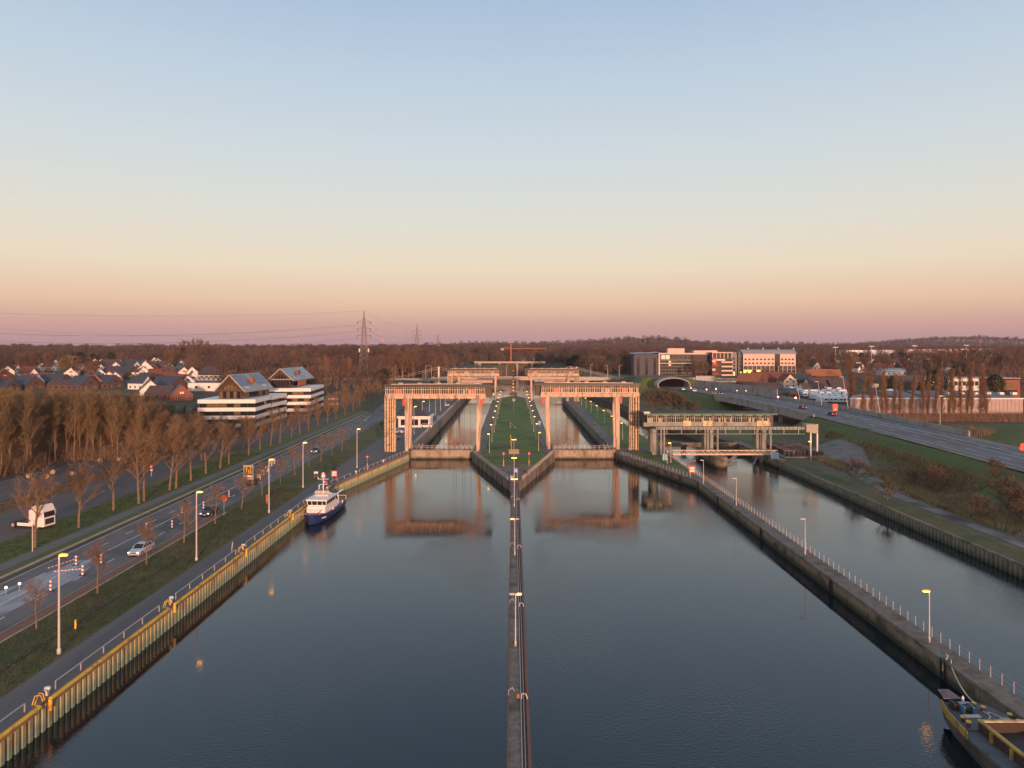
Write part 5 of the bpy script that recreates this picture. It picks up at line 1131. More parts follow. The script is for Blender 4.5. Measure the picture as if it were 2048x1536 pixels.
# conductors
wires = []
T0, T1, T2 = tips
off = (-430, 430)     # neighbouring pylon outside the picture on the left
for s_ in (-1, 1):
    for j in range(3):
        a = Vector((T0[0] + s_ * 5, T0[1], T0[2] + T0[3][j] - 1.6)); wires.append((Vector((off[0] + s_ * 4, off[1] + s_ * 4, T0[2] + T0[3][j] - 3)), a, 9))
        b = Vector((T1[0] + s_ * 4.8, T1[1], T1[2] + T1[3][j] - 1.6)); wires.append((a, b, 9)); wires.append((b, Vector((T2[0] + s_ * 4.8, T2[1], T2[2] + T2[3][j] - 1.6)), 14))
wires.append((Vector((off[0], off[1], T0[2] + T0[4])), Vector((T0[0], T0[1], T0[2] + T0[4])), 6)); wires.append((Vector((T0[0], T0[1], T0[2] + T0[4])), Vector((T1[0], T1[1], T1[2] + T1[4])), 6))
wires.append((Vector((-520, 700, 52)), Vector((-330, 900, 47)), 4)); wires.append((Vector((-560, 700, 38)), Vector((-180, 1100, 38)), 6))
for a, b, sag in wires:
    o = MB().path([a.lerp(b, k / 14) - Vector((0, 0, sag * 4 * (k / 14) * (1 - k / 14))) for k in range(15)], .035 if a.y < 600 else .045, 4).build('power_line', M_dark)
    o['label'] = 'thin power line between the lattice pylons, ' + ('left of the big pylon' if b.y < 600 else 'right of the big pylon' if a.y < 600 else 'between the two smaller pylons'); o['category'] = 'power line'; o['group'] = 'power lines between the pylons'

# tower crane
x, _, zt_ = up(1022, 688, 900); z0 = 8; t = thing('tower_crane', 'orange tower crane far behind the lock', 'tower crane', (x, 900, z0)); H = zt_ - z0
for k in range(8): MB().box(-.8, .8, -.8, .8, H * k / 8, H * (k + 1) / 8 - .1).build('mast_section', M_rorange, t)
MB().box(-12, 0, -.5, .5, H * .80, H * .80 + .9).build('counter_jib', M_rorange, t); MB().box(0, 45, -.4, .4, H * .79, H * .79 + .8).build('jib', M_rorange, t); MB().box(-13, -9, -1, 1, H * .72, H * .80).build('counterweight', M_kerb, t)
MB().beam((0, 0, H), (26, 0, H * .8), .2).beam((0, 0, H), (-11, 0, H * .8), .2).build('stay', M_rorange, t)

# ------------------------------------------------------------------ buildings: general builder
def rot2(x, y, a): return (x * cos(a) - y * sin(a), x * sin(a) + y * cos(a))
def house(label, px, pb, w, d, hw, hr, rz, wall=M_wh, roof=M_rdark, name='house', wins=2, dormers=0, sky_=0, chim=1, pos=None, cat='house', hip=False, floors=1):
    x, y, z = pos or ground(px, pb); t = thing(name, label, cat, (x, y, z - .2), R(rz))
    MB().box(-w / 2, w / 2, -d / 2, d / 2, 0, hw + .2).build('wall', wall, t)
    e = .35
    if hip:
        MB().add([(-w / 2 - e, -d / 2 - e, hw + .21), (w / 2 + e, -d / 2 - e, hw + .21), (w / 2 + e, d / 2 + e, hw + .21), (-w / 2 - e, d / 2 + e, hw + .21), (-w * .18, 0, hw + hr), (w * .18, 0, hw + hr)],
                 [(3, 2, 1, 0), (0, 1, 5, 4), (1, 2, 5), (2, 3, 4, 5), (3, 0, 4)]).build('roof', roof, t)
    else:                                  # ridge runs along local y, gable faces -y
        MB().add([(-w / 2, -d / 2, hw + .2), (w / 2, -d / 2, hw + .2), (0, -d / 2, hw + hr), (-w / 2, d / 2, hw + .2), (w / 2, d / 2, hw + .2), (0, d / 2, hw + hr)], [(0, 1, 2), (5, 4, 3), (0, 2, 5, 3), (1, 4, 5, 2)]).build('gable', wall, t)
        for s_ in (-1, 1):
            MB().add([(0, -d / 2 - .3, hw + hr + .25), (s_ * (w / 2 + e), -d / 2 - .3, hw - .05), (s_ * (w / 2 + e), d / 2 + .3, hw - .05), (0, d / 2 + .3, hw + hr + .25),
                      (0, -d / 2 - .3, hw + hr + .03), (s_ * (w / 2 + e), -d / 2 - .3, hw - .27), (s_ * (w / 2 + e), d / 2 + .3, hw - .27), (0, d / 2 + .3, hw + hr + .03)],
                     [(0, 1, 2, 3), (7, 6, 5, 4), (0, 4, 5, 1), (1, 5, 6, 2), (2, 6, 7, 3), (3, 7, 4, 0)]).build('roof', roof, t)
    for f in range(floors):
        z0 = .9 + 2.7 * f
        if z0 + 1.3 > hw + .1: break
        for k in range(wins):
            xx = -w / 2 + w * (k + .5) / wins; fr = MB().box(xx - .6, xx + .6, -d / 2 - .06, -d / 2 - .005, z0, z0 + 1.35).build('window', M_wh if wall is not M_wh else M_dframe, t)
            MB().box(xx - .5, xx + .5, -d / 2 - .09, -d / 2 - .062, z0 + .1, z0 + 1.25).build('pane', M_glass, fr)
        for s_ in (-1, 1):
            for k in range(max(1, int(d / 4))):
                yy = -d / 2 + d * (k + .5) / max(1, int(d / 4)); fr = MB().box(s_ * (w / 2 + .03) - .025, s_ * (w / 2 + .03) + .025, yy - .55, yy + .55, z0, z0 + 1.35).build('window', M_dframe, t)
                MB().box(s_ * (w / 2 + .075) - .015, s_ * (w / 2 + .075) + .015, yy - .45, yy + .45, z0 + .1, z0 + 1.25).build('pane', M_glass, fr)
    if not hip and hr > 2.5:
        for xx in (-.55, .55): MB().box(xx - .4, xx + .4, -d / 2 - .05, -d / 2 - .005, hw + .5, hw + 1.6).build('window', M_glass if wall is not M_brickw else M_wh, t)
    for k in range(sky_):
        f = .5; yy = -d / 2 + d * (k + .7) / (sky_ + .4)
        MB().add([(w * .20, yy, hw + hr * .62 + .25), (w * .32, yy, hw + hr * .36 + .28), (w * .32, yy + .9, hw + hr * .36 + .28), (w * .20, yy + .9, hw + hr * .62 + .25)], [(0, 1, 2, 3)]).build('skylight', M_wh, t)
    if chim: MB().box(-.35, .35, d * .2, d * .2 + .7, hw + hr - .6, hw + hr + 1.2).build('chimney', M_brickd, t)
    return t

# white offices on the left
def office(label, c, left, back, zt, nfl, fh=2.93, yaw=R(3)):
    """c: front right corner; wings run left along x and back along y"""
    x, y = c; z0 = 2.3; t = thing('office_building', label, 'office building', (x, y, 0), yaw)
    for i in range(nfl):
        zb_ = zt - 1.35 - fh * i
        MB().box(-left, 0, 0, back, max(zb_, z0), zb_ + 1.35).build('white_band', M_band, t)
        zl = zb_ - (fh - 1.35)
        if zl < z0 - .5: continue
        MB().box(-left + .5, -.5, .5, back - .5, max(z0, zl) + .002, zb_ - .002).build('storey', M_timber, t)
        n = int(left / 2.4)
        for k in range(n):
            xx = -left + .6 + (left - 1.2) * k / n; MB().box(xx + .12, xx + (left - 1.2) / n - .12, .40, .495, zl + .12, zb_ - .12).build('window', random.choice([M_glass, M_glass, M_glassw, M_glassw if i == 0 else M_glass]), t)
        n = int(back / 2.4)
        for k in range(n):
            yy = .6 + (back - 1.2) * k / n; MB().box(-.495, -.40, yy + .12, yy + (back - 1.2) / n - .12, zl + .12, zb_ - .12).build('window', random.choice([M_glass, M_glass, M_glass, M_kerb if i == 0 and k % 4 == 1 else M_glass]), t)
    MB().box(-left + .2, -.2, .2, back - .2, zt - .1, zt - .02).build('terrace', M_hall, t)
    return t
def penthouse(label, x, y, zd, w, d, ze, zr, yaw, amber=True, cut=0):
    t = thing('roof_house', label, 'penthouse', (x, y, 0), yaw); e = 1.3
    MB().box(-w / 2 + 1.0, w / 2 - 1.0, .8, d - .8, zd, ze).build('wall', M_timber, t)
    MB().add([(-w / 2 + .2, 1.4, ze), (w / 2 - .2, 1.4, ze), (0, 1.4, zr - .3), (-w / 2 + .2, d - 1, ze), (w / 2 - .2, d - 1, ze), (0, d - 1, zr - .3)], [(0, 1, 2), (5, 4, 3), (0, 2, 5, 3), (1, 4, 5, 2), (0, 3, 4, 1)]).build('gable', M_timber, t)
    for s_ in (-1, 1):
        sl = MB().add([(0, 0, zr), (s_ * (w / 2 + .6), 0, ze - .5), (s_ * (w / 2 + .6), d, ze - .5), (0, d, zr), (0, 0, zr - .35), (s_ * (w / 2 + .6), 0, ze - .85), (s_ * (w / 2 + .6), d, ze - .85), (0, d, zr - .35)],
                      [(0, 1, 2, 3), (7, 6, 5, 4), (0, 4, 5, 1), (1, 5, 6, 2), (2, 6, 7, 3), (3, 7, 4, 0)]).build('roof', M_metalroof, t)
        MB().beam((0, -.05, zr - .1), (s_ * (w / 2 + .6), -.05, ze - .6), .22, .4).build('verge_board', M_kerb, t)
    n_ = Vector((w / 2 + .6, 0, ze - .5 - zr)); L_ = n_.length; n_.normalize()
    M_sol = MATS.get('solar panel') or mat('solar panel', (.085, .105, .155), (.11, .13, .18), 1, .2, spec=.8)
    for a in range(5):                   # solar panels on the right slope
        for b in range(3):
            y0 = .8 + (d * .40) * a / 5 + (0 if a < 5 else 0)
            for yo in (0, d * .54):
                p0 = Vector((0, y0 + yo, zr + .06)) + n_ * (L_ * (.06 + .22 * b)); p1 = p0 + n_ * (L_ * .20); yy = d * .40 / 5 - .12
                MB().add([tuple(p0), tuple(p1), (p1.x, p1.y + yy, p1.z), (p0.x, p0.y + yy, p0.z)], [(0, 1, 2, 3)]).build('solar_panel', M_sol, t)
    c0 = Vector((0, d * .46, zr)) + n_ * (L_ * .35)
    MB().box(c0.x - .2, c0.x + 1.7, d * .44, d * .53, c0.z - 1.2, c0.z + .55).build('dormer', M_rorange if amber else M_brickw, t)
    MB().add([tuple(Vector((0, d * .47, zr + .07))), tuple(Vector((0, d * .47, zr + .07)) + n_ * L_), tuple(Vector((0, d * .51, zr + .07)) + n_ * L_), tuple(Vector((0, d * .51, zr + .07)))], [(0, 1, 2, 3)]).build('standing_seam', M_kerb, t)
    for k in range(2):
        for q in (0, 1, 2):
            p0 = Vector((0, d * (.12 + .58 * k) + q * 1.1, zr + .09)) + n_ * (L_ * .74); MB().add([tuple(p0), tuple(p0 + n_ * 1.0), tuple(p0 + n_ * 1.0 + Vector((0, .6, 0))), tuple(p0 + Vector((0, .6, 0)))], [(0, 1, 2, 3)]).build('skylight', M_wh, t)
    g = M_glassw if amber else M_glass
    for k in range(6):
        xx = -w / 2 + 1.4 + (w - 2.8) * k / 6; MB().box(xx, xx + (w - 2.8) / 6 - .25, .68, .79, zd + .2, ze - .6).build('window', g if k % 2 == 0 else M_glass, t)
    for k in range(4):
        xx = -2.6 + 1.3 * k; MB().box(xx, xx + 1.0, 1.28, 1.39, ze + .1, ze + 2.2 - abs(k - 1.5) * .6).build('window', g, t)
    MB().box(-w / 2 + .6, w / 2 - .6, .2, .5, ze - .15, ze + .15).build('balcony', M_hall if amber else M_kerb, t)
    for k in range(8):
        yy = 1.2 + (d - 2.4) * k / 8; MB().box(w / 2 - .99, w / 2 - .9, yy, yy + (d - 2.4) / 8 - .3, zd + .2, ze - .9).build('window', g if random.random() < .5 else M_glass, t)
    return t
office('white banded office block with two storeys of strip windows, nearer one', (-93.6, 258), 20.6, 20, 13.1, 4)
office('white banded middle office wing between the two gabled blocks', (-95.6, 281.5), 10, 21, 12.6, 4, yaw=R(2))
office('white banded office block further back with four white bands', (-88.6, 311), 18.5, 32, 14.1, 5, yaw=R(5))
penthouse('gabled timber penthouse with amber windows and solar roof on the nearer office', -104.3, 261, 13.1, 10.8, 25, 16.3, 22.0, R(-5))
penthouse('gabled dark penthouse with solar roof on the further office', -103, 314, 14.1, 10.6, 33, 17.9, 22.7, R(0), False)
t = thing('orange_blind', 'pale orange blind on the side of the further penthouse', 'blind', (-97.6, 322, 0)); MB().box(0, .3, 0, 12, 14.6, 17.0).build('blind', M_rorange, t)
# lock keepers house
lk = thing('keepers_house', 'white lock keepers house with dark hipped roof beside the left chamber', 'house', (-36.8, 266, ZL))
MB().box(-5.8, 5.8, -2.2, 8, 0, 3.4).build('wall', M_wh, lk); MB().box(-6.3, 6.3, -2.8, 8.4, 3.41, 4.2).build('eaves', M_wh, lk)
MB().add([(-5.9, -2.3, 4.21), (5.5, -2.3, 4.21), (5.5, 8, 4.21), (-5.9, 8, 4.21), (-1.6, 2.5, 8.2), (1.8, 2.5, 8.2)], [(3, 2, 1, 0), (0, 1, 5, 4), (1, 2, 5), (2, 3, 4, 5), (3, 0, 4)]).build('roof', M_rdark, lk)
for a, b in ((-4.9, -1.9), (-1.2, 1.6), (2.4, 5.3)): w_ = MB().box(a, b, -2.27, -2.205, .8, 3.0).build('window', M_dframe, lk); MB().box(a + .1, (a + b) / 2 - .05, -2.30, -2.272, .9, 2.9).box((a + b) / 2 + .05, b - .1, -2.30, -2.272, .9, 2.9).build('pane', M_glass, w_)
# dark shed left
# office and hotel group right behind, about 600 m away
def block(label, px0, px1, ptop, Y, depth, zbase, wall, name='building', cat='building', parts=None):
    x0, _, zt_ = up(px0, ptop, Y); x1 = up(px1, ptop, Y)[0]; t = thing(name, label, cat, (x0, Y, zbase)); W_, H = x1 - x0, zt_ - zbase
    MB().box(0, W_, 0, depth, 0, H).build('wall', wall, t)
    if parts: parts(t, W_, H)
    return t
M_pinkw = mat('pinkish render', (.62, .45, .38), (.68, .50, .42), .6, .8); M_grc = mat('grey cladding', (.17, .17, .20), (.22, .22, .25), .6, .7)
M_dglass = mat('curtain wall glass', (.018, .026, .034), (.05, .062, .07), .25, .04, spec=.5); M_litwin = mat('lit yellow window', (.6, .55, .1), emit=(1.0, .85, .2), es=1.1)
def pA(t, W_, H):
    for k in range(3): MB().box(W_ * (.12 + .33 * k), W_ * (.12 + .33 * k) + 2.2, -.15, -.01, .5, H - 3).build('window_slot', M_dglass, t)
    for k in range(12): MB().box(W_ * k / 12, W_ * k / 12 + .12, -.12, -.01, .2, H - .2).build('panel_joint', M_dframe, t)
    MB().add([(-2, -1, H + .1), (W_ * .5, -1, H + .8), (W_ * .5, 14, H + 1.6), (-2, 14, H + .9)], [(0, 1, 2, 3)]).add([(W_ * .5, -1, H + .2), (W_ + 1, -1, H + 1.2), (W_ + 1, 14, H + 2), (W_ * .5, 14, H + 1)], [(0, 1, 2, 3)]).build('wing_roof', M_metalroof, t)
block('grey panelled office with tall dark slots and wing roof', 1268, 1318, 708, 600, 15, 7, mat('shade darkened grey panels', (.060, .065, .085), (.085, .09, .115), .6, .8), 'office_building', 'office building', pA)  # panel colour darkened as the shade of a face turned from the sun

def pB(t, W_, H):
    MB().box(-.5, W_ + 2.5, -1.4, 12, H, H + 1.1).build('roof_slab', M_pinkw, t); MB().box(-.6, .5, -1.3, -.05, 0, H - .01).build('side_fin', M_pinkw, t)
    for f in range(5):
        z_ = .8 + (H - 6) * f / 5; MB().box(.6, W_, -1.1, -.02, z_, z_ + .5).build('balcony', M_pinkw if f == 4 else M_dframe, t)
        for k in range(11): MB().box(.8 + W_ * k / 11.3, .8 + W_ * (k + .8) / 11.3, -.12, -.01, z_ + .7, z_ + (H - 6) / 5 - .4).build('window', random.choice([M_dglass, M_dglass, M_glass, M_frame if random.random() < .2 else M_dglass]), t)
    for k in range(7): MB().box(2 + W_ * k / 7.4, 2 + W_ * (k + .85) / 7.4, -.12, -.01, H - 4.2, H - .8).build('window', M_glassw if k < 2 else M_dglass, t)
    MB().box(8, 22, 2, 8, H + 1.11, H + 5).build('roof_plant', M_pinkw, t)
block('glass office with pink framed flat roof and rooftop box', 1318, 1383, 708.5, 600, 16, 7, M_dframe, 'office_building', 'office building', pB)
def pC(t, W_, H):
    for f in range(5):
        for k in range(9): MB().box(.5 + W_ * k / 9.2, .5 + W_ * (k + .85) / 9.2, -.12, -.01, 1.2 + H * f / 5.6, 1.2 + H * f / 5.6 + 2.4).build('window', M_dglass, t)
    MB().box(2, 22, 1, 9, H, H + 3).build('roof_plant', M_pinkw, t); MB().box(-1, W_ + 1, -.8, 12, H - .5, H - .01).build('roof_slab', M_metalroof, t)
block('dark brown office partly hidden by a reddish tree', 1384, 1424, 708, 606, 14, 7, M_brickd, 'office_building', 'office building', pC)
def pD(t, W_, H):
    MB().box(-.5, W_ + .3, -1.0, 12, H, H + .8).build('roof_slab', M_pinkw, t)
    for k in range(5): MB().box(1 + 3.2 * k, 3.6 + 3.2 * k, -.12, -.01, H - 3.8, H - .6).build('window', M_dglass, t)
    for k in range(6): MB().box(.2 + 3.2 * k, .7 + 3.2 * k, -.5, -.13, H - 4.4, H - .01).build('frame_post', M_pinkw, t)
    MB().box(.8, 3.6, -.3, -.13, H - 9.5, H - 4.6).build('red_banner', M_red, t); MB().box(3.7, 11, -.3, -.13, H - 6.4, H - 5.2).build('white_banner', M_wh, t)
    for f in range(4):
        z_ = 1.2 + 3.6 * f; MB().box(W_ * .45, W_ + .5, -1.6, -.14, z_, z_ + 1.3).build('balcony', M_pinkw, t); MB().box(-.2, 2.6 if f % 2 else 5, -1.2, -.14, z_ + .6, z_ + 2.6).build('bay', M_pinkw if f % 2 else M_brickw, t)
        for k in range(4): MB().box(W_ * .48 + 2.1 * k, W_ * .48 + 1.7 + 2.1 * k, -.12, -.01, z_ + 1.4, z_ + 3.0).build('window', M_dglass, t)
block('brick apartment block with pink balconies and a red banner', 1424, 1464, 706, 598, 14, 7, M_brickd, 'apartment_building', 'apartment building', pD)
for i, (a, b) in enumerate(((1462, 1474), (1476, 1487))):
    x0, _, zt_ = up(a, 704, 602); x1 = up(b, 704, 602)[0]; t = thing('stair_tower', 'dark arched stair tower beside the pink hotel, %s one' % ('left' if i == 0 else 'right'), 'tower', ((x0 + x1) / 2, 602, 7)); r_ = (x1 - x0) / 2; H = zt_ - 7
    MB().loft([[(-r_, y_, 0), (r_, y_, 0)] + [(r_ * cos(pi * k / 8), y_, H - r_ * .6 + r_ * .6 * sin(pi * k / 8)) for k in range(9)] for y_ in (0, 14)]).build('wall', M_grc if i == 0 else M_dframe, t)
    for f in range(5): MB().box(-r_ * .4, r_ * .3, -.12, -.01, 2 + 3.2 * f, 3.8 + 3.2 * f).build('window', M_dglass, t)
    MB().box(-.5, .6, -.2, -.13, .4, 4.5).build('lit_door', M_litwin, t)
def pF(t, W_, H):
    MB().box(0, W_, -.4, -.01, H * .48, H - .4).build('pink_facade', M_pinkw, t)
    for f in range(2):
        for k in range(12):
            xx = (2.2 + 3.55 * k) if k < 8 else (W_ - 14.2 + 3.6 * (k - 8)); xx = (1.0 + W_ * .59 * k / 8) if k < 8 else (W_ * .72 + W_ * .27 * (k - 8) / 4)
            w_ = MB().box(xx, xx + 2.0, -.46, -.405, H * .54 + f * 3.4, H * .54 + f * 3.4 + 1.5).build('window', M_pinkw, t); MB().box(xx + .1, xx + 1.9, -.50, -.463, H * .54 + .1 + f * 3.4, H * .54 + f * 3.4 + 1.4).build('pane', M_dglass, w_)
    MB().box(W_ * .60, W_ * .70, -.6, -.41, 3, H - .6).build('stair_glazing', M_dglass, t)
    for k in range(13):
        xx = W_ * k / 12; MB().box(min(xx, W_ - .3), min(xx, W_ - .3) + .25, -1.0, -.6, 0, H * .48).build('column', M_frame, t)
    for f in range(3):
        for k in range(12): MB().box(W_ * k / 12 + .4, W_ * (k + 1) / 12 - .2, -.14, -.01, .4 + 3.1 * f, 2.9 + 3.1 * f).build('window', M_litwin if (f == 1 and k in (0, 1, 2, 3) and k != 2) else (M_brickd if f == 2 else M_dglass), t)
    rr = [[(-.6, -1.0, H - .4), (W_ + .6, -1.0, H - .4)], ]
    MB().loft([[(x_, -1.2, H - .39), (x_, 2, H + 2.2), (x_, 7, H + 3.2), (x_, 12, H + 2.2), (x_, 15, H - .39)] for x_ in (-.8, W_ + .8)]).build('arched_roof', M_metalroof, t)
    for k in range(4): MB().box(6 + 13 * k, 7 + 13 * k, 7, 8, H + 3, H + 4.6).build('roof_vent', M_metalroof, t)
block('long pink hotel with arched grey roof and two rows of small windows', 1486, 1591, 706.5, 600, 14, 7, M_grc, 'hotel_building', 'hotel', pF)

# houses right of the highway, caravans, warehouse
RH = [(1503, 772, 13, 17, 3.6, 5.2, 35, M_brickd, M_rorange, 'brick house with bright orange tiled roof below the hotel'),
      (1545, 768, 30, 12, 4, 4.6, 92, M_brickw, M_rtile, 'long terrace with red tiled roof under the hotel'),
      (1573, 775, 9, 9, 5, 4.2, 10, M_frame, M_rtile, 'tall gabled house end with pale yellow side wall'),
      (1522, 783, 24, 12, 3.4, 2.4, 88, M_brickd, M_rbrown, 'low building with brown roof behind the pale wall'),
      (1545, 794, 26, 12, 3.2, 2.2, 85, M_hall, M_rdark, 'dark low shed with green doors beside the caravans'),
      (1603, 772, 12, 10, 4.6, 3.6, 80, M_brickd, M_rdark, 'dark roofed house with white window frames right of the gabled end'),
      (1622, 787, 14, 9, 3.0, 3.4, 95, M_wh, M_rbrown, 'small house with white walls above the caravans, left one'),
      (1652, 782, 26, 11, 3.4, 5.0, 92, M_wh, M_rbrown, 'long brown roofed terrace behind the caravans'),
      (1645, 761, 24, 11, 4.0, 4.4, 78, M_brickd, M_rorange, 'orange roofed house on the rise behind the brown terrace'),
      (1680, 783, 16, 10, 3.4, 4.0, 95, M_brickd, M_rbrown, 'brown roofed house left of the tall poplar'),
      (1808, 776, 24, 12, 4, 4.4, 90, M_brickd, M_rbrown, 'long brown roofed house behind the thin poplars'),
      (1842, 772, 12, 10, 4.4, 4, 20, M_wh, M_rbrown, 'pale gabled house behind the dark conifer'),
      (1795, 732, 20, 12, 4, 5, 60, M_wh, M_rbrown, 'far pale gabled house among the trees, left one'),
      (1838, 728, 18, 12, 4, 5, 30, M_wh, M_rbrown, 'far pale gabled house among the trees, right one'),
      (1722, 730, 18, 12, 4, 5, 70, M_frame, M_rbrown, 'small pale house just right of the tall poplar'),
      (1780, 750, 22, 14, 4, 2, 88, M_wh, M_metalroof, 'white flat roofed building behind the thin poplars'),
      (1900, 745, 14, 10, 4, 4, 40, M_wh, M_rbrown, 'tiny pale house in the trees above the warehouse'),
      (2012, 750, 40, 14, 4.5, 3.5, 88, M_brickd, M_rtile, 'red roofed row behind the brick school building')]
for px, pb, w, d, hw, hr, rz, wl, rf, lb in RH: house(lb, px, pb, w=w if abs(rz) < 60 else d, d=d if abs(rz) < 60 else w, hw=hw, hr=hr, rz=rz, wall=wl, roof=rf, wins=3 if w > 15 else 2, floors=2)
# gas green doors
# caravans
M_car = mat('caravan shell', (.62, .66, .72), (.74, .76, .80), .8, .4)
cvn = thing('caravan', '', 'caravan', group='white caravans parked behind the highway')
MB().loft([[(x_, -1.15, .5), (x_, 1.15, .5), (x_, 1.1, zt_), (x_, .8, zt_ + .25), (x_, -.8, zt_ + .25), (x_, -1.1, zt_)] for x_, zt_ in ((-3.1, 1.4), (-2.8, 2.3), (2.6, 2.45), (3.0, 1.6))]).build('body', M_car, cvn)
for xx in (-1.9, .2, 1.7): MB().box(xx, xx + .9, -1.19, -1.15, 1.35, 1.95).build('window', M_glass, cvn)
MB().box(-3.18, -3.05, -.7, .7, 1.3, 1.85).build('front_window', M_glass, cvn)
for s_ in (-1, 1): MB().disc((.2, s_ * 1.05, .32), .32, (0, 1, 0), .16, 10).build('wheel', M_dark, cvn)
MB().beam((3.0, 0, .5), (4.2, 0, .45), .1).build('drawbar', M_steel, cvn)
CV = []
for r_, (pya, n, pxa, pxb) in enumerate(((784, 7, 1582, 1675), (789, 8, 1592, 1688), (794, 8, 1608, 1690), (799.5, 6, 1630, 1688), (805, 5, 1644, 1690))):
    for k in range(n): CV.append((pxa + (pxb - pxa) * k / (n - 1), pya + .6 * random.random(), r_, k, n))
RW = ['back', 'fourth', 'middle', 'second', 'front']
for i, (px, py, r_, k, n) in enumerate(CV):
    o = cvn if i == 0 else dup(cvn, (0, 0, 0)); x, y, z_ = ground(px, py); o.location = (x, y, terr(x, y)); o.rotation_euler = (0, 0, R(random.choice((60, 70, 80, 100)))); o.scale = (1.25, 1.2, 1.25)
    o['label'] = 'white caravan in the %s row behind the highway, %s from the left' % (RW[r_], ORD[k])
hd = thing('hedge', 'dark hedge in front of the caravan park', 'hedge')
for k in range(14):
    x0 = up(1575 + 9 * k, 800, 375 - 5.2 * k)[0]; y0 = 375 - 5.2 * k; MB().loft([[(x0 + 2.6 * a * cos(t_), y0 - 2 + 1.2 * b_, 1.5 + 1.3 * c_ + 1.3 * sin(t_) * a) for t_ in [2 * pi * q / 8 for q in range(8)]] for a, b_, c_ in ((.4, -1, 1), (1, 0, 1.1), (.9, 1, 1), (.3, 2, .9))]).build('bush_clump', M_ever, hd)
# warehouse
M_wareh = mat('warehouse cladding', (.33, .26, .24), (.40, .32, .30), .4, .7, c3=(.36, .30, .30), s3=.2); M_wroof = mat('warehouse roof', (.07, .075, .09), (.10, .105, .125), .4, .5)
wh = thing('warehouse', 'wide low warehouse with pinkish cladding and grey roof behind the poplars', 'warehouse', (0, 318, 1.9))
X0, X1 = up(1700, 820, 318)[0], up(2046, 820, 318)[0]
MB().prism([(X0, 0), (X1, 0), (X1, 40), (X0 + 21, 40)], 0, 7.2).build('wall', M_wareh, wh)
for k in range(44): xx = X0 + (X1 - X0) * k / 44; MB().box(xx, xx + (X1 - X0) / 44 - .12, -.12, -.005, 1.0, 7.0).build('cladding_panel', M_wareh, wh)
MB().box(X0 - .3, X1 + .3, -.35, -.125, 7.0, 7.5).build('fascia', M_wh, wh)
for a, b in ((X0 + 22, X0 + 34), (X0 + 36, X0 + 50), (X0 + 52, X1 - 2)):
    MB().add([(a, 0, 7.25), (b, 0, 7.25), (b, 40, 7.25), (a, 40, 7.25), (a, 20, 9.6), (b, 20, 9.6)], [(0, 1, 5, 4), (4, 5, 2, 3), (0, 4, 3), (1, 2, 5)]).build('roof', M_wroof, wh)
MB().lathe((X0 + 30, 22, 8.4), [(3.4, 0), (3.2, 1.0), (2, 1.7), (0, 2.0)], 12).build('roof_dome', M_wh, wh)
for k in range(6): MB().box(X0 + 50 + 6 * k, X0 + 52 + 6 * k, 10, 12, 8.2, 9.4).build('rooflight', M_wh, wh)
sc_ = thing('school_building', 'brick school building with pale wing and big windows behind the warehouse', 'building', (0, 395, 2.2))
X2, X3 = up(1905, 780, 395)[0], up(2040, 780, 395)[0]
MB().box(X2, X2 + 15, 0, 14, 0, 12.5).build('pale_wing', M_wh, sc_); MB().box(X2 + 15.2, X3, 0, 16, 0, 11.8).build('brick_wing', M_brickw, sc_)
for k in range(6): MB().box(X2 + 1 + 2.3 * k, X2 + 2.8 + 2.3 * k, -.12, -.01, 8.6, 11).build('window', M_dglass, sc_)
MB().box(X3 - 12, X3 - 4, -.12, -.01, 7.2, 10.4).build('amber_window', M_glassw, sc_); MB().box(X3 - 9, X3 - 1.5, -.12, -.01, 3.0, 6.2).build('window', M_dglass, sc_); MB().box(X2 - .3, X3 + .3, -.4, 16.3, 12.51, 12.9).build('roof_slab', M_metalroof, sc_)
fn = thing('fence', 'dark fence with brown hedge along the foot of the warehouse', 'fence')
x0f, x1f = 158, 235
for k in range(34): MB().box(x0f + 2.3 * k, x0f + 2.3 * k + 2.24, 296, 296.15, 2.0, 4.4).build('fence_panel', M_timber, fn); MB().box(x0f + 2.3 * k - .05, x0f + 2.3 * k + .05, 295.9, 296, 2.0, 4.7).build('post', M_steel, fn)
# dugout style roof over far industrial strip
for i, (a, b, py, Y, m_) in enumerate(((1690, 1735, 700.5, 1400, M_car), (1740, 1790, 700, 1450, M_car), (1815, 1895, 698.5, 1500, M_pinkw), (1900, 1980, 697.5, 1550, M_frame), (1030, 1068, 716, 980, M_car))):
    x0, _, zt_ = up(a, py, Y); x1 = up(b, py, Y)[0]; z_ = terr((x0 + x1) / 2, Y) - 1; t = thing('industrial_hall', ['long pale industrial hall on the horizon behind the poplars, first from the left', 'long pale industrial hall on the horizon, second from the left', 'sunlit pink industrial hall on the horizon', 'long cream industrial hall near the right edge of the horizon', 'white riverside building far behind the beacon mast'][i], 'industrial hall', (x0, Y, z_))
    MB().box(0, x1 - x0, 0, 25, 0, zt_ - z_).build('wall', m_, t)
    for k in range(6): MB().box((x1 - x0) * (k + .2) / 6, (x1 - x0) * (k + .8) / 6, -.3, -.02, 1, (zt_ - z_) * .5).build('door', M_metalroof, t)
for i, px in enumerate((1671, 1743, 1829, 1933)):
    x, _, zt_ = up(px, (694, 692, 691, 690)[i], 800); t = thing('flood_mast', 'tall thin floodlight mast in the distance, %s from the left' % ORD[i], 'floodlight mast', (x, 800, terr(x, 800))); MB().tube((0, 0, 0), (0, 0, zt_ - terr(x, 800)), .35, .2, 6).build('pole', M_pole, t); MB().box(-3, 3, -.3, .3, zt_ - terr(x, 800) - .6, zt_ - terr(x, 800)).build('lamp_bar', M_wh, t)

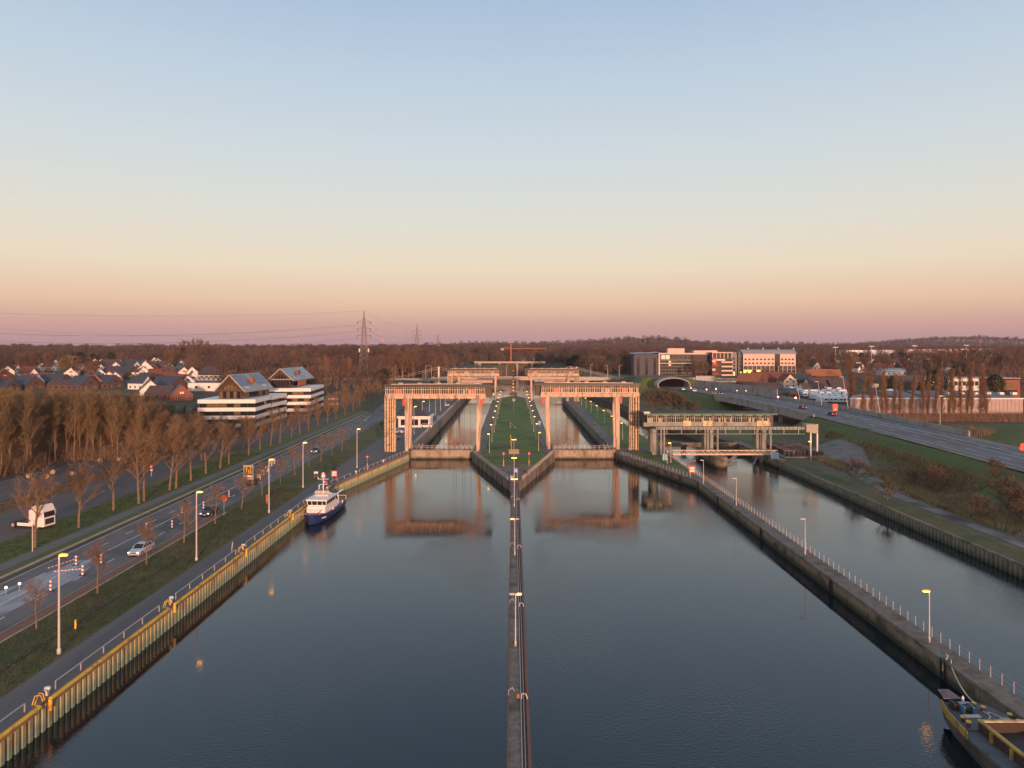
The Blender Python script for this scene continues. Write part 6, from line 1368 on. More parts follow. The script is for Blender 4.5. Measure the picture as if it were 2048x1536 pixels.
# houses on the left, near rows to far rows
LH = [  # px, base py, width(gable), depth, wall h, roof h, rot, wall, roof, skylights, label
 (362, 800, 11, 15, 3.4, 5.2, 28, M_brickw, M_rdark, 3, 'bright red brick gabled house beside the white offices'),
 (300, 790, 11, 14, 3.4, 5.4, 30, M_wh, M_rdark, 0, 'dark slate house with a white triangular gable'),
 (338, 780, 12, 18, 3.8, 5.0, 70, M_brickd, M_rdark, 0, 'long dark roofed house behind the white triangular gable'),
 (325, 797, 11, 14, 3.2, 4.0, 85, M_brickd, M_rbrown, 0, 'brown roofed house left of the red brick gable'),
 (52, 778, 12, 18, 3.4, 5.2, 70, M_brickd, M_rdark, 2, 'long slate roofed house at the far left with two skylights'),
 (8, 783, 11, 14, 3.2, 4.4, 80, M_brickd, M_rdark, 1, 'slate roofed house cut by the left edge'),
 (8, 762, 14, 16, 3.4, 5.4, 40, M_brickw, M_rorange, 0, 'bright orange roofed house at the left edge'),
 (72, 768, 8, 9, 5.4, 5.4, 20, M_wh, M_rbrown, 0, 'narrow tall pale gable beside the slate roof'),
 (108, 772, 12, 20, 3.4, 4.6, 80, M_brickd, M_rdark, 2, 'dark roofed row behind the wood'),
 (166, 779, 12, 14, 3.6, 5.2, 68, M_brickd, M_rdark, 0, 'dark roofed house with a pale verge behind the wood'),
 (192, 776, 12, 15, 3.6, 5.4, 25, M_brickw, M_rdark, 0, 'orange brick gabled house behind the wood'),
 (214, 776, 12, 15, 3.6, 5.0, 72, M_brickd, M_rdark, 0, 'dark house with a hipped gable near the white terrace'),
 (135, 778, 10, 20, 3.4, 2.6, 88, M_brickd, M_rbrown, 0, 'low brown roofed building behind the wood'),
 (250, 757, 11, 34, 5.4, 4.2, 75, M_wh, M_rbrown, 3, 'white terrace with dark windows in the middle of the village'),
 (283, 757, 11, 12, 5.4, 4.8, 28, M_wh, M_rbrown, 0, 'white gabled end house of the middle terrace'),
 (164, 750, 10, 14, 5.2, 4.8, 30, M_wh, M_rbrown, 0, 'white gabled house in front of the yellow-green willow'),
 (207, 744, 10, 26, 5.2, 4.6, 75, M_wh, M_rbrown, 3, 'white terrace with blue-black roof right of the willow'),
 (190, 743, 10, 13, 5.2, 4.8, 28, M_wh, M_rbrown, 0, 'white gabled house just right of the willow'),
 (250, 744, 10, 26, 5.2, 4.8, 75, M_wh, M_rdark, 3, 'white terrace behind the middle gable'),
 (232, 747, 10, 13, 5.2, 4.8, 28, M_wh, M_rdark, 0, 'white gabled house in the centre of the village'),
 (290, 749, 12, 16, 5.6, 6.0, 28, M_wh, M_rbrown, 0, 'large white gabled house at the right end of the rows'),
 (312, 744, 10, 30, 5.0, 4.8, 76, M_wh, M_rbrown, 2, 'white terrace right of the large gabled house'),
 (145, 738, 10, 13, 5.0, 5.0, 30, M_wh, M_rbrown, 0, 'white gabled house left of the willow'),
 (112, 737, 10, 12, 5.0, 5.0, 28, M_wh, M_rbrown, 0, 'pinkish gabled house among the trees, far left of the village'),
 (127, 737, 9, 22, 4.6, 4.0, 78, M_wh, M_rbrown, 0, 'pale terrace between the two gabled houses left of the willow'),
 (203, 735, 10, 14, 5.0, 4.8, 30, M_wh, M_rbrown, 0, 'white gabled house in the back row, centre'),
 (190, 734, 9, 13, 5.0, 4.6, 30, M_wh, M_rdark, 0, 'white gabled house in the back row, left'),
 (222, 736, 10, 24, 5.0, 4.4, 76, M_wh, M_rbrown, 0, 'brown roofed terrace in the back row'),
 (272, 737, 10, 24, 5.0, 4.6, 76, M_wh, M_rdark, 2, 'slate roofed terrace in the back row'),
 (308, 730, 10, 13, 5.0, 4.6, 30, M_wh, M_rbrown, 0, 'pair of pale gables in the back row, left one'),
 (315, 731, 10, 13, 5.0, 4.6, 30, M_wh, M_rbrown, 0, 'pair of pale gables in the back row, right one'),
 (341, 732, 10, 13, 5.0, 4.6, 30, M_wh, M_rbrown, 0, 'small pale gabled house under the tall trees'),
 (362, 739, 10, 14, 5.0, 4.6, 28, M_wh, M_rbrown, 0, 'pale house under the tall bare trees'),
 (338, 741, 10, 22, 4.6, 4.2, 78, M_wh, M_rbrown, 0, 'pale terrace under the tall bare trees'),
 (425, 756, 14, 16, 4.0, 5.0, 60, M_brickd, M_rbrown, 0, 'brown roofed villa behind the white curved building'),
 (535, 732, 10, 12, 4, 4, 40, M_wh, M_rbrown, 0, 'tiny pale house in the trees above the offices'),
 (592, 731, 12, 12, 4, 5, 40, M_wh, M_rdark, 0, 'tiny grey roofed house in the trees above the second office'),
 (712, 735, 14, 30, 4, 1.5, 85, M_wh, M_metalroof, 0, 'long pale flat building behind the big pylon'),
 (696, 712, 14, 14, 5, 6, 30, M_wh, M_metalroof, 0, 'tiny grey gable on the horizon left of the pylon'),
]
rv = random.Random(21); VF = sorted([(rv.uniform(15, 385), rv.uniform(739, 778)) for k in range(34)])
for i, (px, pb) in enumerate(VF):
    wl, rf, cn = rv.choice(((M_wh, M_rbrown, 'white walled'), (M_wh, M_rtile, 'white walled red roofed'), (M_brickd, M_rdark, 'dark brick slate roofed'), (M_wh, M_rdark, 'white dark roofed'), (M_wh, M_rdark, 'white slate roofed'), (M_brickd, M_rtile, 'red roofed')))
    LH.append((px, pb, rv.uniform(8, 10), rv.uniform(9, 14), rv.uniform(3.2, 4.8), rv.uniform(3.8, 4.8), rv.choice((28, 32, 72, 78)), wl, rf, 0, 'small %s house filling the village rows, %s from the left' % (cn, ORD[i])))
VR = sorted([(rv.uniform(1600, 2040), rv.uniform(713, 746)) for k in range(33)])
for i, (px, pb) in enumerate(VR):
    wl, rf, cn = rv.choice(((M_wh, M_rbrown, 'white'), (M_brickd, M_rtile, 'red roofed'), (M_wh, M_rtile, 'pale red roofed'), (M_brickw, M_rbrown, 'brick')))
    LH.append((px, pb, rv.uniform(9, 12), rv.uniform(10, 18), 4.2, 4.4, rv.choice((20, 40, 70, 85)), wl, rf, 0, 'distant %s house in the trees on the right, %s from the left' % (cn, ORD[i])))
for px, pb, w, d, hw, hr, rz, wl, rf, sk, lb in LH: house(lb, px, pb, w, d, hw, hr, rz, wl, rf, wins=2, sky_=sk, floors=2)
t = thing('curved_building', 'white low building with rounded end and small square windows near the offices', 'building', (up(405, 780, 440)[0], 440, terr(-190, 440) - .3))
MB().prism([(-9, 0), (8, 1)] + [(8 + 2.2 * cos(a_), 3.2 + 2.2 * sin(a_)) for a_ in (-.9, -.3, .3, .9)] + [(8, 8), (-9, 8)], 0, 5.2).build('wall', M_wh, t)
for xx in (-4, 3.8): MB().box(xx - .6, xx + .6, -.05, .3 + .06 * (xx + 9), 2.2, 3.5).build('window', M_glass, t)
MB().box(-8.4, 7.6, 1.2, 7.6, 5.21, 5.4).build('roof', M_metalroof, t)
t = thing('steel_frame_terrace', 'white triangulated balcony frame above the curved building', 'balcony', (up(413, 765, 455)[0], 455, terr(-190, 455) + 5.8))
for k in range(5): MB().beam((-6 + 3 * k, 0, 0), (-4.5 + 3 * k, 0, 2.8), .2).beam((-4.5 + 3 * k, 0, 2.8), (-3 + 3 * k, 0, 0), .2).build('brace', M_wh, t)
for z_ in (0, 2.8): MB().beam((-6, 0, z_), (9, 0, z_), .25).build('chord', M_wh, t)
MB().box(-6, 9, .3, 8, -6, 2.4).build('wall', M_rdark, t)
t = thing('signal_tower', 'small white and red banded board stack beside the car park', 'sign', up(666, 798, 330)); t.location.z = 2.3
for k in range(5): MB().box(-2.4 if k % 2 == 0 else -2.2, 2.2, 0, .5, 2.0 + 1.1 * k, 2.9 + 1.1 * k).build('board', M_wh if k % 2 else M_brickw, t)
for x in (-2, 2): MB().tube((x, .2, 0), (x, .2, 7), .1, n=6).build('post', M_steel, t)
# ------------------------------------------------------------------ trees
def tree_meshes(kind, seed, H, spread, trunkf=.25, nl=9, up_=.5, r0=None, twigs=1500, twl=1.0, tww=.045, tm=None, bm=None, forks=3):
    """bare winter tree: trunk and limbs as tapering tubes, the crown as many fine twigs"""
    rnd = random.Random(seed); T = MB(); C = MB(); r0 = r0 or H * .013; tips = []
    def limb(p, d, L_, r, lev):
        n = 4 if lev == 0 else 3; pts = [p]; q = p.copy(); dd = d.copy()
        for k in range(n):
            dd = (dd + Vector((rnd.uniform(-1, 1), rnd.uniform(-1, 1), rnd.uniform(-.3, .8) * up_)) * (.05 if lev == 0 else .16)).normalized()
            q = q + dd * (L_ / n); pts.append(q.copy())
        for k in range(n):
            T.tube(pts[k], pts[k + 1], r * (1 - .75 * k / n), r * (1 - .75 * (k + 1) / n), 6 if lev == 0 else 4 if lev == 1 else 3, cap=False)
        return pts, dd
    base = Vector((0, 0, -.2)); d0 = Vector((rnd.uniform(-.04, .04), rnd.uniform(-.04, .04), 1)).normalized()
    pts, _ = limb(base, d0, H * .86, r0, 0)
    def on(pts, f):
        f = f * (len(pts) - 1); i = min(int(f), len(pts) - 2); return pts[i].lerp(pts[i + 1], f - i)
    a = rnd.uniform(0, 6)
    for k in range(nl):
        f = trunkf + (1 - trunkf) * (k + rnd.random() * .5) / nl; p = on(pts, min(f, .99)); a += 2.4 + rnd.uniform(-.4, .4)
        tilt = up_ + (1 - up_) * (f - trunkf) * .8
        d = Vector((cos(a), sin(a), .35 + 1.6 * tilt)).normalized()
        L_ = spread * (1.15 - .75 * (f - trunkf) / (1 - trunkf)) * rnd.uniform(.8, 1.2) / max(.3, math.sqrt(max(.05, 1 - d.z ** 2))) * .75
        L_ = min(L_, H * .95 * (1 - f * .75)); lp, ld = limb(p, d, L_, r0 * .42 * (1.1 - .6 * f), 1)
        tips.append((lp, ld, L_))
        for j in range(forks):
            g = .3 + .6 * (j + rnd.random() * .6) / forks; sp = on(lp, g); b = rnd.uniform(0, 6.28)
            sd_ = (ld + Vector((cos(b), sin(b), rnd.uniform(-.1, .7) * (.4 + up_))) * .75).normalized(); l2 = L_ * rnd.uniform(.35, .6)
            p2, d2 = limb(sp, sd_, l2, r0 * .17, 2); tips.append((p2, d2, l2))
    tips.append((pts, d0, H * .3))
    tot = sum(t_[2] for t_ in tips); vs, fs = C.v, C.f
    for lp, ld, L_ in tips:
        for j in range(int(twigs * L_ / tot)):
            f = (rnd.random() * .9 + .1) if lp is not pts else .75 + .25 * rnd.random(); p = on(lp, min(f, .999)); b = rnd.uniform(0, 6.28)
            d = (ld * .7 + Vector((cos(b), sin(b), rnd.uniform(-.3, .9) * (.3 + up_))) * .9).normalized(); l = twl * rnd.uniform(.4, 1.1); e = p + d * l
            s_ = d.cross(Vector((rnd.uniform(-1, 1), rnd.uniform(-1, 1), rnd.uniform(-1, 1)))).normalized() * tww * .5
            for (p_, e_, w) in ((p, e, 1), (p + (e - p) * .4, p + (e - p) * .4 + (d + Vector((rnd.uniform(-1, 1), rnd.uniform(-1, 1), rnd.uniform(-.5, 1))) * .6) * l * .6, .8)):
                n = len(vs); vs += [tuple(p_ - s_ * w), tuple(p_ + s_ * w), tuple(e_)]; fs.append((n, n + 1, n + 2))
    C.m = [0] * len(C.f)
    return T.mesh(kind + '_trunk', tm or M_bark), C.mesh(kind + '_crown', bm or M_twig)
def tree_set(kind, n, **k): return [tree_meshes(kind, s_ * 17 + 3, **k) for s_ in range(n)]
CNT = {}
def tree(ms, name, x, y, z, s, label, group, rz=None, cat='tree'):
    t = put(name, None, None, (x, y, z), random.uniform(0, 6.28) if rz is None else rz, label, cat, group, scale=s)
    put('trunk', ms[0], t); put('crown', ms[1], t); return t
TS_street = tree_set('young', 4, H=6.4, spread=2.0, trunkf=.38, nl=7, up_=.45, r0=.11, twigs=620, twl=.8, tww=.034, bm=M_twig)
TS_row = tree_set('row', 4, H=12.5, spread=4.0, trunkf=.30, nl=10, up_=.55, r0=.24, twigs=1500, twl=1.1, tww=.045, bm=M_twig)
TS_wood = tree_set('wood', 6, H=18.5, spread=2.3, trunkf=.24, nl=13, up_=1.5, r0=.19, twigs=1500, twl=1.4, tww=.045, bm=M_twig3)
TS_woodr = tree_set('woodr', 4, H=15, spread=3.8, trunkf=.15, nl=14, up_=.8, r0=.20, twigs=1900, twl=1.4, tww=.05, bm=M_twig)
TS_pop = tree_set('poplar', 3, H=22, spread=1.5, trunkf=.05, nl=26, up_=2.2, r0=.25, twigs=2300, twl=1.7, tww=.055, bm=M_twigp, forks=2)
TS_big = tree_set('big', 4, H=19, spread=7, trunkf=.22, nl=13, up_=.5, r0=.35, twigs=2600, twl=1.8, tww=.10, bm=M_twig2)

def clump_tree(seed, H, R_, m, n=900, cone=False):
    rnd = random.Random(seed); C = MB(); T = MB(); T.tube((0, 0, -.2), (0, 0, H * .8), H * .02, H * .006, 6)
    for k in range(n):
        if cone: z = H * (.12 + .88 * rnd.random()); rr = R_ * (1 - z / H) * rnd.uniform(.6, 1.1) + .1
        else:
            u = rnd.uniform(-1, 1); z = H * .58 + H * .40 * u; rr = R_ * math.sqrt(max(.02, 1 - u * u)) * rnd.uniform(.55, 1.08)
        a = rnd.uniform(0, 6.28); p = Vector((rr * cos(a), rr * sin(a), z)); s_ = R_ * .16
        d1 = Vector((rnd.uniform(-1, 1), rnd.uniform(-1, 1), rnd.uniform(-1, 1))).normalized() * s_; d2 = Vector((rnd.uniform(-1, 1), rnd.uniform(-1, 1), rnd.uniform(-1, 1))).normalized() * s_
        C.add([p, p + d1, p + d2, p + d1 * .4 + d2 * .9 + Vector((0, 0, s_ * .5))], [(0, 1, 2), (0, 1, 3), (0, 3, 2)])
    return T.mesh('trunk', M_bark), C.mesh('crown', m)
TS_ever = [clump_tree(s_, 13, 4.2, M_ever, 1100, s_ % 2 == 0) for s_ in (2, 3)]
TS_will = [clump_tree(5, 13, 5.5, M_willow, 1300)]

# young trees between the quay road and the main road
for i, (px, py) in enumerate(((73, 1258), (195, 1188), (293, 1130), (368, 1086), (430, 1048), (483, 1019), (524, 992), (561, 969), (590, 951), (618, 934), (642, 922), (664, 911), (684, 902))):
    x, y, z = at(px, py); s_ = 1.06 if i not in (0,) else .82
    tree(TS_street[i % 4], 'young_tree', x, y, ZL, s_ * random.uniform(.93, 1.05), 'slender bare young tree on the grass strip beside the left road, %s from the viewer' % ORD[i], 'young bare trees between the left road and the quay road')
# large row between path and yard
RT = [(76, 1095), (157, 1056), (227, 1021), (288, 1003), (321, 1008), (339, 981), (382, 962), (365, 977), (412, 948), (440, 938), (458, 929), (497, 911), (520, 900), (541, 893), (560, 886), (583, 876), (600, 868), (617, 862), (636, 853), (655, 845), (672, 838), (690, 830), (706, 824), (720, 818)]
for i, (px, py) in enumerate(RT):
    x, y, z = at(px, py); x = min(x, -71)
    tree(TS_row[i % 4], 'roadside_tree', x, y, ZL, random.uniform(.9, 1.12) * (1 if i < 10 else .80 if i < 15 else .66), 'bare roadside tree between the cycle path and the yard, %s from the viewer' % (ORD[i]), 'bare trees in the row beyond the cycle path')
# wood on the left
rnd = random.Random(11); W_pts = []
def clear_of(x, y):
    if -118 < x < -84 and 254 < y < 282: return False
    if -110 < x < -84 and 280 < y < 346: return False
    if -95 < x < -72 and 205 < y < 320: return False
    return True
tries = 0
while len(W_pts) < 285 and tries < 30000:
    tries += 1; y = rnd.uniform(158, 292); xr = -117.5 if y < 186 else -99 + (y - 186) * -.02 if y < 250 else -116; x = rnd.uniform(-.78 * y - 2, xr)
    if x > xr or not clear_of(x, y): continue
    if min([9] + [math.hypot(x - a, y - b) for a, b in W_pts]) < 3.3: continue
    W_pts.append((x, y))
for i, (x, y) in enumerate(W_pts):
    wood_ = rnd.random() < .75; ms = TS_wood[i % 6] if wood_ else TS_woodr[i % 4]; px_ = 1026 + 1420 * x / y
    top = interp([(0, 766), (150, 770), (290, 780), (340, 801), (400, 820), (520, 836)], px_) + rnd.uniform(0, 26)
    s_ = min(1.15, max(.4, (CAMZ - (top - 695) * y / 1420 - 2.3) / (18.5 if wood_ else 15.5)))
    tree(ms, 'woodland_tree', x, y, terr(x, y), s_, 'tall bare tree standing in the dense wood at the left', 'bare trees of the wood on the left')
ug = []
while len(ug) < 5200:
    y = rnd.uniform(154, 300); x = rnd.uniform(-.76 * y, -99)
    if (y < 186 and x > -117) or not clear_of(x, y): continue
    if sin(x * .3) * sin(y * .23) + rnd.uniform(-.6, .8) < 0: continue
    ug.append((x, y, terr(x, y)))
UG = MB()
for x, y, z in ug:
    h_ = rnd.uniform(1.5, 5.5)
    for k in range(4):
        p = Vector((x + rnd.uniform(-1, 1), y + rnd.uniform(-1, 1), z)); e_ = p + Vector((rnd.uniform(-1, 1), rnd.uniform(-1, 1), h_ * rnd.uniform(.5, 1))); UG.add([p - Vector((.05, 0, 0)), p + Vector((.05, 0, 0)), e_], [(0, 1, 2)])
        for q in range(2): m_ = p.lerp(e_, rnd.uniform(.3, .8)); UG.add([m_, m_ + Vector((0, 0, .06)), m_ + Vector((rnd.uniform(-1.2, 1.2), rnd.uniform(-1.2, 1.2), rnd.uniform(0, 1.2)))], [(0, 1, 2)])
o = UG.build('undergrowth', M_ftwig2); o['kind'] = 'stuff'; o['label'] = 'brown undergrowth between the trunks of the left wood'
# broad reddish trees in front of and beside the offices
BT = [(-86, 205), (-92, 212), (-97, 206), (-104, 214), (-90, 224), (-98, 228), (-107, 232), (-113, 240), (-104, 246), (-96, 244), (-88, 240), (-84, 230), (-80, 215), (-78, 225),
      (-119, 250), (-100, 198), (-93, 196), (-108, 204), (-114, 214), (-119, 226), (-85, 193), (-80, 198), (-88, 185), (-95, 188), (-102, 190), (-82, 187), (-90, 200), (-100, 208), (-94, 218), (-86, 214),
      (-104, 222), (-111, 222), (-98, 236), (-92, 234), (-84, 222), (-79, 208), (-110, 196), (-116, 205), (-122, 216), (-106, 240)]
for i, (x, y) in enumerate(BT):
    s_ = min(1.25, (CAMZ - (826 + rnd.uniform(-3, 16) - 695) * y / 1420 - 2.3) / 15.5) / .62
    tree(TS_woodr[i % 4], 'bushy_tree', x, y, ZL, s_ * .62, 'broad brown bare tree in front of the white banded offices, ' + ('towards the road' if x > -88 else 'under the nearer office' if x > -100 else 'next to the wood'), 'brown trees in front of the white offices')
for i, (x, y, s_) in enumerate([(-80, 262, .6), (-79, 275, .62), (-80, 289, .66), (-79, 303, .68), (-80, 318, .7), (-78, 333, .7), (-76, 346, .75), (-72, 355, .8), (-84, 352, .8), (-70, 368, .8), (-78, 372, .85), (-66, 380, .8)]):
    tree(TS_woodr[(i + 1) % 4], 'bushy_tree', x, y, terr(x, y), s_, 'small brown bare tree beside the car park, %s from the viewer' % ORD[i], 'small brown trees beside the car park')
# poplar group left of the big pylon
for i in range(9):
    px = 642 + 7 * i; x = (px - 1026) * 470 / 1420; tree(TS_pop[i % 3], 'poplar', x, 470 + 8 * (i % 2), terr(x, 470), random.uniform(.95, 1.08), 'tall poplar in the tight group left of the big pylon, %s from the left' % ORD[i], 'poplars left of the big pylon')
# poplars along the warehouse
PX = [(1706, 688, .92), (1724, 730, 1), (1744, 725, 1), (1765, 732, 1), (1774, 724, 1), (1789, 733, 1), (1800, 735, 1), (1823, 727, 1), (1846, 723, 1.1), (1855, 730, 1), (1871, 728, 1), (1884, 722, 1), (1899, 720, 1.1), (1909, 718, 1.1), (1922, 716, 1), (1935, 706, 1.1), (1944, 712, 1), (1962, 712, 1.2), (1972, 722, 1.1)]
for i, (px, ptop, w) in enumerate(PX):
    Y = 292 if i else 345; x, _, zt_ = up(px, ptop, Y); o = tree(TS_pop[i % 3], 'poplar', x, Y, 2.0, 1, 'slim upright poplar along the warehouse, %s from the left' % ORD[i] if i else 'tallest bushy poplar standing left of the warehouse row', 'poplars along the warehouse')
    s_ = (zt_ - 2) / 23.0; k = 1.5 if i == 0 else .80 * w; o.scale = (s_ * k, s_ * k, s_)
# thicket under the poplars, on the banks
sh = [tree_meshes('shrub', 90 + k, H=3.2, spread=2.2, trunkf=.02, nl=11, up_=.4, r0=.06, twigs=900, twl=.7, tww=.045, bm=(M_btwig2, M_btwig, M_btwig)[k]) for k in range(3)]
def shrub(x, y, s_, k, label, group=None):
    t = put('shrub', None, None, (x, y, terr(x, y) if abs(x) > 45 else ZL), random.uniform(0, 6), label, 'shrub', group, scale=s_); put('stems', sh[k][0], t); put('twigs', sh[k][1], t); return t
SB = [(1712, 962, 1.5, 1, 'olive-brown bush on the right bank above the sheet piles'), (1775, 1001, 1.2, 1, 'small olive bush leaning over the right bank wall'), (1868, 985, 1.7, 1, 'large dark bush in the dry grass of the right bank'),
      (2015, 1030, 1.9, 2, 'large dark bush at the right edge of the picture'), (2045, 1052, 2.1, 0, 'reddish bush cut by the right edge'), (1960, 1040, 1.3, 1, 'low dark bush left of the reddish bushes'), (1830, 975, 1.1, 2, 'small bush beside the dirt track'), (1990, 1000, 1.1, 1, 'bush on the slope foot near the right edge')]
for px, py, s_, k, lb in SB: x, y, _ = at(px, py, 1.9); shrub(x, y, s_, k, lb, 'bushes on the right bank')
for i, (px, py, s_) in enumerate(((1297, 812, 1.6), (1312, 818, 1.8), (1328, 822, 2.0), (1345, 825, 1.9), (1320, 803, 1.5), (1338, 810, 1.7), (1360, 826, 1.7), (1305, 826, 1.8), (1352, 815, 1.5), (1376, 829, 1.3), (1392, 832, 1.2))):
    x, y, _ = ground(px, py); shrub(x, y, s_ * 1.5, 1 + i % 2, 'brown bush on the slope below the tunnel mouth, %s in the thicket' % ORD[i], 'bushes on the slope below the tunnel')
t = shrub(2.7, 163, .45, 0, 'small orange-brown bush on the island point'); t.location.z = ZL
for i, (px, py) in enumerate(((1046, 941), (765, 858), (773, 850), (749, 870))):
    if i: x, y, _ = at(px, py); shrub(x, y, .8, 2, 'low rusty bush in the verge left of the portal tower, %s one' % ORD[i - 1])
# reed and scrub (uncountable)
def scatter_mesh(name, pts, mk, m, label):
    C = MB()
    for x, y, z in pts: mk(C, x, y, z)
    o = C.build(name, m, None); o['kind'] = 'stuff'; o['label'] = label; return o
def tuft(h, n, w=.05):
    def f(C, x, y, z):
        for k in range(n):
            a = random.uniform(0, 6.28); d = Vector((cos(a), sin(a), random.uniform(1.2, 3))).normalized() * h * random.uniform(.5, 1.1); p = Vector((x + random.uniform(-.3, .3), y + random.uniform(-.3, .3), z - .03)); s_ = Vector((sin(a), -cos(a), 0)) * w
            C.add([p - s_, p + s_, p + d], [(0, 1, 2)])
    return f
pts = []
while len(pts) < 8500:
    y = random.uniform(95, 222); x = random.uniform(80.5, hx(y) - 6)
    if abs(x - interp([(100, 78), (143, 78), (167, 82), (190, 90), (215, 95)], y)) < 2.2: continue
    if sin(x * .35 + 1) * sin(y * .13) + random.uniform(-.7, .7) < -.1: continue
    pts.append((x, y, terr(x, y)))
scatter_mesh('dry_grass', pts, tuft(.95, 6, .08), mat('straw', (.22, .165, .085), (.32, .24, .13), .3, .95), 'pale dry grass tufts on the right bank')
pts = [(random.uniform(-97.5, -91.6), random.uniform(118, 190), ZL) for k in range(1300)]
scatter_mesh('dry_grass', pts, tuft(.4, 5, .06), mat('rusty straw', (.10, .058, .032), (.17, .10, .05), .3, .95), 'rust coloured dry grass on the island between the two yards')
pts = []
while len(pts) < 9000:
    y = random.uniform(48, 150) if random.random() < .7 else random.uniform(60, 200); x = random.uniform(-51.2, -43.6)
    pts.append((x, y, ZL))
scatter_mesh('grass', pts, tuft(.22, 4, .045), mat('grass blades', (.040, .058, .016), (.085, .085, .03), .25, .9, c3=(.11, .085, .035), s3=.08), 'rough grass on the strip beside the quay road')
pts = []
while len(pts) < 5000:
    y = random.uniform(75, 200); x = random.uniform(-77.5, -70.6); pts.append((x, y, ZL))
scatter_mesh('grass', pts, tuft(.25, 4, .05), mat('green blades', (.035, .062, .012), (.060, .085, .018), .25, .9), 'green grass between the cycle path and the yard')
# dirt track on the right bank
tr = [(84, 76.4, 79.2), (120, 76.4, 79.0), (143, 76.6, 79.2), (158, 78.5, 82.5), (172, 81, 88), (185, 80, 93), (195, 80, 96.5), (212, 88, 98)]
strip('dirt_track', tr, M_dirt, .05, step=3)

# ------------------------------------------------------------------ far woods: one mass, grown from points
def far_tree(name, seed, H, R_, n, m, w):
    rnd = random.Random(seed); C = MB(); C.mi(0); C.tube((0, 0, -1), (0, 0, H * .7), H * .022, H * .008, 5, cap=False)
    C.mi(1)
    for k in range(n):
        u = rnd.uniform(-1, 1); z = H * .60 + H * .38 * u; rr = R_ * math.sqrt(max(.03, 1 - u * u)) * rnd.random() ** .5; a = rnd.uniform(0, 6.28)
        p = Vector((rr * cos(a), rr * sin(a), z)); d = Vector((cos(a) * rnd.uniform(.1, 1), sin(a) * rnd.uniform(.1, 1), rnd.uniform(.3, 1.5))).normalized() * rnd.uniform(1.2, 2.8) * H / 17
        s_ = d.cross(Vector((rnd.uniform(-1, 1), rnd.uniform(-1, 1), rnd.uniform(-1, 1)))).normalized() * w
        C.add([p - s_, p + s_, p + d], [(0, 1, 2)])
    return C.mesh(name, [M_bark, m])
FT = [('bare_tree', far_tree('far_tree', 1, 16, 5.5, 420, M_ftwig, .16)), ('bare_tree', far_tree('far_tree', 2, 14, 6, 420, M_ftwig2, .17)), ('bare_tree', far_tree('far_tree', 3, 18, 5, 420, M_ftwig3, .15)), ('conifer', far_tree('far_conifer', 4, 15, 4.0, 700, M_ever, .30))]
reps = []
for i, ((nm, me), (px, py, lb)) in enumerate(zip(FT, ((470, 735, 'bare reddish tree above the nearer office roof, left of two'), (505, 733, 'bare brown tree above the nearer office roof, right of two'), (20, 748, 'tall bare tree behind the orange roof at the left edge'), (600, 738, 'dark conifer standing behind the further office')))):
    x, y, z = ground(px, py); o = put(nm, me, None, (x, y, z), 0, lb, 'tree', scale=1.1); reps.append(o)
def wood(name, label, pts, obj, smin, smax, kind='stuff'):
    me = bpy.data.meshes.new(name); me.from_pydata(pts, [], []); o = put(name, me, None, kind=kind, label=label)
    g = bpy.data.node_groups.new(name, 'GeometryNodeTree'); g.interface.new_socket('Geometry', in_out='INPUT', socket_type='NodeSocketGeometry'); g.interface.new_socket('Geometry', in_out='OUTPUT', socket_type='NodeSocketGeometry')
    n = g.nodes; gi = n.new('NodeGroupInput'); go = n.new('NodeGroupOutput'); ip = n.new('GeometryNodeInstanceOnPoints'); oi = n.new('GeometryNodeObjectInfo'); oi.inputs['Object'].default_value = obj
    rv = n.new('FunctionNodeRandomValue'); rv.data_type = 'FLOAT_VECTOR'; rv.inputs[0].default_value = (0, 0, 0); rv.inputs[1].default_value = (.08, .08, 6.28)
    rs = n.new('FunctionNodeRandomValue'); rs.data_type = 'FLOAT'; rs.inputs[2].default_value = smin; rs.inputs[3].default_value = smax; rs.inputs['Seed'].default_value = 3
    g.links.new(gi.outputs[0], ip.inputs['Points']); g.links.new(oi.outputs['Geometry'], ip.inputs['Instance']); g.links.new(rv.outputs[0], ip.inputs['Rotation']); g.links.new(rs.outputs[1], ip.inputs['Scale']); g.links.new(ip.outputs[0], go.inputs[0])
    md = o.modifiers.new('scatter', 'NODES'); md.node_group = g; return o
HOUSES = [o.location.copy() for o in COL.objects if o.get('category') in ('house', 'office building', 'building', 'hotel', 'apartment building', 'tower', 'caravan', 'industrial hall', 'power pylon', 'warehouse')]
rnd = random.Random(5); F = [[], [], [], [], []]
HV = [(h.x, h.y) for h in HOUSES]
def ok(x, y):
    if y < 905 and -62 < x < 80: return False
    if x > 0 and y < 600 and x < 175: return False
    if 80 < x < 290 and 520 < y < 625: return False
    if x > 150 and y < 420: return False
    if x < 0 and y < 400: return False
    if -200 < x < 0 and 518 < y < 552: return False
    if -75 < x < -55 and y < 550: return False
    for hx_, hy_ in HV:
        dy = hy_ - y; f = y / hy_ if hy_ else 1
        if -16 < y - hy_ < 16 and abs(x - hx_) < 20: return False
        if 0 < dy < (60 if x < 0 else 75) and abs(x - hx_ * f) < 13 and hy_ < 900: return False
    return True
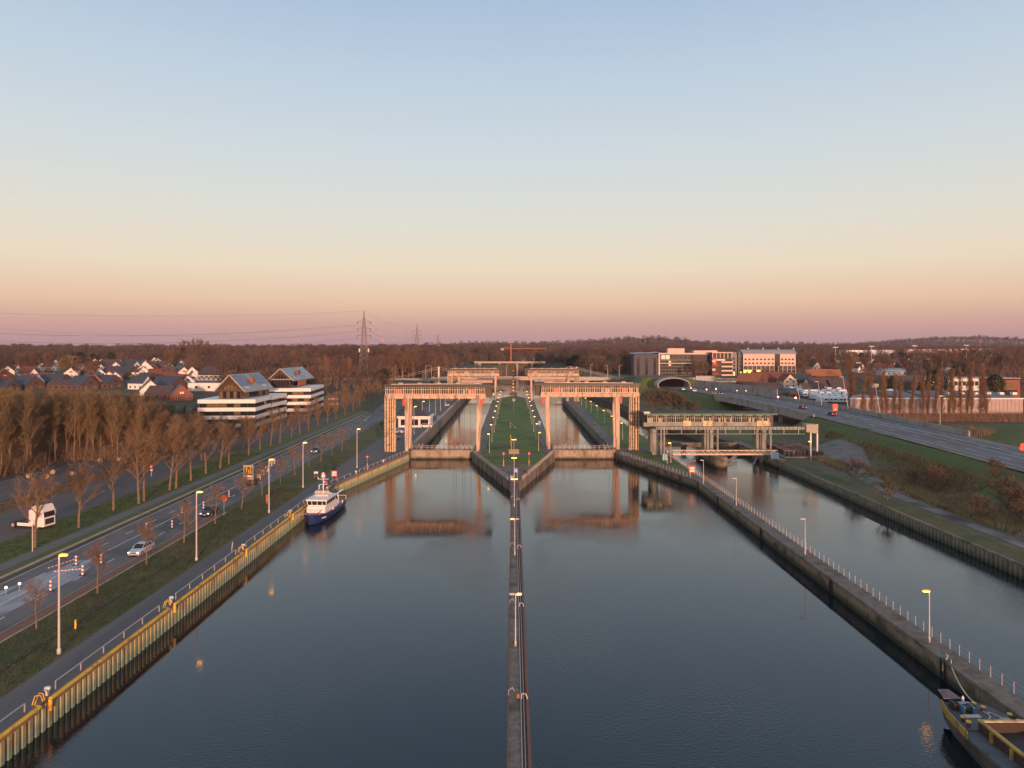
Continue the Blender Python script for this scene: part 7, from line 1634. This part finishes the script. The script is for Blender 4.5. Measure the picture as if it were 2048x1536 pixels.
def fill(y0, y1, step, dens):
    y = y0
    while y < y1:
        x = -.76 * y
        while x < .76 * y:
            X, Y = x + rnd.uniform(-.5, .5) * step, y + rnd.uniform(-.5, .5) * step
            clump = sin(X * .011 + 2) * sin(Y * .009) + .6 * sin(X * .031 + Y * .017)
            d_ = dens + .35 * clump
            if 900 < Y < 1900 and X > 350: d_ -= .25
            if Y > 1900: d_ = 1
            px_ = 1026 + 1420 * X / Y; small = 0
            if 60 < px_ < 372 and Y < 760: d_ = .30; small = 1
            if px_ > 1610 and Y < 1500: d_ = .36; small = rnd.random() < .6
            if 940 < px_ < 1100 and Y < 905: d_ = 0
            if small and rnd.random() < d_:
                if ok(X, Y): F[4].append((X, Y, terr(X, Y) - .2))
            elif not small and rnd.random() < d_ and ok(X, Y):
                k = 3 if rnd.random() < (.10 if clump < .3 else .03) else rnd.choice((0, 1, 2)); F[k].append((X, Y, terr(X, Y) - .3))
            x += step
        y += step
fill(400, 700, 8.5, .55); fill(700, 1100, 11, .70); fill(1100, 1900, 17, .75); fill(1900, 3300, 24, 1.0); fill(3300, 4300, 23, 1.0)
# dense hillsides and river woods left of the bridge
for k in range(500):
    X, Y = rnd.uniform(-165, -64), rnd.uniform(552, 720)
    if not (abs(X + 111) < 8 and Y < 560): F[rnd.choice((0, 1, 2))].append((X, Y, terr(X, Y)))
for k in range(160):
    X, Y = rnd.uniform(60, 140), rnd.uniform(640, 900); F[rnd.choice((0, 1, 2, 3))].append((X, Y, terr(X, Y)))
wood('garden_trees', 'low garden shrubs and small bare trees between the houses', F[4], reps[1], .22, .48)
for i in range(4): wood('far_wood', ['reddish bare woodland covering the far plain and hills', 'brown bare woodland covering the far plain and hills', 'tall bare woodland covering the far plain and hills', 'scattered dark conifers in the far woodland'][i], F[i], reps[i], .65, (1.08, 1.15, 1.4, 1.1)[i])
# taller individual trees that stand out
BG = [(372, 740, 1.5), (392, 741, 1.55), (410, 742, 1.4), (350, 742, 1.2), (430, 742, 1.3), (335, 745, 1.0), (445, 745, 1.2), (465, 745, 1.1), (130, 757, .9), (158, 759, .85), (185, 760, .8), (60, 755, 1.0), (95, 755, 1.0), (40, 752, .9), (520, 745, 1.2), (545, 745, 1.1), (565, 742, 1.1), (590, 748, 1.0), (618, 748, 1.1), (660, 752, .9), (765, 762, 1.0), (785, 760, 1.1), (805, 760, 1.2), (825, 758, 1.2), (845, 756, 1.2), (862, 755, 1.1), (745, 760, .9)]
for i, (px, py, s_) in enumerate(BG):
    x, y, z = ground(px, py); tree(TS_big[i % 4], 'bare_tree', x, y, z, s_, 'broad bare tree rising above the woods ' + ('behind the village' if px < 300 else 'right of the village' if px < 470 else 'behind the white offices' if px < 700 else 'between the big pylon and the bridge'), 'tall bare trees behind the village')
BR = [(1392, 752, .62), (1402, 752, .66), (1413, 753, .6), (1375, 753, .4), (1620, 745, 1.1), (1640, 742, 1.2), (1665, 748, 1.0), (1690, 750, 1.0), (1730, 760, .9), (1770, 758, 1.0), (1812, 758, 1.0), (1880, 765, 1.2), (1950, 762, 1.3), (1990, 765, 1.2), (2030, 768, 1.3), (2045, 760, 1.3), (1915, 762, 1.3), (1600, 750, 1.0)]
for i, (px, py, s_) in enumerate(BR):
    x, y, z = ground(px, py)
    if i < 4: x, y, z = up(px, py, 585); z = terr(x, y); lb = 'reddish tree in front of the brown office, %s of four' % ORD[i]
    else: lb = 'broad bare tree behind the houses right of the highway, %s from the left' % ORD[i - 4]
    tree(TS_big[i % 4], 'bare_tree', x, y, z, s_, lb, 'bare trees in front of the offices' if i < 4 else 'bare trees behind the houses on the right')
for i, (px, py, s_) in enumerate(((1783, 790, 1.0), (1873, 792, 1.25), (1840, 790, .8), (1990, 742, 1.0))):
    x, y, z = at(px, py + 22, 2.0); y = min(y, 390); x = (px - 1026) * y / 1420; tree(TS_ever[i % 2], 'conifer', x, y, 2.0, s_ * 1.15, 'dark conifer behind the warehouse, %s from the left' % ORD[i], 'dark conifers behind the warehouse')
x, y, z = ground(168, 750); tree(TS_will[0], 'willow', x, y - 20, z, 1.25, 'round yellow-green willow in the middle of the village', 'yellow-green willows')
x, y, z = ground(665, 745); tree(TS_will[0], 'willow', x, y, z, 1.2, 'yellow-green willow behind the poplar group', 'yellow-green willows')
x, y, z = ground(265, 768); tree(TS_will[0], 'willow', x, y, z, .5, 'small green tree in front of the white middle terrace', 'yellow-green willows')
# thin thicket at the foot of the poplars
th = MB()
for k in range(5200):
    x, y = random.uniform(150, 236), random.uniform(286, 295); p = Vector((x, y, 2)); h = random.uniform(1, 4.5); s_ = .05; th.add([p - Vector((s_, 0, 0)), p + Vector((s_, 0, 0)), p + Vector((random.uniform(-.7, .7), random.uniform(-.7, .7), h))], [(0, 1, 2)])
for k in range(4200):
    y = random.uniform(225, 285); x = random.uniform(hx(y) + 26, hx(y) + 48); p = Vector((x, y, terr(x, y))); h = random.uniform(.8, 3); s_ = .05; th.add([p - Vector((s_, 0, 0)), p + Vector((s_, 0, 0)), p + Vector((random.uniform(-.7, .7), random.uniform(-.7, .7), h))], [(0, 1, 2)])
o = th.build('thicket', M_twig2); o['kind'] = 'stuff'; o['label'] = 'brown thicket along the foot of the poplars'

# ------------------------------------------------------------------ haze
HAZE = 0.00006
hzb = MB().box(-4200, 4200, -400, 6500, -7.5, 135).build('haze', [])
hm = bpy.data.materials.new('haze'); hm.use_nodes = True; hm.node_tree.nodes.clear()
ho = hm.node_tree.nodes.new('ShaderNodeOutputMaterial'); hv = hm.node_tree.nodes.new('ShaderNodeVolumePrincipled'); hv.inputs['Color'].default_value = (.62, .58, .68, 1); hv.inputs['Density'].default_value = HAZE; hv.inputs['Anisotropy'].default_value = 0.0
hm.node_tree.links.new(hv.outputs[0], ho.inputs['Volume']); hzb.data.materials.clear(); hzb.data.materials.append(hm); hzb['kind'] = 'stuff'; hzb['label'] = 'thin evening haze'
